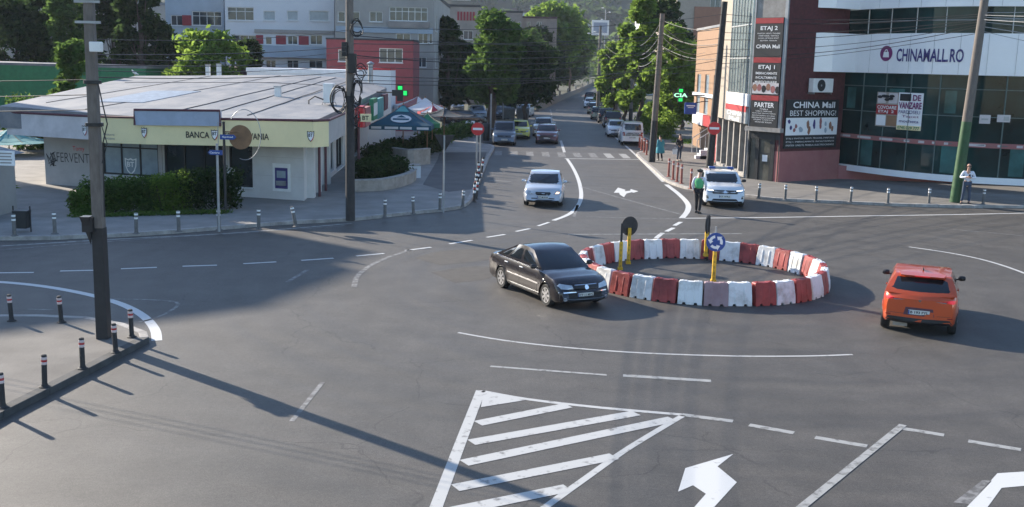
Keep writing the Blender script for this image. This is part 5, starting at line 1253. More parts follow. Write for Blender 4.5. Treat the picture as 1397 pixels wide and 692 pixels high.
blk = building('apartment_block', 'grey apartment block with a white glazed balcony behind the red building', [(X0, Y), (X1, Y), (X1, Y + 24), (X0, Y + 24)], 12.3, 'wall_grey', 'tar',
    {0: [hx(461, 471, 16, 30, X0, Y, 1), hx(480, 491, 16, 30, X0, Y, 1), hx(504, 522, 16, 30, X0, Y, 2), hx(531, 583, 10, 29, X0, Y, 6, 2), hx(540, 560, 46, 60, X0, Y, 2), hx(570, 584, 43, 60, X0, Y, 2), hx(569, 582, 78, 92, X0, Y, 2), hx(585, 590, 42, 60, X0, Y, 1)], 1: [(2, 3.5, 9, 10.5, 2), (8, 10, 9, 10.5, 2), (14, 15.5, 9, 10.5, 2), (2, 3.5, 5.5, 7, 2), (8, 10, 5.5, 7, 2)]})
q = MB(); q.box(((X0 + X1) / 2, Y - .06, (pz(38, Y, 520) + pz(44, Y, 520)) / 2), (X1 - X0 - .2, .1, .55)); q.build('band', M['wall_blue_grey'], blk, world=True)
q = MB(); q.box(((px(530, Y) + px(586, Y)) / 2, Y - .12, (pz(29.5, Y, 560) + pz(38, Y, 560)) / 2), (px(586, Y) - px(530, Y), .24, pz(29.5, Y, 560) - pz(38, Y, 560))); q.build('balcony', M['wall_old'], blk, world=True)
Y = 165; X0, X1 = px(598, Y), px(654, Y)
zt = pz(9, Y, 620)
blk = building('apartment_block', 'weathered beige block with a row of red balcony slats beyond the grey block', [(X0, Y), (X1, Y), (X1, Y + 20), (X0, Y + 20)], zt, 'wall_old', 'tar', {0: [hx(603, 612, 20, 32, X0, Y, 2), hx(603, 612, 42, 54, X0, Y, 2), hx(632, 645, 42, 54, X0, Y, 2)]})
for i in range(6):
    u = 623.5 + i * 4.2; q = MB(); q.box((px(u + 1.2, Y), Y - .05, (pz(16, Y, 630) + pz(28, Y, 630)) / 2), (.30, .08, pz(16, Y, 630) - pz(28, Y, 630))); q.build('slat', M['balcony_red'], blk, world=True)
Y = 185; X0, X1 = px(654, Y), px(712, Y); zt = pz(17, Y, 680)
building('apartment_block', 'old pale block with a dark tiled roof edge right of the red slats', [(X0, Y), (X1, Y), (X1, Y + 15), (X0, Y + 15)], zt, 'wall_old', 'tar', {0: [hx(663, 671, 30, 42, X0, Y, 1), hx(690, 697, 28, 38, X0, Y, 1), hx(706, 710, 30, 38, X0, Y, 1)]})
Y = 190; X0, X1 = px(712, Y), px(759, Y); zt = pz(25, Y, 735)
building('apartment_block', 'pale grey farthest block of the left row with one dark window', [(X0, Y), (X1, Y), (X1, Y + 30), (X0, Y + 30)], zt, 'wall_old', 'maroon_roof', {0: [hx(718, 723, 30, 39, X0, Y, 1), hx(732, 738, 30, 39, X0, Y, 2)]})
building('low_block', 'low grey block at the top left corner behind the trees', [(-62, 130), (-42, 130), (-42, 142), (-62, 142)], 12.0, 'wall_grey', 'roof_sheet', {0: [(4, 7, 9, 10.5, 2), (11, 14, 9, 10.5, 2)]})
p = V(191, 5, 160); t = thing('water_tower', 'dark blue rooftop tower at the top left', 'tower', (p.x, 160, 0)); q = MB(); q.lathe([(2.1, 0), (2.1, 17.5), (2.3, 17.6), (2.3, 18.2)], n=20); q.build('shaft', M['wall_blue_grey'], t, smooth=40); q = MB(); q.lathe([(2.35, 18.2), (1.8, 18.8), (.2, 19.2)], n=20); q.build('roof', M['navy'], t, smooth=40)
building('office_block', 'tall grey slab block beyond the left edge of the side road', [(-92.2, 22.7), (-47.2, 59.7), (-45.6, 64.6), (-82, 92)], 22.4, 'wall_grey', 'roof_sheet', {1: [(1.5, 3.5, 9, 10.5, 2), (6, 8, 9, 10.5, 2), (1.5, 3.5, 13, 14.5, 2), (6, 8, 13, 14.5, 2)]})
# ================================================================== shopping centre
mall = thing('shopping_centre', 'shopping centre with curved green glass front, white panel bands and dark brick corner tower', 'building', (20, 62, 0))
TL, TR, TF = Vector((12.75, 58.3)), Vector((14.1, 56.75)), Vector((12.55, 66.5))
BRK = Vector((18.1, 59.35))
H_T = 13.5
mb = MB(); wins = []
facade(mb, wins, TL, TR, 2.78, H_T, []); 
facade(mb, wins, TF, TL, 3.1, H_T, [])
mb.build('tower_wall', M['concrete'], mall, world=True, fix=False)
# glazed entrance below the sign tower (recessed) and side shop front
td = (TR - TL).normalized(); tn = Vector((td.y, -td.x)); tl = (TR - TL).length
def tp(x, o, z): p = TL + td * x + tn * o; return Vector((p.x, p.y, z))
q = MB(); q.add([tp(.02, -.12, 0), tp(tl - .02, -.12, 0), tp(tl - .02, -.12, 2.78), tp(.02, -.12, 2.78)], [(0, 1, 2, 3)]); q.build('entrance_glazing', M['glass_bronze'], mall, world=True)
def tbox(q, x0, x1, z0_, z1_, o0, o1): q.add([tp(x0, o1, z0_), tp(x1, o1, z0_), tp(x1, o1, z1_), tp(x0, o1, z1_), tp(x0, o0, z0_), tp(x1, o0, z0_), tp(x1, o0, z1_), tp(x0, o0, z1_)], BF)
q = MB()
for x0, x1 in ((0, .10), (.50, .72), (1.50, 1.72), (tl - .08, tl)): tbox(q, x0, x1, 0, 2.75, -.2, -.02)
tbox(q, .1, tl - .1, 2.35, 2.74, -.18, -.03); q.build('door_frame', M['bin_dark'], mall, world=True)
q = MB(); tbox(q, .74, 1.48, .14, 2.3, -.11, -.07); d = q.build('door', M['glass_bronze'], mall, world=True)
q = MB(); tbox(q, .74, 1.48, 1.55, 1.62, -.1, -.05); tbox(q, .74, .80, .14, 2.3, -.1, -.045); tbox(q, 1.42, 1.48, .14, 2.3, -.1, -.045); q.build('rail', M['bin_dark'], d, world=True)
q = MB(); tbox(q, .95, 1.28, 1.15, 1.50, -.1, -.06); q.build('notice', M['white_sign'], d, world=True)
q = MB(); tbox(q, -.12, tl + .12, 2.76, 2.98, -.1, .22); q.build('ledge', M['concrete'], mall, world=True)
q = MB(); tbox(q, tl - .16, tl + .02, 2.98, H_T, -.05, .06); tbox(q, -.03, .06, 2.98, H_T, -.05, .06); q.build('corner_strip', M['steel'], mall, world=True)
sd2 = (TL - TF).normalized(); sn2 = Vector((sd2.y, -sd2.x)); s2l = (TL - TF).length
def t2(x, o, z): p = TF + sd2 * x + sn2 * o; return Vector((p.x, p.y, z))
def t2box(q, x0, x1, z0_, z1_, o0, o1): q.add([t2(x0, o1, z0_), t2(x1, o1, z0_), t2(x1, o1, z1_), t2(x0, o1, z1_), t2(x0, o0, z0_), t2(x1, o0, z0_), t2(x1, o0, z1_), t2(x0, o0, z1_)], BF)
q = MB(); t2box(q, 0, s2l, 0, 3.1, -.5, -.3); q.build('shop_glazing', M['glass_dark'], mall, world=True)
q = MB()
for x in (0, 1.4, 3.0, 4.4, 6.0, 7.4, s2l - .3): t2box(q, x, x + .22, 0, 3.1, -.35, -.02)
t2box(q, 0, s2l, 0, .35, -.3, -.02); q.build('shop_frame', M['concrete'], mall, world=True)
q = MB(); t2box(q, 3.2, s2l - .06, 4.75, H_T, .0, .10); sg = q.build('silver_glazing', mat('silver_glass', (.30, .36, .36), .15, .5, var=.4, scale=.8, stretch=(1, 1, .3)), mall, world=True)
q = MB()
for k in range(8): x = 3.2 + k * (s2l - .1 - 3.2) / 7; t2box(q, x - .025, x + .025, 4.75, H_T, .09, .15)
for z in (6.6, 8.4, 10.2): t2box(q, 3.2, s2l - .08, z, z + .07, .09, .14)
q.build('mullion', M['steel'], sg, world=True)
q = MB(); t2box(q, .0, 3.1, 3.1, H_T, .0, .14); q.build('corner_pier', M['wall_beige'], mall, world=True)
# signs of the tower
def panel(lab, z0_, z1_, head, lines, pict=None, name='tower_sign'):
    t = thing(name, lab, 'sign', tp(tl / 2, .05, z0_)); x0, x1 = .10, tl - .20
    q = MB(); tbox(q, x0, x1, z0_, z1_, .0, .09); q.build('panel', M['sign_black'], t, world=True)
    q = MB(); tbox(q, x0, x1, z1_ - .30, z1_ - .02, .088, .10); q.build('red_strip', M['sign_red'], t, world=True)
    q = MB(); w = x1 - x0; zc = z1_ - .30
    for s, wf_, h, dz, b in head + lines:
        zc -= dz + h; put_text(q, s, tp(x0 + w * (1 - wf_) / 2, .098, zc), (td.x, td.y, 0), w * wf_, h, bold=b)
    q.build('lettering', M['white_sign'], t, world=True)
    if pict:
        q = MB(); tbox(q, x0 + .04, x1 - .04, z0_ + .04, z0_ + pict, .08, .105); pc_ = q.build('picture', M['fascia_grey'], t, world=True)
        q = MB(); r5 = random.Random(5)
        for k in range(6):
            cx = x0 + .2 + k * (w - .3) / 5; cz = z0_ + .3 + r5.uniform(-.05, .12); q.add([tp(cx + .13 * math.cos(a) * (1 + .3 * r5.random()), .108 + .001 * k, cz + .2 * math.sin(a)) for a in np.linspace(0, 6.2, 9)[:-1]], [tuple(range(8))], k % 3)
        q.build('figures', [M['wall_brown'], M['plinth_pink'], M['dark_cloth']], pc_, world=True)
panel('black sign panel reading ETAJ 2 at the top of the corner tower', 6.72, 8.75, [('ETAJ 2', .62, .27, .14, .02)], [('PANTOFI, GENTI, TROLERE', .82, .075, .08, .0), ('PAPETARIE, TEXTILE', .72, .075, .05, .0), ('JUCARII, ARTICOLE SPORT', .76, .075, .05, .0), ('BIJUTERII, CEASURI', .6, .075, .05, .0), ('CHINA Mall', .86, .20, .16, .02)])
panel('black sign panel reading ETAJ 1 with a strip of faces, middle of the corner tower', 4.72, 6.70, [('ETAJ 1', .60, .27, .12, .02)], [('IMBRACAMINTE', .78, .13, .10, .01), ('INCALTAMINTE', .76, .13, .10, .01), ('MAROCHINARIE', .80, .13, .10, .01)], .62)
panel('black sign panel reading PARTER above the entrance of the corner tower', 2.99, 4.70, [('PARTER', .72, .26, .10, .02)], [('MOBILA', .3, .07, .06, 0), ('UNELTE, PAPETARIE', .6, .07, .045, 0), ('ARTICOLE PENTRU MENAJ', .86, .07, .045, 0), ('ELECTROCASNICE, UZ CASNIC', .84, .07, .045, 0), ('DECORATIUNI SI COVOARE', .86, .07, .045, 0), ('LENJERII, COSMETICE', .72, .07, .045, 0), ('PRODUSE SEZON', .6, .07, .045, 0)])
t = thing('shop_sign', 'white and red shop sign band on the street side of the corner tower', 'sign', t2(5.4, .1, 3.1))
q = MB(); t2box(q, 3.1, s2l - .05, 3.1, 3.95, .0, .22); q.build('panel', M['steel'], t, world=True)
q = MB(); t2box(q, 3.1, s2l - .05, 4.0, 4.72, .0, .20); q.build('panel', M['white_sign'], t, world=True)
q = MB(); t2box(q, 3.1, s2l - .05, 3.72, 4.05, .1, .225); q.build('red_strip', M['sign_red'], t, world=True)
q = MB(); put_text(q, 'CHINA', t2(3.6, .235, 3.45), (sd2.x, sd2.y, 0), 3.9, .25, bold=.03); put_text(q, 'Mall', t2(4.2, .235, 3.14), (sd2.x, sd2.y, 0), 2.6, .24, bold=.03); q.build('lettering', M['white_sign'], t, world=True)
# brick wall between tower and glass
bd = (BRK - TR).normalized(); bn = Vector((bd.y, -bd.x)); bl = (BRK - TR).length
def bp_(x, o, z): p = TR + bd * x + bn * o; return Vector((p.x, p.y, z))
def bbox(q, x0, x1, z0_, z1_, o0, o1): q.add([bp_(x0, o1, z0_), bp_(x1, o1, z0_), bp_(x1, o1, z1_), bp_(x0, o1, z1_), bp_(x0, o0, z0_), bp_(x1, o0, z0_), bp_(x1, o0, z1_), bp_(x0, o0, z1_)], BF)
q = MB(); bbox(q, 0.02, bl, 1.75, H_T, -.4, 0); q.build('brick_wall', M['brick_red'], mall, world=True)
q = MB(); bbox(q, 0.02, bl, 0, 1.75, -.4, .02)
pl0 = bp_(bl, 0, 0)
q.prism([(pl0.x, pl0.y - .05), (42, 56.5), (42, 57.2), (pl0.x, pl0.y + .4)], 0, .86); q.build('plinth', M['plinth_pink'], mall, world=True)
# curved glass front
ARC = sm([(17.7, 61.4), (18.9, 58.6), (20.6, 55.8), (22.6, 54.0), (25.5, 53.0), (29, 52.6), (34, 53.2), (42, 55.5)], 3)
ARC = [Vector((p.x, p.y)) for p in ARC]
def arc_len():
    out = [0]
    for a, b in zip(ARC[:-1], ARC[1:]): out.append(out[-1] + (b - a).length)
    return out
AL = arc_len()
def arc(s, o=0.0, z=0.0):
    i = 0
    while i < len(AL) - 2 and s > AL[i + 1]: i += 1
    a, b = ARC[i], ARC[i + 1]; t_ = (b - a).normalized(); p = a + t_ * (s - AL[i]); n = Vector((t_.y, -t_.x))
    if i > 0 and s - AL[i] < .5 * (b - a).length: pass
    p = p + n * o; return Vector((p.x, p.y, z))
def arcw(q, z0_, z1_, o, s0=0, s1=None, step=.7, mi=0, back=.12):
    s1 = s1 or AL[-1]; n = max(1, int((s1 - s0) / step)); pts = [s0 + (s1 - s0) * i / n for i in range(n + 1)]
    for a, b in zip(pts[:-1], pts[1:]):
        q.add([arc(a, o, z0_), arc(b, o, z0_), arc(b, o, z1_), arc(a, o, z1_), arc(a, o - back, z0_), arc(b, o - back, z0_), arc(b, o - back, z1_), arc(a, o - back, z1_)], [(0, 1, 2, 3), (5, 4, 7, 6), (3, 2, 6, 7), (0, 4, 5, 1)] + ([(0, 3, 7, 4)] if a == pts[0] else []) + ([(1, 5, 6, 2)] if b == pts[-1] else []), mi)
q = MB(); arcw(q, .95, 6.0, 0); g1 = q.build('glass_front', M['glass_teal'], mall, world=True)
q = MB(); arcw(q, .62, .95, .06); q.build('sill_band', M['panel_white'], mall, world=True)
BAND = [bp_(bl * .46, .02, 0), bp_(bl * .66, .42, 0), bp_(bl * .9, .50, 0), arc(2.6, .28), arc(3.4, .28)]
def bandw(q, z0_, z1_):
    for a, b in zip(BAND[:-1], BAND[1:]):
        n = Vector((b.y - a.y, a.x - b.x, 0)).normalized() * -.3; Z0, Z1 = Vector((0, 0, z0_)), Vector((0, 0, z1_)); q.add([a + Z0, b + Z0, b + Z1, a + Z1, a + n + Z0, b + n + Z0, b + n + Z1, a + n + Z1], BF)
q = MB(); bandw(q, 6.0, 8.05); arcw(q, 6.0, 8.05, .28, 3.4); band1 = q.build('panel_band', M['panel_white'], mall, world=True)
q = MB(); arcw(q, 8.05, 9.35, .0); g2 = q.build('glass_front', M['glass_teal'], mall, world=True)
q = MB(); bandw(q, 9.35, 13.5); arcw(q, 9.35, 13.5, .28, 3.4); band2 = q.build('panel_band', M['panel_white'], mall, world=True)
q = MB(); arcw(q, 13.4, 13.5, .2, back=8); q.build('roof', M['roof_sheet'], mall, world=True)
q = MB()
ms = [i * 1.55 for i in range(int(AL[-1] / 1.55) + 1)]
for s in ms: q.tube([arc(s, .03, .95), arc(s, .03, 6.0)], .035, 4)
for z in (2.55, 3.95, 5.3): 
    for a, b in zip(ms[:-1], ms[1:]): q.tube([arc(a, .03, z), arc((a + b) / 2, .03, z), arc(b, .03, z)], .028, 4)
q.build('mullion', M['mullion_teal'], g1, world=True)
q = MB()
for s in ms: q.tube([arc(s, .03, 8.05), arc(s, .03, 9.35)], .03, 4)
for a, b in zip(ms[:-1], ms[1:]): q.tube([arc(a, .03, 8.7), arc((a + b) / 2, .03, 8.7), arc(b, .03, 8.7)], .016, 4)
q.build('mullion', M['steel'], g2, world=True)
q = MB()
for s in [3.6 + i * 1.25 for i in range(int((AL[-1] - 4) / 1.25))]:
    q.tube([arc(s, .285, 6.02), arc(s, .285, 8.03)], .008, 4); q.tube([arc(s + .4, .285, 9.37), arc(s + .4, .285, 13.4)], .008, 4)
q.build('panel_joint', M['steel'], band1, world=True)
mk('pale_teal_glass', (.035, .125, .12), .06, var=.6, scale=.5, spec=.35)
q = MB(); r8 = random.Random(4)
for i, s in enumerate(ms[:-1]):
    for (za, zb) in ((1.0, 2.5), (2.62, 3.9), (4.02, 5.25)):
        if r8.random() < .5:
            w0 = r8.uniform(.1, .5); w1 = r8.uniform(.8, 1.4); q = MB(); arcw(q, za + .05, zb - .05, .008, s + w0, s + w1, back=.01); q.build('pale_pane', M['pale_teal_glass'], g1, world=True)  # paler patches laid on the glass, the look of lit panes put into colour
q = MB(); arcw(q, 2.42, 2.66, .05, 1.0); st = q.build('promo_strip', M['plinth_pink'], mall, world=True)
q = MB(); r9 = random.Random(9)
for i in range(14):
    s = 1.4 + i * 1.55; w = r9.uniform(.8, 1.2); q = MB(); arcw(q, 2.48, 2.60, .056, s, s + w, back=.01); q.build('print', M['fascia_grey'], st, world=True)
def arc_s(u, v, o=0.0):   # arc position seen at image column u
    best = min((abs((lambda P: 698.5 + F * ((P - CP).dot(RR)) / ((P - CP).dot(FW)) - u)(arc(s, o, 6.5))), s) for s in np.arange(0, AL[-1], .05)); return best[1]
def arc_z(u, v, o=0.0):
    s = arc_s(u, v, o); p = arc(s, o, 0); return V(u, v, p.y).z
s0, s1 = arc_s(1222, 75, .28), arc_s(1313, 75, .28)
zb = arc_z(1222, 84, .28); zt = arc_z(1222, 65, .28)
sn_ = thing('shop_sign', 'dark blue CHINAMALL.RO lettering with a round purple bag emblem on the white panel band', 'sign', arc((s0 + s1) / 2, .3, zb))
q = MB(); put_text(q, 'CHINAMALL.RO', (0, 0, 0), (1, 0, 0), s1 - s0, zt - zb - .05, bold=.02, fn=lambda a, b: arc(s0 + a, .30, zb + b))
n0 = len(q.v); q.v += [v + Vector((0, .03, 0)) for v in q.v]; q.build('lettering', M['navy'], sn_, world=True, fix=False)
se = arc_s(1208, 73, .28); ze = arc_z(1208, 73, .28)
q = MB(); q.add([arc(se + .40 * math.cos(a), .30, ze + .40 * math.sin(a)) for a in np.linspace(0, 2 * math.pi, 33)[:-1]], [tuple(range(32))]); em = q.build('emblem', M['purple'], sn_, world=True)
q = MB(); q.add([arc(se + x, .306, ze + z) for x, z in [(-.20, -.20), (.20, -.20), (.16, .08), (-.16, .08)]], [(0, 1, 2, 3)])
for r_, a0_, a1_ in ((.09, 0, math.pi),):
    aa = np.linspace(a0_, a1_, 9)
    for i in range(8): q.add([arc(se + rr_ * math.cos(a), .306, ze + .08 + rr_ * 1.2 * math.sin(a)) for rr_, a in ((.07, aa[i]), (.11, aa[i]), (.11, aa[i + 1]), (.07, aa[i + 1]))], [(0, 1, 2, 3)])
q.build('bag_symbol', M['white_sign'], em, world=True)
# posters in the glass
def poster(lab, ua, ub, va, vb, base, parts):
    sa, sb = arc_s(ua, va), arc_s(ub, va); z1_ = arc_z((ua + ub) / 2, va); z0_ = arc_z((ua + ub) / 2, vb)
    t = thing('poster', lab, 'poster', arc((sa + sb) / 2, .07, z0_)); q = MB(); arcw(q, z0_, z1_, .075, sa, sb, back=.03); q.build('sheet', M[base], t, world=True)
    w, h = sb - sa, z1_ - z0_
    for nm, m, x0, x1, a, b in parts: 
        q = MB(); arcw(q, z0_ + a * h, z0_ + b * h, .082, sa + x0 * w, sa + x1 * w, back=.01); q.build(nm, M[m], t, world=True)
    return t, lambda x, z, o=.09: arc(sa + x * w, o, z0_ + z * h), w, h
def ptext(t, fn, w, h, s, x0, x1, a, b, m, bold=.02):
    q = MB(); put_text(q, s, (0, 0, 0), (1, 0, 0), 1, 1, bold=bold, fn=lambda p, r: fn(x0 + p * (x1 - x0), a + r * (b - a), .095)); q.build('lettering', M[m], t, world=True, fix=False)
t, fn, w, h = poster('poster with carpets and a red band reading COVOARE ETAJ 2 in the glass front', 1202, 1231, 126, 173, 'stone', [('red_band', 'sign_red', 0, 1, .36, .64), ('picture', 'fascia_grey', .05, .95, .68, .98), ('picture', 'wall_orange', .52, .97, .03, .33), ('picture', 'panel_white', .04, .48, .03, .33)])
ptext(t, fn, w, h, 'COVOARE', .06, .94, .51, .61, 'white_sign'); ptext(t, fn, w, h, 'ETAJ  2', .12, .84, .38, .48, 'white_sign')
q = MB(); r6 = random.Random(6)
for k in range(7):
    cx, cz = .15 + .7 * r6.random(), .74 + .18 * r6.random(); q.add([fn(cx + .13 * math.cos(a), cz + .045 * math.sin(a), .096 + .001 * k) for a in np.linspace(0, 6.283, 9)[:-1]], [tuple(range(8))])
q.build('shapes', M['dark_cloth'], t, world=True)
t, fn, w, h = poster('white poster reading DE VANZARE with a phone number in the glass front', 1232, 1265, 127, 178, 'panel_white', [('picture', 'dark_cloth', .05, .52, .78, .97), ('yellow_strip', 'fascia_cream', .0, 1, .0, .12)])
ptext(t, fn, w, h, 'DE', .60, .92, .79, .95, 'purple', .03); ptext(t, fn, w, h, 'VANZARE', .04, .97, .57, .75, 'purple', .03); ptext(t, fn, w, h, 'PARDOSELI', .05, .93, .44, .53, 'navy', .0)
ptext(t, fn, w, h, 'Tapet', .2, .9, .32, .40, 'purple', 0); ptext(t, fn, w, h, 'mocheta', .1, .9, .20, .28, 'navy', 0); ptext(t, fn, w, h, '0745 029 777', .05, .95, .02, .10, 'green_metal', .02)
poster('left of two small white sheets in the glass front right of the green pole', 1343, 1358, 157, 169, 'fascia_grey', [('print', 'steel', .2, .8, .4, .6)])
poster('right of two small white sheets in the glass front, wider, right of the green pole', 1368, 1386, 157, 167, 'fascia_grey', [('print', 'steel', .5, .9, .2, .8)])
# board on the brick wall
def bu(u):
    d = ray(u, 170); den = d.x * bd.y - d.y * bd.x; tt = (TR.x * bd.y - TR.y * bd.x) / den; p = Vector((d.x, d.y)) * tt; return (p - TR).dot(bd), p.y
xa, ya_ = bu(1070); xb, yb_ = bu(1141); zb, zt = V(1070, 203, ya_).z, V(1070, 136, ya_).z
t = thing('wall_board', 'black board reading CHINA Mall BEST SHOPPING! with a strip of pictures on the brick wall', 'sign', bp_((xa + xb) / 2, .05, zb)); w, h = xb - xa, zt - zb
q = MB(); bbox(q, xa, xb, zb, zt, .0, .08); q.build('panel', M['sign_black'], t, world=True)
q = MB(); bbox(q, xa + .03, xb - .03, zb + .27 * h, zb + .63 * h, .07, .088); pcx = q.build('picture', M['panel_white'], t, world=True)
q = MB(); r7 = random.Random(8)
for k in range(16):
    cx = xa + .2 + (w - .4) * (k % 8 + r7.random() * .6) / 8; cz = zb + h * (.36 + .2 * r7.random()); hh = .10 + .16 * r7.random()
    q.add([bp_(cx + .07 * math.cos(a) * (1 + r7.random()), .092 + .0005 * k, cz + hh * math.sin(a)) for a in np.linspace(0, 6.283, 8)[:-1]], [tuple(range(7))], k % 4)
q.build('figures', [M['navy'], M['plinth_pink'], M['wall_blue_grey'], M['wall_brown']], pcx, world=True)
q = MB(); put_text(q, 'CHINA Mall', bp_(xa + w * .12, .09, zb + h * .83), (bd.x, bd.y, 0), w * .80, h * .13, bold=.02); put_text(q, 'BEST SHOPPING!', bp_(xa + w * .07, .09, zb + h * .67), (bd.x, bd.y, 0), w * .88, h * .11, bold=0)
for i, s in enumerate(('ETAJ 2: PANTOFI, GENTI, TROLERE, PAPETARIE', 'ETAJ 1: IMBRACAMINTE, INCALTAMINTE', 'PARTER: UNELTE, MOBILA, ELECTROCASNICE')): put_text(q, s, bp_(xa + w * .03, .09, zb + h * (.18 - .07 * i)), (bd.x, bd.y, 0), w * .92, h * .04, bold=0)
q.build('lettering', M['white_sign'], t, world=True)
xa, ya_ = bu(1097); xb, _ = bu(1124); zb, zt = V(1110, 126, ya_).z, V(1110, 107, ya_).z
t = thing('outdoor_unit', 'white air conditioning unit with a dark fan on the brick wall under the panel band', 'air conditioner', bp_((xa + xb) / 2, .3, zb))
q = MB(); bbox(q, xa, xb, zb, zt, .12, .45); q.build('casing', M['frame_white'], t, world=True, bev=.02)
q = MB(); cxx = xa + (xb - xa) * .40; czz = (zb + zt) / 2; R_ = (zt - zb) * .43
q.add([bp_(cxx + R_ * math.cos(a), .456, czz + R_ * math.sin(a)) for a in np.linspace(0, 6.283, 25)[:-1]], [tuple(range(24))]); q.build('fan_grille', M['bin_dark'], t, world=True)
q = MB(); q.add([bp_(cxx + R_ * .18 * math.cos(a), .462, czz + R_ * .18 * math.sin(a)) for a in np.linspace(0, 6.283, 13)[:-1]], [tuple(range(12))]); q.build('hub', M['steel'], t, world=True)
q = MB(); bbox(q, xa + .1, xa + .14, zb - .1, zb, 0, .45); bbox(q, xb - .14, xb - .1, zb - .1, zb, 0, .45); q.build('bracket', M['steel'], t, world=True)
# ================================================================== right side of the street
ob = building('orange_building', 'orange plastered building with a white striped lower floor on the right of the street', [(13.95, 84), (14.0, 68.3), (26, 68.3), (26, 84)], 8.9, 'wall_orange', 'roof_sheet', {0: [(1.0, 2.6, 2.6, 5.6, 1, 1, 'glass_pale'), (4.4, 6.0, 2.6, 5.6, 1, 1, 'glass_pale'), (7.8, 9.4, 2.6, 5.6, 1, 1, 'glass_pale'), (11.2, 12.8, 2.6, 5.6, 1, 1, 'glass_pale')]}, parapet=.15)
q = MB(); q.box((13.85, 76.2, 4.1), (.14, 15.4, .25)); q.build('band', M['wall_white'], ob, world=True)
t = thing('shop_sign', 'red shop fascia with a white end along the foot of the orange building', 'sign', (13.7, 74, 1.9)); q = MB(); q.box((13.72, 73, 2.35), (.34, 8.5, .75)); q.build('panel', M['sign_red'], t, world=True); q = MB(); q.box((13.70, 79.6, 2.35), (.36, 4.4, .8)); q.build('panel', M['white_sign'], t, world=True)
t = thing('shop_sign', 'tall narrow red shop sign at the doorway behind the no entry sign', 'sign', (13.1, 68.5, PAV)); q = MB(); q.box((13.1, 68.0, 1.6), (.5, .5, 3.0)); q.build('panel', M['sign_red'], t, world=True); q = MB(); q.box((13.1, 67.74, 1.9), (.3, .02, 1.2)); q.build('print', M['white_sign'], t, world=True)
tb = building('tower_block', 'tall beige apartment tower with a brown panel at the top right of the street', [(px(921, 150), 150), (px(958, 150), 150), (px(990, 150), 150), (36, 170), (px(921, 150), 172)], 30, 'wall_beige', 'roof_sheet', {1: [(.8, 2.2, 14, 15.5, 2), (.8, 2.2, 17, 18.5, 2)]})
q = MB(); q.box(((px(945, 150) + px(990, 150)) / 2, 149.9, 11.5), (px(990, 150) - px(945, 150), .2, 5.8)); q.build('brown_panel', M['wall_brown'], tb, world=True)
building('tower_block', 'blue white apartment tower far up the right side of the street', [(px(875, 240), 240), (px(918, 240), 240), (px(918, 240), 255), (px(875, 240), 255)], 34, 'wall_white', 'roof_sheet', {0: [(1.2, 2.6, 16, 17.5, 2), (1.2, 2.6, 19, 20.5, 2), (1.2, 2.6, 13, 14.5, 2), (4.4, 5.8, 16, 17.5, 2), (4.4, 5.8, 13, 14.5, 2), (4.4, 5.8, 19, 20.5, 2)]})
st = thing('staircase', 'white concrete steps with railings in front of the orange building', 'stairs', (12.9, 72.0, PAV))
q = MB()
for i in range(8): q.box((-.75 + .24 * i + .5, 0, .09 + .09 * i), (.24, 2.2, .18 * (i + 1)))
q.build('step', M['wall_white'], st)
q = MB(); q.box((-.5, -1.35, .10), (.8, .5, .20)); q.box((-.2, -1.35, .28), (.8, .5, .56)); q.build('side_step', M['wall_white'], st)
for y in (-1.0, 1.0):
    q = MB(); q.tube([(-.75, y, .2), (-.75, y, 1.2), (1.3, y, 2.6), (1.3, y, 1.5)], .03, 6); q.tube([(-.2, y, .5), (-.2, y, 1.55)], .025, 6); q.tube([(.5, y, 1.0), (.5, y, 2.05)], .025, 6); q.build('railing', M['galv'], st)
# pharmacy crosses
def cross(lab, c, arm, txt=None):
    t = thing('pharmacy_cross', lab, 'sign', c); q = MB(); a = arm; w = arm * .36
    q.box((0, 0, 0), (2 * a, .16, 2 * w)); q.box((0, 0, (a + w) / 2), (2 * w, .16, a - w)); q.box((0, 0, -(a + w) / 2), (2 * w, .16, a - w)); q.build('casing', M['black'], t)
    q = MB(); k = .86; f_ = -.085
    for s in ((1,) if not txt else (-1, 1)):
        q.box((s * a * .62, f_, 0), (a * .44, .02, w * 1.5)); q.box((0, f_, s * a * .62), (w * 1.5, .02, a * .44))
    q.build('green_tubes', M['lamp_green'], t)
    if txt: q = MB(); q.box((0, f_ - .0, 0), (2 * a * .99, .024, w * 1.9)); q.build('display', M['black'], t); q = MB(); put_text(q, txt, (-a * .92, f_ - .02, -w * .75), (1, 0, 0), a * 1.84, w * 1.5, bold=.03); q.build('lettering', M['lamp_mint'], t)
    return t
p = V(546, 127, 66); t = cross('lit green pharmacy cross on the shop row at the left of the street', (p.x, p.y, p.z), .50); q = MB(); q.tube([(0, .1, 0), (-.4, .4, 0), (-1.6, 1.2, 0)], .04, 6); q.build('bracket', M['black'], t)
p = V(928.5, 130, 76); t = cross('lit green pharmacy cross reading CIA at the right of the street', (p.x, p.y, p.z), .52, 'CIA'); q = MB(); q.tube([(0, .1, 0), (.6, .3, 0), (1.8, .6, 0)], .04, 6); q.build('bracket', M['black'], t)
p = V(942, 148, 74); t = thing('hanging_sign', 'square dark blue sign box hung below the right pharmacy cross', 'sign', tuple(p)); q = MB(); q.box((0, 0, 0), (.82, .18, .78)); q.build('panel', M['blue_sign'], t, bev=.02); q = MB(); q.box((0, -.095, .18), (.6, .012, .07)); q.box((0, -.095, .06), (.4, .012, .04)); q.build('print', M['white_sign'], t); q = MB(); q.tube([(.3, 0, .38), (.9, 0, .5), (1.2, 0, .5)], .03, 6); q.build('bracket', M['black'], t)
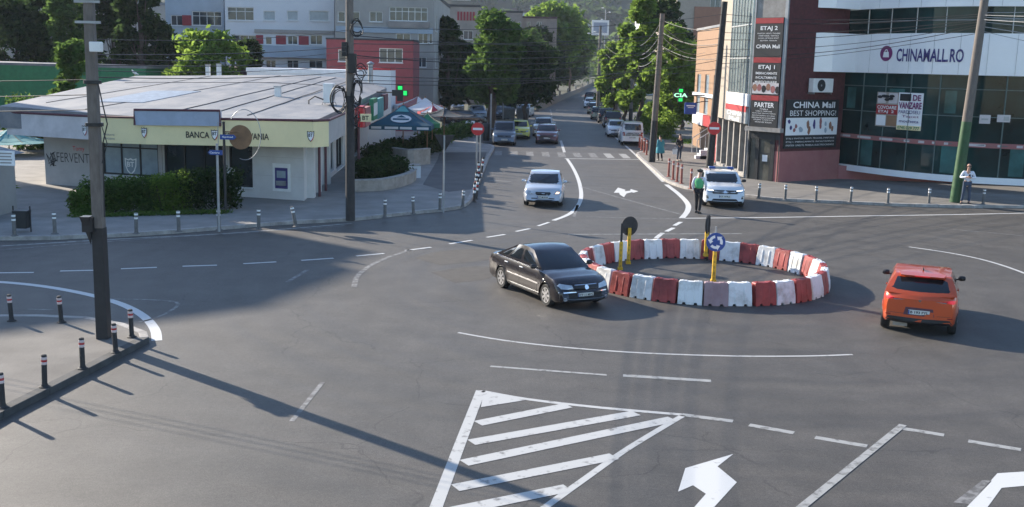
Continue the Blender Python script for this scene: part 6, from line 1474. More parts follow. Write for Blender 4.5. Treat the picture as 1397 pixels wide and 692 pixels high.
# ================================================================== terrace: umbrellas, planters
def umbrella(lab, u, v_eave, Y, r, drop, m1, m2, nside=4, rot=math.pi / 4, valance=True, group='umbrellas of the terrace'):
    p = V(u, v_eave, Y); ze = p.z; t = thing('parasol', lab, 'umbrella', (p.x, Y, 0), 0, group)
    q = MB(); top = Vector((0, 0, ze + drop)); ring = [Vector((r * math.cos(rot + 2 * math.pi * k / nside), r * math.sin(rot + 2 * math.pi * k / nside), ze)) for k in range(nside)]
    for k in range(nside):
        a, b = ring[k], ring[(k + 1) % nside]; rowp = None
        for i in range(5):
            f = i / 4; g_ = 1 - f; sag = -.10 * math.sin(math.pi * f)
            pa = a.lerp(top, f) + Vector((0, 0, sag)); pb = b.lerp(top, f) + Vector((0, 0, sag)); row = [pa.lerp(pb, j / 4) + Vector((0, 0, .05 * math.sin(math.pi * j / 4) * -1 * g_)) for j in range(5)]
            if rowp:
                for j in range(4): q.quad(rowp[j], rowp[j + 1], row[j + 1], row[j], k % 2)
            rowp = row
        if valance: q.quad(a, b, b + Vector((0, 0, -.28)), a + Vector((0, 0, -.28)), k % 2)
    cn = q.build('canopy', [M[m1], M[m2]], t)
    so = cn.modifiers.new('thickness', 'SOLIDIFY'); so.thickness = .012
    q = MB(); q.tube([(0, 0, 0), (0, 0, ze + drop + .12)], .035, 8); q.build('pole', M['wood'], t)
    q = MB()
    for k in range(nside): q.tube([ring[k] + Vector((0, 0, -.03)), top + Vector((0, 0, -.10))], .014, 5)
    q.build('rib', M['wood'], t); q = MB(); q.lathe([(.35, 0), (.35, .08), (.06, .12)], n=14); q.build('base', M['concrete'], t)
    return t, ze, p
t, ze, p = umbrella('large blue terrace umbrella with a white oval emblem', 550, 169, 65, 2.6, 1.15, 'umbrella_blue', 'umbrella_blue')
q = MB(); nrm = Vector((0, -1.84, 1.15)); 
def upnt(x, f):  # on the camera side slope
    y0 = -2.6 * math.cos(math.pi / 4); return Vector((x, y0 * (1 - f) - .03, ze + 1.15 * f - .06 * math.sin(math.pi * f)))
q.add([upnt(.62 * math.cos(a), .36 + .20 * math.sin(a)) for a in np.linspace(0, 6.283, 21)[:-1]], [tuple(range(20))]); em = q.build('emblem', M['umbrella_white'], t)
q = MB(); q.add([upnt(x, f) + Vector((0, -.012, .006)) for x, f in ((-.3, .42), (.3, .42), (0, .54))], [(0, 1, 2)]); q.add([upnt(x, f) + Vector((0, -.012, .006)) for x, f in ((-.48, .29), (.48, .29), (.48, .38), (-.48, .38))], [(0, 1, 2, 3)]); q.build('device', M['umbrella_blue'], em)
q = MB(); q.add([upnt(x, f) for x, f in ((-.42, .70), (.42, .70), (.1, .93), (-.1, .93))], [(0, 1, 2, 3)]); q.build('pale_gore', M['umbrella_teal'], t)
q = MB()
for x0, x1 in ((-1.7, -1.1), (-.9, -.1), (0, .7), (1.0, 1.7)): q.quad((x0, -1.852, ze - .22), (x1, -1.852, ze - .22), (x1, -1.852, ze - .08), (x0, -1.852, ze - .08))
q.build('valance_print', M['umbrella_white'], t)
umbrella('green and cream terrace umbrella peeping out right of the blue one', 583, 167, 66.5, 1.2, .55, 'green_metal', 'fascia_cream')
umbrella('white terrace umbrella with red corners behind the blue one', 580, 149, 72, 1.9, .75, 'umbrella_white', 'umbrella_white')
umbrella('red and white terrace umbrella at the right end of the terrace', 590, 153, 70, 1.0, .5, 'umbrella_red', 'umbrella_white', 8, 0)
umbrella('pink and white umbrella farthest back beside the pharmacy cross', 570, 144, 78, 1.8, .65, 'umbrella_white', 'plinth_pink', 8, 0)
umbrella('flat dark parasol standing alone right of the terrace', 606, 157, 69, 1.9, .42, 'umbrella_dark', 'umbrella_dark', 8, 0, False)
umbrella('teal parasol at the far left edge behind the bank', 12, 193, 62, 2.4, .7, 'umbrella_teal', 'umbrella_teal', 8, 0, False, group=None)
def wallbox(lab, pts, z1, m='stone', w=.22, name='planter_wall'):
    t = thing(name, lab, 'low wall', (*pts[0][:2], 0)); q = MB(); P = sm([(p[0], p[1]) for p in pts], 4) if len(pts) > 2 else [Vector((*p[:2], 0)) for p in pts]
    for a, b in zip(P[:-1], P[1:]):
        tt = (b - a).normalized(); n = Vector((-tt.y, tt.x, 0)) * w; q.prism([a[:2], b[:2], (b + n)[:2], (a + n)[:2]], PAV, z1)
    q.build('masonry', M[m], t, world=True)
    q = MB()
    for a, b in zip(P[:-1], P[1:]):
        tt = (b - a).normalized(); n = Vector((-tt.y, tt.x, 0)); A_ = a - n * .04; B_ = b - n * .04; q.prism([A_[:2], B_[:2], (B_ + n * (w + .08))[:2], (A_ + n * (w + .08))[:2]], z1 + .002, z1 + .07)
    q.build('coping', M['kerb'], t, world=True); return t
gp_ = lambda u, v: tuple(G(u, v, PAV)[:2])
wallbox('low curved stone planter wall under the dark bush by the dark utility pole', [gp_(480, 262), gp_(525, 260), gp_(558, 252), gp_(568, 245)], .62)
wallbox('pale stone planter box at the end of the terrace', [gp_(528, 222), gp_(556, 226), gp_(587, 224)], 1.0)
wallbox('small white painted wall block between the two planters', [gp_(550, 243), gp_(574, 243)], .75, 'wall_white', .5)
# kiosk at the left edge with a notice
k0 = G(-6, 296, PAV); t = thing('kiosk', 'small kiosk with a white roof at the left edge', 'kiosk', (k0.x - 1.2, k0.y + .8, 0))
q = MB(); q.box((0, 0, 1.15), (2.4, 1.8, 2.3)); q.build('cabin', M['wall_grey'], t); q = MB(); q.add([(-1.5, -1.2, 2.3), (1.5, -1.2, 2.3), (1.5, 1.2, 2.3), (-1.5, 1.2, 2.3), (-.3, -.2, 2.75), (.3, -.2, 2.75), (.3, .2, 2.75), (-.3, .2, 2.75)], [(0, 1, 5, 4), (1, 2, 6, 5), (2, 3, 7, 6), (3, 0, 4, 7), (4, 5, 6, 7), (3, 2, 1, 0)]); q.build('roof', M['roof_sheet'], t)
p = V(8, 216, k0.y - .5); t = thing('notice_board', 'white notice with four lines of print on the kiosk at the left edge', 'sign', tuple(p)); q = MB(); q.box((0, 0, 0), (.62, .05, .52)); q.build('panel', M['white_sign'], t)
q = MB()
for i in range(4): q.box((0, -.028, .17 - .11 * i), (.46 - .06 * (i % 2), .004, .05))
q.build('print', M['wall_grey'], t)
# ================================================================== vegetation
def leaves_mesh(name, clumps, n, size, m, seed, flat=.0):
    """clumps: (centre, radii); n leaf faces in all spread over the clump shells"""
    rg = np.random.default_rng(seed); vol = np.array([c[1][0] * c[1][1] for c in clumps]); cnt = np.maximum(4, (n * vol / vol.sum()).astype(int))
    C_ = []; 
    for (c, r), k in zip(clumps, cnt):
        d = rg.normal(size=(k, 3)); d /= np.linalg.norm(d, axis=1)[:, None]
        rad = rg.random(k) ** .42 * (1 + .22 * rg.normal(size=k) * .6)
        C_.append(np.array(c) + d * rad[:, None] * np.array(r))
    C_ = np.concatenate(C_); N = len(C_)
    a = rg.normal(size=(N, 3)); a[:, 2] *= .6; a /= np.linalg.norm(a, axis=1)[:, None]
    b = np.cross(a, rg.normal(size=(N, 3))); b /= np.linalg.norm(b, axis=1)[:, None]
    s = size * rg.uniform(.6, 1.4, N)[:, None]
    a *= s; b *= s * .55; nn = np.cross(a, b); nn /= np.linalg.norm(nn, axis=1)[:, None]
    vs = np.stack([C_ - a, C_ - b * .9 + nn * s * .12, C_ + a, C_ + b * .9 + nn * s * .12], axis=1).reshape(-1, 3)
    me = bpy.data.meshes.new(name); me.vertices.add(len(vs)); me.vertices.foreach_set('co', vs.ravel())
    me.loops.add(4 * N); me.loops.foreach_set('vertex_index', np.arange(4 * N)); me.polygons.add(N)
    me.polygons.foreach_set('loop_start', np.arange(0, 4 * N, 4)); me.polygons.foreach_set('loop_total', np.full(N, 4))
    me.materials.append(m); me.update(); me.validate(); return me
def link_mesh(name, me, par): o = bpy.data.objects.new(name, me); COL.objects.link(o); o.parent = par; return o
def tree(label, x, y, h, r, base=.28, m='leaf_mid', n=5000, leaf=.30, seed=1, nclump=26, trunk=.22, cat='tree', name='tree', group=None, squash=1.0, col=False, z0=0):
    t = thing(name, label, cat, (x, y, z0), 0, group); R_ = random.Random(seed); cl = []
    hb = h * base
    for i in range(nclump):
        f = (i + .5) / nclump; z = hb + (h - hb) * (.06 + .94 * f)
        rr_ = r * (math.sin(math.pi * min(.97, (.13 + .82 * f))) ** .75 if not col else (.75 + .25 * math.sin(3.1 * f)) * (1 - .6 * f ** 4))
        a = R_.uniform(0, 6.283) + i * 2.4; q_ = R_.random() ** .5 * .82
        cr = r * R_.uniform(.26, .46)
        cl.append(((math.cos(a) * rr_ * q_, math.sin(a) * rr_ * q_, min(z, h - cr * .6)), (cr, cr, cr * R_.uniform(.6, .9) * squash)))
    link_mesh('crown', leaves_mesh('crown', cl, n, leaf, M[m], seed), t)
    q = MB(); bend = [Vector((R_.uniform(-.1, .1) * k, R_.uniform(-.1, .1) * k, hb * k / 3 * 1.0)) for k in range(4)] + [Vector((R_.uniform(-.3, .3), R_.uniform(-.3, .3), h * .62)), Vector((R_.uniform(-.4, .4), R_.uniform(-.4, .4), h * .86))]
    rad = [trunk * 1.35, trunk, trunk * .9, trunk * .82, trunk * .5, trunk * .15]; q.tube(bend, rad, 9)
    for c, rr_ in cl[::2]:
        c = Vector(c); s0 = bend[3].lerp(bend[4], R_.random() * .8) if c.z > bend[3].z else bend[2].lerp(bend[3], .9)
        mid = s0.lerp(c, .5) + Vector((0, 0, -.06 * h * R_.random())); q.tube([s0, mid, c], [trunk * .34, trunk * .2, trunk * .05], 6)
    q.build('trunk', M['bark'], t, smooth=60); return t
def tpx(u, Y): return V(u, 100, Y).x
# left background
tree('dark tree at the far left edge behind the green hall', tpx(22, 106), 106, 11.2, 4.4, .22, 'leaf_dark', 6500, .30, 11)
tree('dark tree between the far left edge and the tall concrete pole', tpx(66, 108), 108, 11.8, 3.4, .2, 'leaf_dark', 5500, .28, 12)
tree('tall tree just left of the tall concrete pole, lit on its left side', tpx(104, 103), 103, 12.4, 3.2, .18, 'leaf_mid', 6500, .26, 13)
tree('bushy tree in front of the green hall right under the concrete pole', tpx(102, 72), 72, 6.9, 1.6, .12, 'leaf_mid', 4500, .20, 14, 22, .14)
tree('tall narrow ivy covered tree right of the tall concrete pole', tpx(192, 96), 96, 13.5, 2.6, .1, 'leaf_dark', 8500, .30, 15, 30, .3, col=True)
tree('dark tree right of the ivy covered tree', tpx(222, 99), 99, 8.6, 2.9, .15, 'leaf_dark', 5500, .30, 16)
tree('dark tree between the concrete pole and the ivy covered tree', tpx(156, 100), 100, 11.8, 2.7, .15, 'leaf_dark', 6000, .30, 17)
tree('light green spreading tree behind the bank roof in front of the white block', tpx(285, 88), 88, 8.0, 3.4, .30, 'leaf_light', 6500, .26, 18, 30)
tree('small dark tree at the corner of the white apartment block', tpx(338, 95), 95, 7.6, 1.7, .3, 'leaf_dark', 2600, .26, 19, 16)
def bush(label, pts, hgt, rad, m='leaf_mid', n=2500, leaf=.09, seed=5, name='bush', cat='bush', z=PAV, jit=.12):
    c = sum((Vector((*p[:2], 0)) for p in pts), Vector()) / len(pts); t = thing(name, label, cat, (c.x, c.y, z)); R_ = random.Random(seed); cl = []
    for p in pts:
        for k in range(3):
            zz_ = hgt * (.25 + .30 * k); rr_ = rad * R_.uniform(.75, 1.1)
            cl.append(((p[0] - c.x + R_.uniform(-jit, jit), p[1] - c.y + R_.uniform(-jit, jit), min(zz_, hgt - rr_ * .5)), (rr_, rr_, min(rr_, hgt * .34))))
    link_mesh('foliage', leaves_mesh('foliage', cl, n, leaf, M[m], seed), t)
    q = MB()
    for p in pts:
        for k in range(3): q.tube([(p[0] - c.x, p[1] - c.y, -.02), (p[0] - c.x + R_.uniform(-.2, .2), p[1] - c.y + R_.uniform(-.2, .2), hgt * .75)], .018, 5)
    q.build('stem', M['bark'], t); return t
bush('round bush at the left edge in front of the green hall', [(tpx(20 + 16 * i, 66), 66) for i in range(6)], 3.1, 1.0, 'leaf_mid', 6500, .14, 31, z=0)
def line(u0, v0, u1, v1, n): return [tuple(G(u0 + (u1 - u0) * i / (n - 1), v0 + (v1 - v0) * i / (n - 1), PAV)[:2]) for i in range(n)]
bush('clipped hedge in front of the left bank windows', line(124, 291, 225, 287, 7), 1.22, .50, 'leaf_mid', 11000, .065, 32, 'hedge', 'hedge', jit=.05)
bush('yellow green shrub between the two hedges of the bank', line(222, 289, 252, 288, 3), 1.35, .5, 'leaf_light', 4200, .06, 33, 'bush', 'bush')
bush('dark hedge in front of the right bank windows', line(256, 287, 316, 284, 4), 1.48, .55, 'leaf_dark', 6500, .065, 34, 'hedge', 'hedge')
bush('tall grassy weeds at the left end of the hedge', line(103, 293, 122, 292, 3), .85, .32, 'grass', 2600, .07, 35, 'weeds', 'plant')
t = tag(link_mesh('grass', leaves_mesh('grass', [((p[0], p[1], PAV + .06), (.5, .28, .10)) for p in line(110, 296, 300, 291, 12)], 2600, .05, M['grass'], 36), None), None, None, None, 'stuff')
bush('dark rounded bush inside the curved stone planter wall', [tuple(G(u, v, PAV)[:2]) for u, v in ((502, 254), (520, 252), (540, 248), (515, 246))], 1.25, .72, 'leaf_dark', 8000, .085, 37)
bush('dark bushes along the terrace below the blue umbrella', [tuple(G(u, v, PAV)[:2]) for u, v in ((512, 226), (530, 222), (552, 217), (575, 212), (592, 207), (540, 214))], 1.25, .9, 'leaf_dark', 9000, .11, 38)
bush('green bushes right of the terrace under the dark parasol', [tuple(G(u, v, PAV)[:2]) for u, v in ((605, 196), (622, 190), (636, 187), (588, 199))], 1.3, 1.0, 'leaf_mid', 4500, .11, 39)
t = thing('yucca', 'spiky yucca plant at the left edge in front of the kiosk', 'plant', G(2, 275, PAV)); q = MB(); R_ = random.Random(3)
for k in range(46):
    a = R_.uniform(0, 6.28); e = R_.uniform(.1, 1.3); L_ = R_.uniform(.6, .95); d = Vector((math.cos(a) * math.cos(e), math.sin(a) * math.cos(e), math.sin(e))); sdv = Vector((-math.sin(a), math.cos(a), 0)) * .025; b_ = Vector((0, 0, .5))
    q.add([b_ - sdv, b_ + sdv, b_ + d * L_ * .6 + sdv * .8 + Vector((0, 0, .02)), b_ + d * L_ + Vector((0, 0, -.1)), b_ + d * L_ * .6 - sdv * .8], [(0, 1, 2, 3, 4)])
q.build('leaf', M['leaf_light'], t, fix=False); q = MB(); q.tube([(0, 0, 0), (0, 0, .55)], .08, 8); q.build('trunk', M['bark'], t)
# left side of the street
tree('big bright topped tree with a thick trunk at the left of the street', tpx(673, 92), 91, 10.2, 2.7, .26, 'leaf_mid', 9500, .25, 41, 34, .42, col=False)
tree('dark tree hiding the wall right of the grey apartment block', tpx(612, 112), 112, 10.6, 2.4, .12, 'leaf_dark', 5500, .30, 42, 24)
tree('dark tree behind the parked cars left of the big tree', tpx(640, 122), 122, 8.0, 3.2, .25, 'leaf_dark', 4500, .32, 43)
tree('dark tree right of the big tree, nearest of the shaded grove', tpx(718, 112), 112, 8.6, 3.6, .25, 'leaf_dark', 6000, .32, 44)
tree('dark tree in the shaded grove in front of the old pale block', -2.6, 132, 9.2, 4.2, .22, 'leaf_dark', 6000, .36, 45)
tree('dark tree of the shaded grove beside the street', -0.4, 158, 10.5, 4.8, .2, 'leaf_dark', 6500, .42, 46)
tree('farther dark tree of the shaded grove near the bend of the street', 3.4, 190, 12.5, 4.8, .25, 'leaf_dark', 6500, .46, 47)
tree('tall round topped tree rising bright above the dark grove', 7.5, 214, 17.5, 7.2, .32, 'leaf_light', 8500, .55, 48, 34, .4)
tree('pale green tree in the middle of the dark grove', 1.6, 175, 11.5, 4.0, .3, 'leaf_mid', 4500, .42, 49)
tree('round topped tree at the right end of the bright crowns above the grove', 12.5, 250, 17.5, 5.5, .32, 'leaf_mid', 6000, .55, 50)
tree('dark tree over the low wall where the street bends', 17, 320, 17, 6.5, .3, 'leaf_mid', 5000, .7, 51)
for k_, (x_, y_, h_, r_, lb_) in enumerate([(-1.6, 147, 8.6, 4.2, 'low dark tree right behind the near end of the low street wall'), (1.6, 174, 9.4, 4.2, 'low dark tree behind the low street wall, second from its near end'), (5.0, 212, 11.5, 4.6, 'low dark tree behind the low street wall, third from its near end'), (10.2, 262, 12.5, 5.2, 'low dark tree behind the low street wall, fourth from its near end'), (17.0, 335, 15, 6.2, 'low dark tree behind the far end of the low street wall')]):
    tree(lb_, x_, y_, h_, r_, .06, 'leaf_dark', 5200, .34 + .05 * k_, 80 + k_, 30)
# right side of the street
tree('tall slim tree with bright leaves, nearest of the right street row', tpx(872, 98), 97, 12.2, 2.0, .22, 'leaf_light', 7500, .23, 61, 30, .24, col=True)
tree('bright ivy clad tree behind the nearest one of the right street row', tpx(853, 112), 112, 10.3, 2.0, .12, 'leaf_light', 6500, .25, 62, 26, .24, col=True)
tree('leafy tree leaning over the right pavement near the orange building', tpx(915, 92), 92, 9.6, 2.4, .10, 'leaf_light', 7000, .23, 63, 28, .25)
tree('tall tree in front of the beige tower', tpx(905, 116), 116, 13.2, 3.0, .25, 'leaf_dark', 6500, .30, 64)
tree('low bright tree where the right row meets the bend', tpx(838, 130), 130, 8.8, 2.1, .12, 'leaf_light', 4500, .28, 65, 22, .2)
tree('small dark tree by the far poles of the right row', tpx(826, 150), 150, 7.0, 2.2, .12, 'leaf_mid', 3500, .32, 66, 18, .2)
tree('dark tree filling the gap below the beige tower', tpx(935, 104), 104, 8.4, 2.6, .12, 'leaf_light', 5000, .26, 67)
tree('pale tree between the two towers far up the street', tpx(905, 190), 190, 17, 4.5, .3, 'leaf_mid', 4500, .45, 68)
bush('low green bushes at the foot of the right street trees', [(tpx(u, Y_), Y_) for u, Y_ in ((893, 96), (905, 94), (915, 90), (883, 100))], 2.2, 1.0, 'leaf_light', 4500, .13, 69, z=.1)
q = [(13.6, 86, .12), (13.2, 90, .12), (12.8, 94, .12), (14.5, 88, .12)]
tag(link_mesh('grass', leaves_mesh('grass', [(p, (1.1, 1.8, .14)) for p in q], 3000, .08, M['grass'], 70), None), None, None, None, 'stuff')
# far woods on the hills and the hazy town
def hill(name, x0, x1, y, z, depth, seed):
    R_ = random.Random(seed); n = 40; mb = MB()
    for j in range(5):
        for i in range(n + 1):
            f = i / n; zz_ = z * math.sin(math.pi * min(1, j / 4)) if j < 3 else z * (1 if j == 3 else .6)
            zz_ = z * [0, .55, .9, 1, .7][j] * (.93 + .06 * math.sin(f * 7 + seed) + .03 * math.sin(f * 19 + seed))
            mb.v.append(Vector((x0 + (x1 - x0) * f, y + depth * j / 4, zz_ - 1 if j == 0 else zz_)))
    for j in range(4):
        for i in range(n): mb.f.append([j * (n + 1) + i, j * (n + 1) + i + 1, (j + 1) * (n + 1) + i + 1, (j + 1) * (n + 1) + i]); mb.m.append(0)
    return tag(mb.build(name, mat('hill_ground', (.05, .065, .035), .95, var=.5, scale=.02), smooth=60), kind='structure')
hill('hills', -700, 700, 620, 92, 500, 1)
rg = np.random.default_rng(5); cl = []
for k in range(420):
    x = rg.uniform(-150, 190); f = rg.random(); y = 630 + f * 330; z = 92 * float(np.interp((y - 620) / 500, [0, .25, .5, .75], [0, .55, .9, 1]))
    cl.append(((x, y, z + 2), (8, 8, 6)))
tag(link_mesh('far_wood', leaves_mesh('far_wood', cl, 30000, 3.0, M['leaf_far'], 71), None), None, None, None, 'stuff')
cl = [((rg.uniform(-150, 230), rg.uniform(330, 560), rg.uniform(3, 8)), (7, 7, 7)) for k in range(150)]
tag(link_mesh('far_wood', leaves_mesh('far_wood', cl, 12000, 1.1, M['leaf_far'], 72), None), None, None, None, 'stuff')
R_ = random.Random(12)
for i in range(14):
    u = 566 + i * 21; Y_ = R_.uniform(640, 860); p = V(u, 0, Y_); f = (Y_ - 620) / 500
    w = R_.uniform(9, 17); h0 = 92 * np.interp(f, [0, .25, .5, .75], [0, .55, .9, 1]) * .75; hh = h0 + R_.uniform(7, 13)
    b_ = thing('far_house', 'hazy pale house on the far hill, %s from the left' % ordn(i), 'house', (p.x, Y_, h0 - 6), 0, 'hazy houses on the far hill')
    q = MB(); q.box((0, 5, (hh - h0 + 6) / 2), (w, 10, hh - h0 + 6)); q.build('wall', M['wall_white' if i % 2 else 'wall_old'], b_)
    q = MB(); z_ = hh - h0 + 6; q.add([(-w / 2 - .4, -.4, z_), (w / 2 + .4, -.4, z_), (w / 2 + .4, 10.4, z_), (-w / 2 - .4, 10.4, z_), (-w / 2, 5, z_ + 3), (w / 2, 5, z_ + 3)], [(0, 1, 5, 4), (3, 4, 5, 2), (0, 4, 3), (1, 2, 5), (0, 3, 2, 1)]); q.build('roof', M['maroon_roof' if i % 2 else 'wall_brown'], b_)
# ================================================================== low wall and rail up the left of the street
t = thing('low_wall', 'long low stone wall with posts running up the left of the far street', 'low wall', (3.0, 135, 0)); q = MB()
wl = sm([G(735, 152)[:2], G(765, 138)[:2], G(795, 124)[:2], G(812, 115)[:2]], 6)
for a, b in zip(wl[:-1], wl[1:]):
    d = (b - a).normalized(); n = Vector((-d.y, d.x, 0)) * .35; q.prism([a[:2], b[:2], (b + n)[:2], (a + n)[:2]], -.02, .95)
q.build('masonry', M['concrete_pole'], t, world=True)
q = MB()
for a in wl[::2]: q.box((a.x - .2, a.y, 1.3), (.35, .35, .9))
q.build('pillar', M['concrete'], t, world=True)
# ================================================================== utility poles
POLE = {}
def upole(key, label, base, ztop, r0, r1, m='concrete_pole', dark=0.0, lean=(0, 0), dm='dark_paint', square=False, name='utility_pole'):
    t = thing(name, label, 'pole', base, 0); h = ztop - base[2]; q = MB(); n = 4 if square else 12
    P = lambda z: Vector((lean[0] * z / h, lean[1] * z / h, z)); R_ = lambda z: r0 + (r1 - r0) * z / h
    q.tube([P(z) for z in np.linspace(0, h, 6)], [R_(z) for z in np.linspace(0, h, 6)], n); q.build('shaft', M[m], t, smooth=50 if not square else None, bev=.02 if square else 0)
    if dark:
        q = MB(); q.tube([P(0), P(dark)], [R_(0) + .006, R_(dark) + .006], n, cap=False); q.build('painted_base', M[dm], t, smooth=50 if not square else None)
    POLE[key] = (Vector(base), P, R_); return t
def ring_on(t, key, z, mn='black', hgt=.10, extra=.02):
    _, P, R_ = POLE[key]; q = MB(); q.tube([P(z - hgt / 2), P(z + hgt / 2)], R_(z) + extra, 12); q.build('clamp', M[mn], t, smooth=50)
b = G(142, 461, PAV)
p1 = upole('p1', 'tall concrete utility pole with a black painted lower part on the near left corner', b, 9.3, .165, .12, dark=2.35, square=True)
for z in (4.57, 5.42): ring_on(p1, 'p1', z - .1, 'black', .07, .035)
q = MB(); q.box((.16, -.14, 6.12 - .1), (.22, .20, .20)); q.build('junction_box', M['frame_white'], p1, bev=.02)
q = MB(); q.box((-.16, -.10, 1.98 + .45), (.22, .24, .30)); q.add([(-.30, -.25, 2.6), (-.1, -.25, 2.6), (-.1, 0, 2.6), (-.30, 0, 2.6), (-.12, -.15, 2.0)], [(0, 1, 2, 3), (0, 1, 4), (1, 2, 4), (2, 3, 4), (3, 0, 4)]); q.build('loudspeaker', M['black'], p1)
q = MB(); q.tube([(.17, -.15, 5.3), (.26, -.2, 4.9), (.34, -.2, 4.5), (.22, -.17, 4.1), (.20, -.17, 3.2), (.19, -.18, 2.6)], .014, 6); q.tube([(.17, -.1, 4.5), (.30, -.15, 4.1), (.18, -.16, 3.7)], .010, 6); q.build('loose_wire', M['cable'], p1)
q = MB()
for z in (6.6, 7.0): q.box((0, -.1, z - .1), (.5, .06, .05))
q.build('crossarm', M['galv'], p1)
b = G(478, 301, PAV)
p2 = upole('p2', 'dark utility pole hung with black cable coils by the bank corner', b, 9.8, .17, .13, 'concrete_pole', 4.6, dm='pole_dark')
b = G(967, 238, PAV)
p3 = upole('p3', 'dark utility pole with a no entry sign in front of the corner tower', b, V(977, 2, b.y).z, .22, .16, 'pole_dark', lean=(.35, 0))
zc = V(968, 175, b.y - .3).z - b.z
no_entry(p3, (.10, -.36, zc), .36, math.radians(-95), )
b = G(1303, 276, PAV)
p4 = upole('p4', 'tall round pole painted green below, beside the man with the phone', b, 11.5, .25, .165, 'concrete_pole', 3.75, lean=(.55, 0), dm='pole_green')
b = G(889, 221, PAV)
p5 = upole('p5', 'concrete utility pole with a dark foot beside the red bollards', b, 9.3, .22, .15, 'concrete_pole', 2.6, lean=(.25, 0))
for key, u, v, vt, lab in [('p6', 852, 172, 60, 'utility pole between the white van and the right street trees'), ('p7', 841, 160, 40, 'thin utility pole in front of the right street trees'), ('p8', 815, 157, 35, 'farthest utility pole of the right row, by the bend')]:
    g = G(u, v); upole(key, lab, (g.x + (.6 if key == 'p6' else 0), g.y, 0), V(u + 3, vt, g.y).z, .22, .15, 'concrete_pole', 1.8 if key == 'p6' else 0)
def lamp(lab, u, v, vt, arms):
    g = G(u, v); zt = V(u, vt, g.y).z; t = thing('street_lamp', lab, 'street lamp', (g.x, g.y, 0), 0, 'street lamps up the street'); q = MB(); q.tube([(0, 0, 0), (0, 0, zt)], [.13, .07], 8); q.build('pole', M['galv'], t, smooth=50)
    for s, l, dz in arms:
        q = MB(); q.tube([(0, 0, zt - .3 + dz), (s * l * .5, -.2, zt + .1 + dz), (s * l, -.3, zt + .15 + dz)], .04, 6); q.build('arm', M['galv'], t); q = MB(); q.lathe([(.02, -.12), (.2, -.04), (.28, .02), (.22, .10), (.03, .15)], (s * (l + .2), -.3, zt + .15 + dz), 12); q.build('lamp_head', M['frame_white'], t, smooth=50)
lamp('double armed street lamp over the bend of the street', 817, 140, 46, [(-1, 1.9, -.2), (-1, .9, .1)])
lamp('tall street lamp behind the double armed one', 822, 128, 14, [(-1, .5, .3), (1, .7, -.6), (-1, .6, -2.2)])
lamp('street lamp on a pole before the beige tower', 930, 165, 52, [(-1, 1.0, 0)])
for u, v, vt, lab in [(686, 165, 130, 'thin grey post right of the big left tree'), (664, 160, 120, 'thin grey post left of the big tree trunk'), (741, 148, 120, 'pale thick post left of the low wall'), (669, 188, 128, 'tall thin grey post in front of the big left tree')]:
    g = G(u, v); t = thing('post', lab, 'post', (g.x, g.y, 0)); q = MB(); q.tube([(0, 0, 0), (0, 0, V(u, vt, g.y).z)], .07, 8); q.build('shaft', M['galv'], t); q = MB(); q.lathe([(.1, 0), (.1, .1)], n=10); q.build('base', M['concrete'], t)
p = V(819, 38, 190); t = thing('billboard', 'pale billboard on a post by the bend of the street', 'billboard', (p.x, 190, 0)); q = MB(); q.box((0, 0, p.z), (3.0, .3, 2.6)); q.build('panel', M['panel_white'], t); q = MB(); q.box((0, -.16, p.z), (2.4, .02, 1.8)); q.build('poster', M['fascia_blue'], t); q = MB(); q.tube([(0, 0, 0), (0, 0, p.z - 1.5)], .2, 8); q.build('pole', M['galv'], t)
# leftmost pale pole
b = G(-12, 300, PAV); t = thing('advertising_pole', 'pale blue advertising pole at the left edge with a red mark', 'pole', (b.x, b.y, 0)); q = MB(); q.tube([(0, 0, 0), (0, 0, V(2, 60, b.y).z)], [.26, .20], 12); q.build('shaft', M['wall_blue_grey'], t, smooth=50); q = MB(); q.box((.15, -.24, V(2, 161, b.y).z), (.3, .06, .2)); q.build('mark', M['red_sign'], t)
# cable coils on the dark pole
pb = POLE['p2'][0]
for i, (dx, z, R_, lab, tilt) in enumerate([(-.36, 4.6, .24, 'large coil of black cable hung left of the dark utility pole', .3), (.30, 4.9, .17, 'long loop of black cable right of the dark utility pole', -.2), (.42, 5.55, .16, 'small coil of cable in the middle of the dark utility pole', .2), (.3, 7.2, .18, 'thin loop of cable near the top of the dark utility pole', .1), (.26, 3.9, .13, 'lowest small coil of cable on the dark utility pole', -.1)]):
    t = thing('cable_coil', lab, 'cable coil', (pb.x + dx, pb.y - .25, z), tilt, 'cable coils on the dark pole'); R2 = random.Random(i)
    for k in range(5 if i < 2 else 3):
        q = MB(); e = [1.6, 2.6, 1.2, 1.3, 1.7][i]
        h1, h2, o1, o2, sc_ = R2.uniform(.05, .16), R2.uniform(0, 6.28), R2.uniform(-.06, .06), R2.uniform(-.12, .12), R2.uniform(.75, 1.2)
        q.tube([(R_ * sc_ * (1 + h1 * math.sin(2 * a + h2)) * math.cos(a) + o1, .03 * k + .03 * math.sin(3 * a), R_ * e * sc_ * (1 + h1 * math.sin(3 * a + h2)) * math.sin(a) + o2) for a in np.linspace(0, R2.uniform(5.6, 6.283), 28)], .017, 6, cap=False); q.build('turn', M['cable'], t, smooth=60)
t = thing('splice_box', 'black splice boxes strapped to the dark utility pole below the cables', 'box', (pb.x, pb.y - .2, 5.9)); q = MB(); q.box((.12, 0, 0), (.3, .2, .7)); q.build('case', M['black'], t, bev=.02); q = MB(); q.box((-.16, 0, .5), (.2, .2, .5)); q.build('upper_case', M['black'], t, bev=.02)
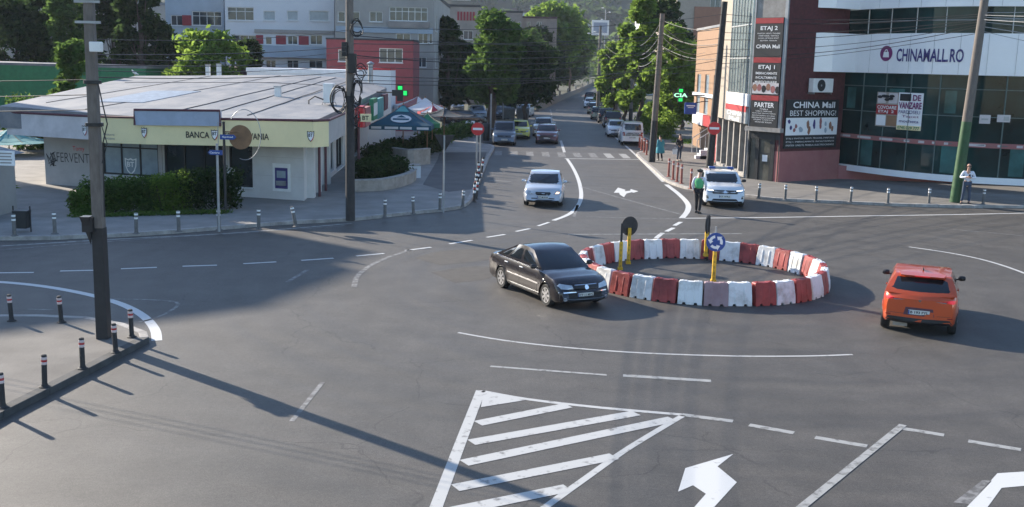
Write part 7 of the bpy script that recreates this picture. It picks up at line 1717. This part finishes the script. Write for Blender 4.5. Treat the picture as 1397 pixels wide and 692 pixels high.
# ================================================================== overhead cables
def ppt(key, z): b, P, R_ = POLE[key]; return b + P(z - b.z)
CG = 'overhead cables'
def cable(a, b, sag, r, lab, m='cable', n=14):
    mid = (a + b) / 2; t = MB(); pts = [a.lerp(b, i / n) + Vector((0, 0, -4 * sag * (i / n) * (1 - i / n))) for i in range(n + 1)]
    t.tube([p - a for p in pts], r, 5); o = t.build('overhead_cable', M[m], smooth=60); o.location = a
    return tag(o, lab, 'cable', CG)
def L_(u, v, Y): return V(u, v, Y)
def fam(A, B, za, zb, sag, r, ab, m='cable', jit=.15):
    n = len(za)
    for i in range(n):
        a = ppt(A, za[i]) if isinstance(A, str) else A + Vector((0, 0, za[i])); b = ppt(B, zb[i]) if isinstance(B, str) else B + Vector((0, 0, zb[i]))
        R2 = random.Random(i * 7 + n)
        cable(a, b, sag * (1 + R2.uniform(-jit, jit) * 3), r if i % 2 else r * .8, '%s %s cable %s' % ('topmost' if i == 0 else ordn(i) + ' highest', 'pale' if m == 'cable_grey' else 'black', ab), m)
fam('p1', 'p2', [6.3, 6.0, 5.92, 5.8, 5.68, 5.55], [7.1, 6.5, 6.35, 6.1, 5.85, 5.6], .12, .011, 'between the tall concrete pole and the dark pole by the bank')
fam('p2', 'p3', [7.2, 6.6, 6.35, 6.1, 5.8, 5.5, 5.3], [9.0, 8.2, 7.7, 7.3, 6.9, 6.5, 6.0], .45, .015, 'crossing the street from dark bank pole to corner tower pole')
fam('p3', 'p4', [9.0, 8.6, 8.0, 7.6, 7.1, 6.7, 6.3], [8.75, 8.65, 8.5, 8.4, 8.3, 8.2, 7.9], .35, .018, 'between the corner tower pole and the green pole')
fam('p4', Vector((36, 48.5, 0)), [8.8, 8.6, 8.4, 8.2, 8.0], [10.2, 9.2, 8.2, 7.2, 5.9], .25, .017, 'from the green pole to the right edge', 'cable_grey')
fam('p4', Vector((24.0, 22, 0)), [8.7, 8.5], [8.6, 7.6], .3, .012, 'from the green pole towards the camera', 'cable_grey')
fam('p3', 'p5', [8.2, 7.4, 6.6], [8.9, 8.2, 7.4], .35, .02, 'between corner tower pole and the pole by the red bollards')
fam('p5', 'p6', [8.9, 8.1, 7.5, 7.0], [8.2, 7.6, 7.1, 6.6], .8, .014, 'up the street from the pole by the red bollards', 'cable_grey')
fam('p6', 'p8', [8.2, 7.3, 6.6], [10.5, 9.4, 8.4], .8, .016, 'farther up the right of the street')
fam('p5', 'p2', [7.8, 7.0, 6.2], [6.9, 6.2, 5.2], .5, .018, 'crossing the street from the red bollards pole to dark bank pole')
fam('p1', Vector((-28, 30, 0)), [5.5, 5.2, 4.9], [5.2, 4.9, 4.5], .2, .010, 'from the tall concrete pole to the left edge')
fam('p5', Vector((13.9, 80, 0)), [8.6, 8.0, 7.4], [7.6, 7.2, 6.8], .5, .014, 'from the pole by the red bollards to the orange building', 'cable_grey')
# gulls on the green hall
for u, v, lab in ((183, 86, 'small white gull on the right end of the green hall roof'), (45, 84, 'small white gull on the left part of the green hall roof')):
    p = V(u, v, 88 if u < 100 else 85.5); t = thing('gull', lab, 'bird', (p.x, p.y, 4.42), 0, 'gulls on the green hall')
    skin('body', {'t': ((.34, 0, .10), .015), 'r': ((.16, 0, .16), .07), 'b': ((0, 0, .22), .10), 'n': ((-.12, 0, .33), .055), 'h': ((-.16, 0, .44), .055), 'k': ((-.25, 0, .42), .012)}, [('t', 'r'), ('r', 'b'), ('b', 'n'), ('n', 'h'), ('h', 'k')], M['white_sign'], t, 1, 2)
    for s in (-1, 1): q = MB(); q.tube([(.02, s * .04, .16), (.02, s * .04, 0), (-.05, s * .04, 0)], .008, 5); q.build('leg', M['yellow_post'], t)
# ================================================================== light, sky, air, camera
SUN_EL, AZ = math.radians(23), (-.766, .643)
w = bpy.data.worlds.new('World'); scene.world = w; w.use_nodes = True
N = w.node_tree.nodes; bg = N['Background']; sky = N.new('ShaderNodeTexSky'); sky.sky_type = 'NISHITA'; sky.sun_disc = False
sky.sun_elevation = SUN_EL; sky.sun_rotation = math.atan2(AZ[0], AZ[1]); sky.air_density = 1.0; sky.dust_density = .4; sky.ozone_density = 3.0
w.node_tree.links.new(sky.outputs[0], bg.inputs[0]); bg.inputs[1].default_value = .13
sl_ = bpy.data.lights.new('sun', 'SUN'); sl_.energy = 5.0; sl_.angle = math.radians(.5); sl_.color = (1, .90, .76)
so_ = bpy.data.objects.new('sun', sl_); COL.objects.link(so_)
dirv = Vector((AZ[0] * math.cos(SUN_EL), AZ[1] * math.cos(SUN_EL), math.sin(SUN_EL))); so_.rotation_euler = dirv.to_track_quat('Z', 'Y').to_euler(); so_.location = dirv * 100
HAZE = True
if HAZE:
    q = MB(); q.prism([(-760, -40), (760, -40), (760, 1180), (-760, 1180)], -1.2, 120); h_ = q.build('haze', bpy.data.materials.new('haze_air')); hm = h_.data.materials[0]; hm.use_nodes = True
    N = hm.node_tree.nodes; N.remove(N['Principled BSDF']); v = N.new('ShaderNodeVolumePrincipled'); v.inputs['Color'].default_value = (.80, .88, 1, 1); v.inputs['Density'].default_value = .00017; v.inputs['Anisotropy'].default_value = 0
    hm.node_tree.links.new(v.outputs[0], N['Material Output'].inputs['Volume']); tag(h_, kind='stuff')
cd = bpy.data.cameras.new('camera'); cam = bpy.data.objects.new('camera', cd); COL.objects.link(cam); scene.camera = cam
cd.sensor_width = 36; cd.lens = F / 1397 * 36; cd.clip_end = 4000; cd.clip_start = .1
cam.matrix_world = Matrix(((RR.x, UU.x, -FW.x, 0), (RR.y, UU.y, -FW.y, 0), (RR.z, UU.z, -FW.z, CH), (0, 0, 0, 1)))
vs_ = scene.view_settings; vs_.view_transform = 'Standard'; vs_.look = 'None'; vs_.gamma = 1; vs_.exposure = 1.17
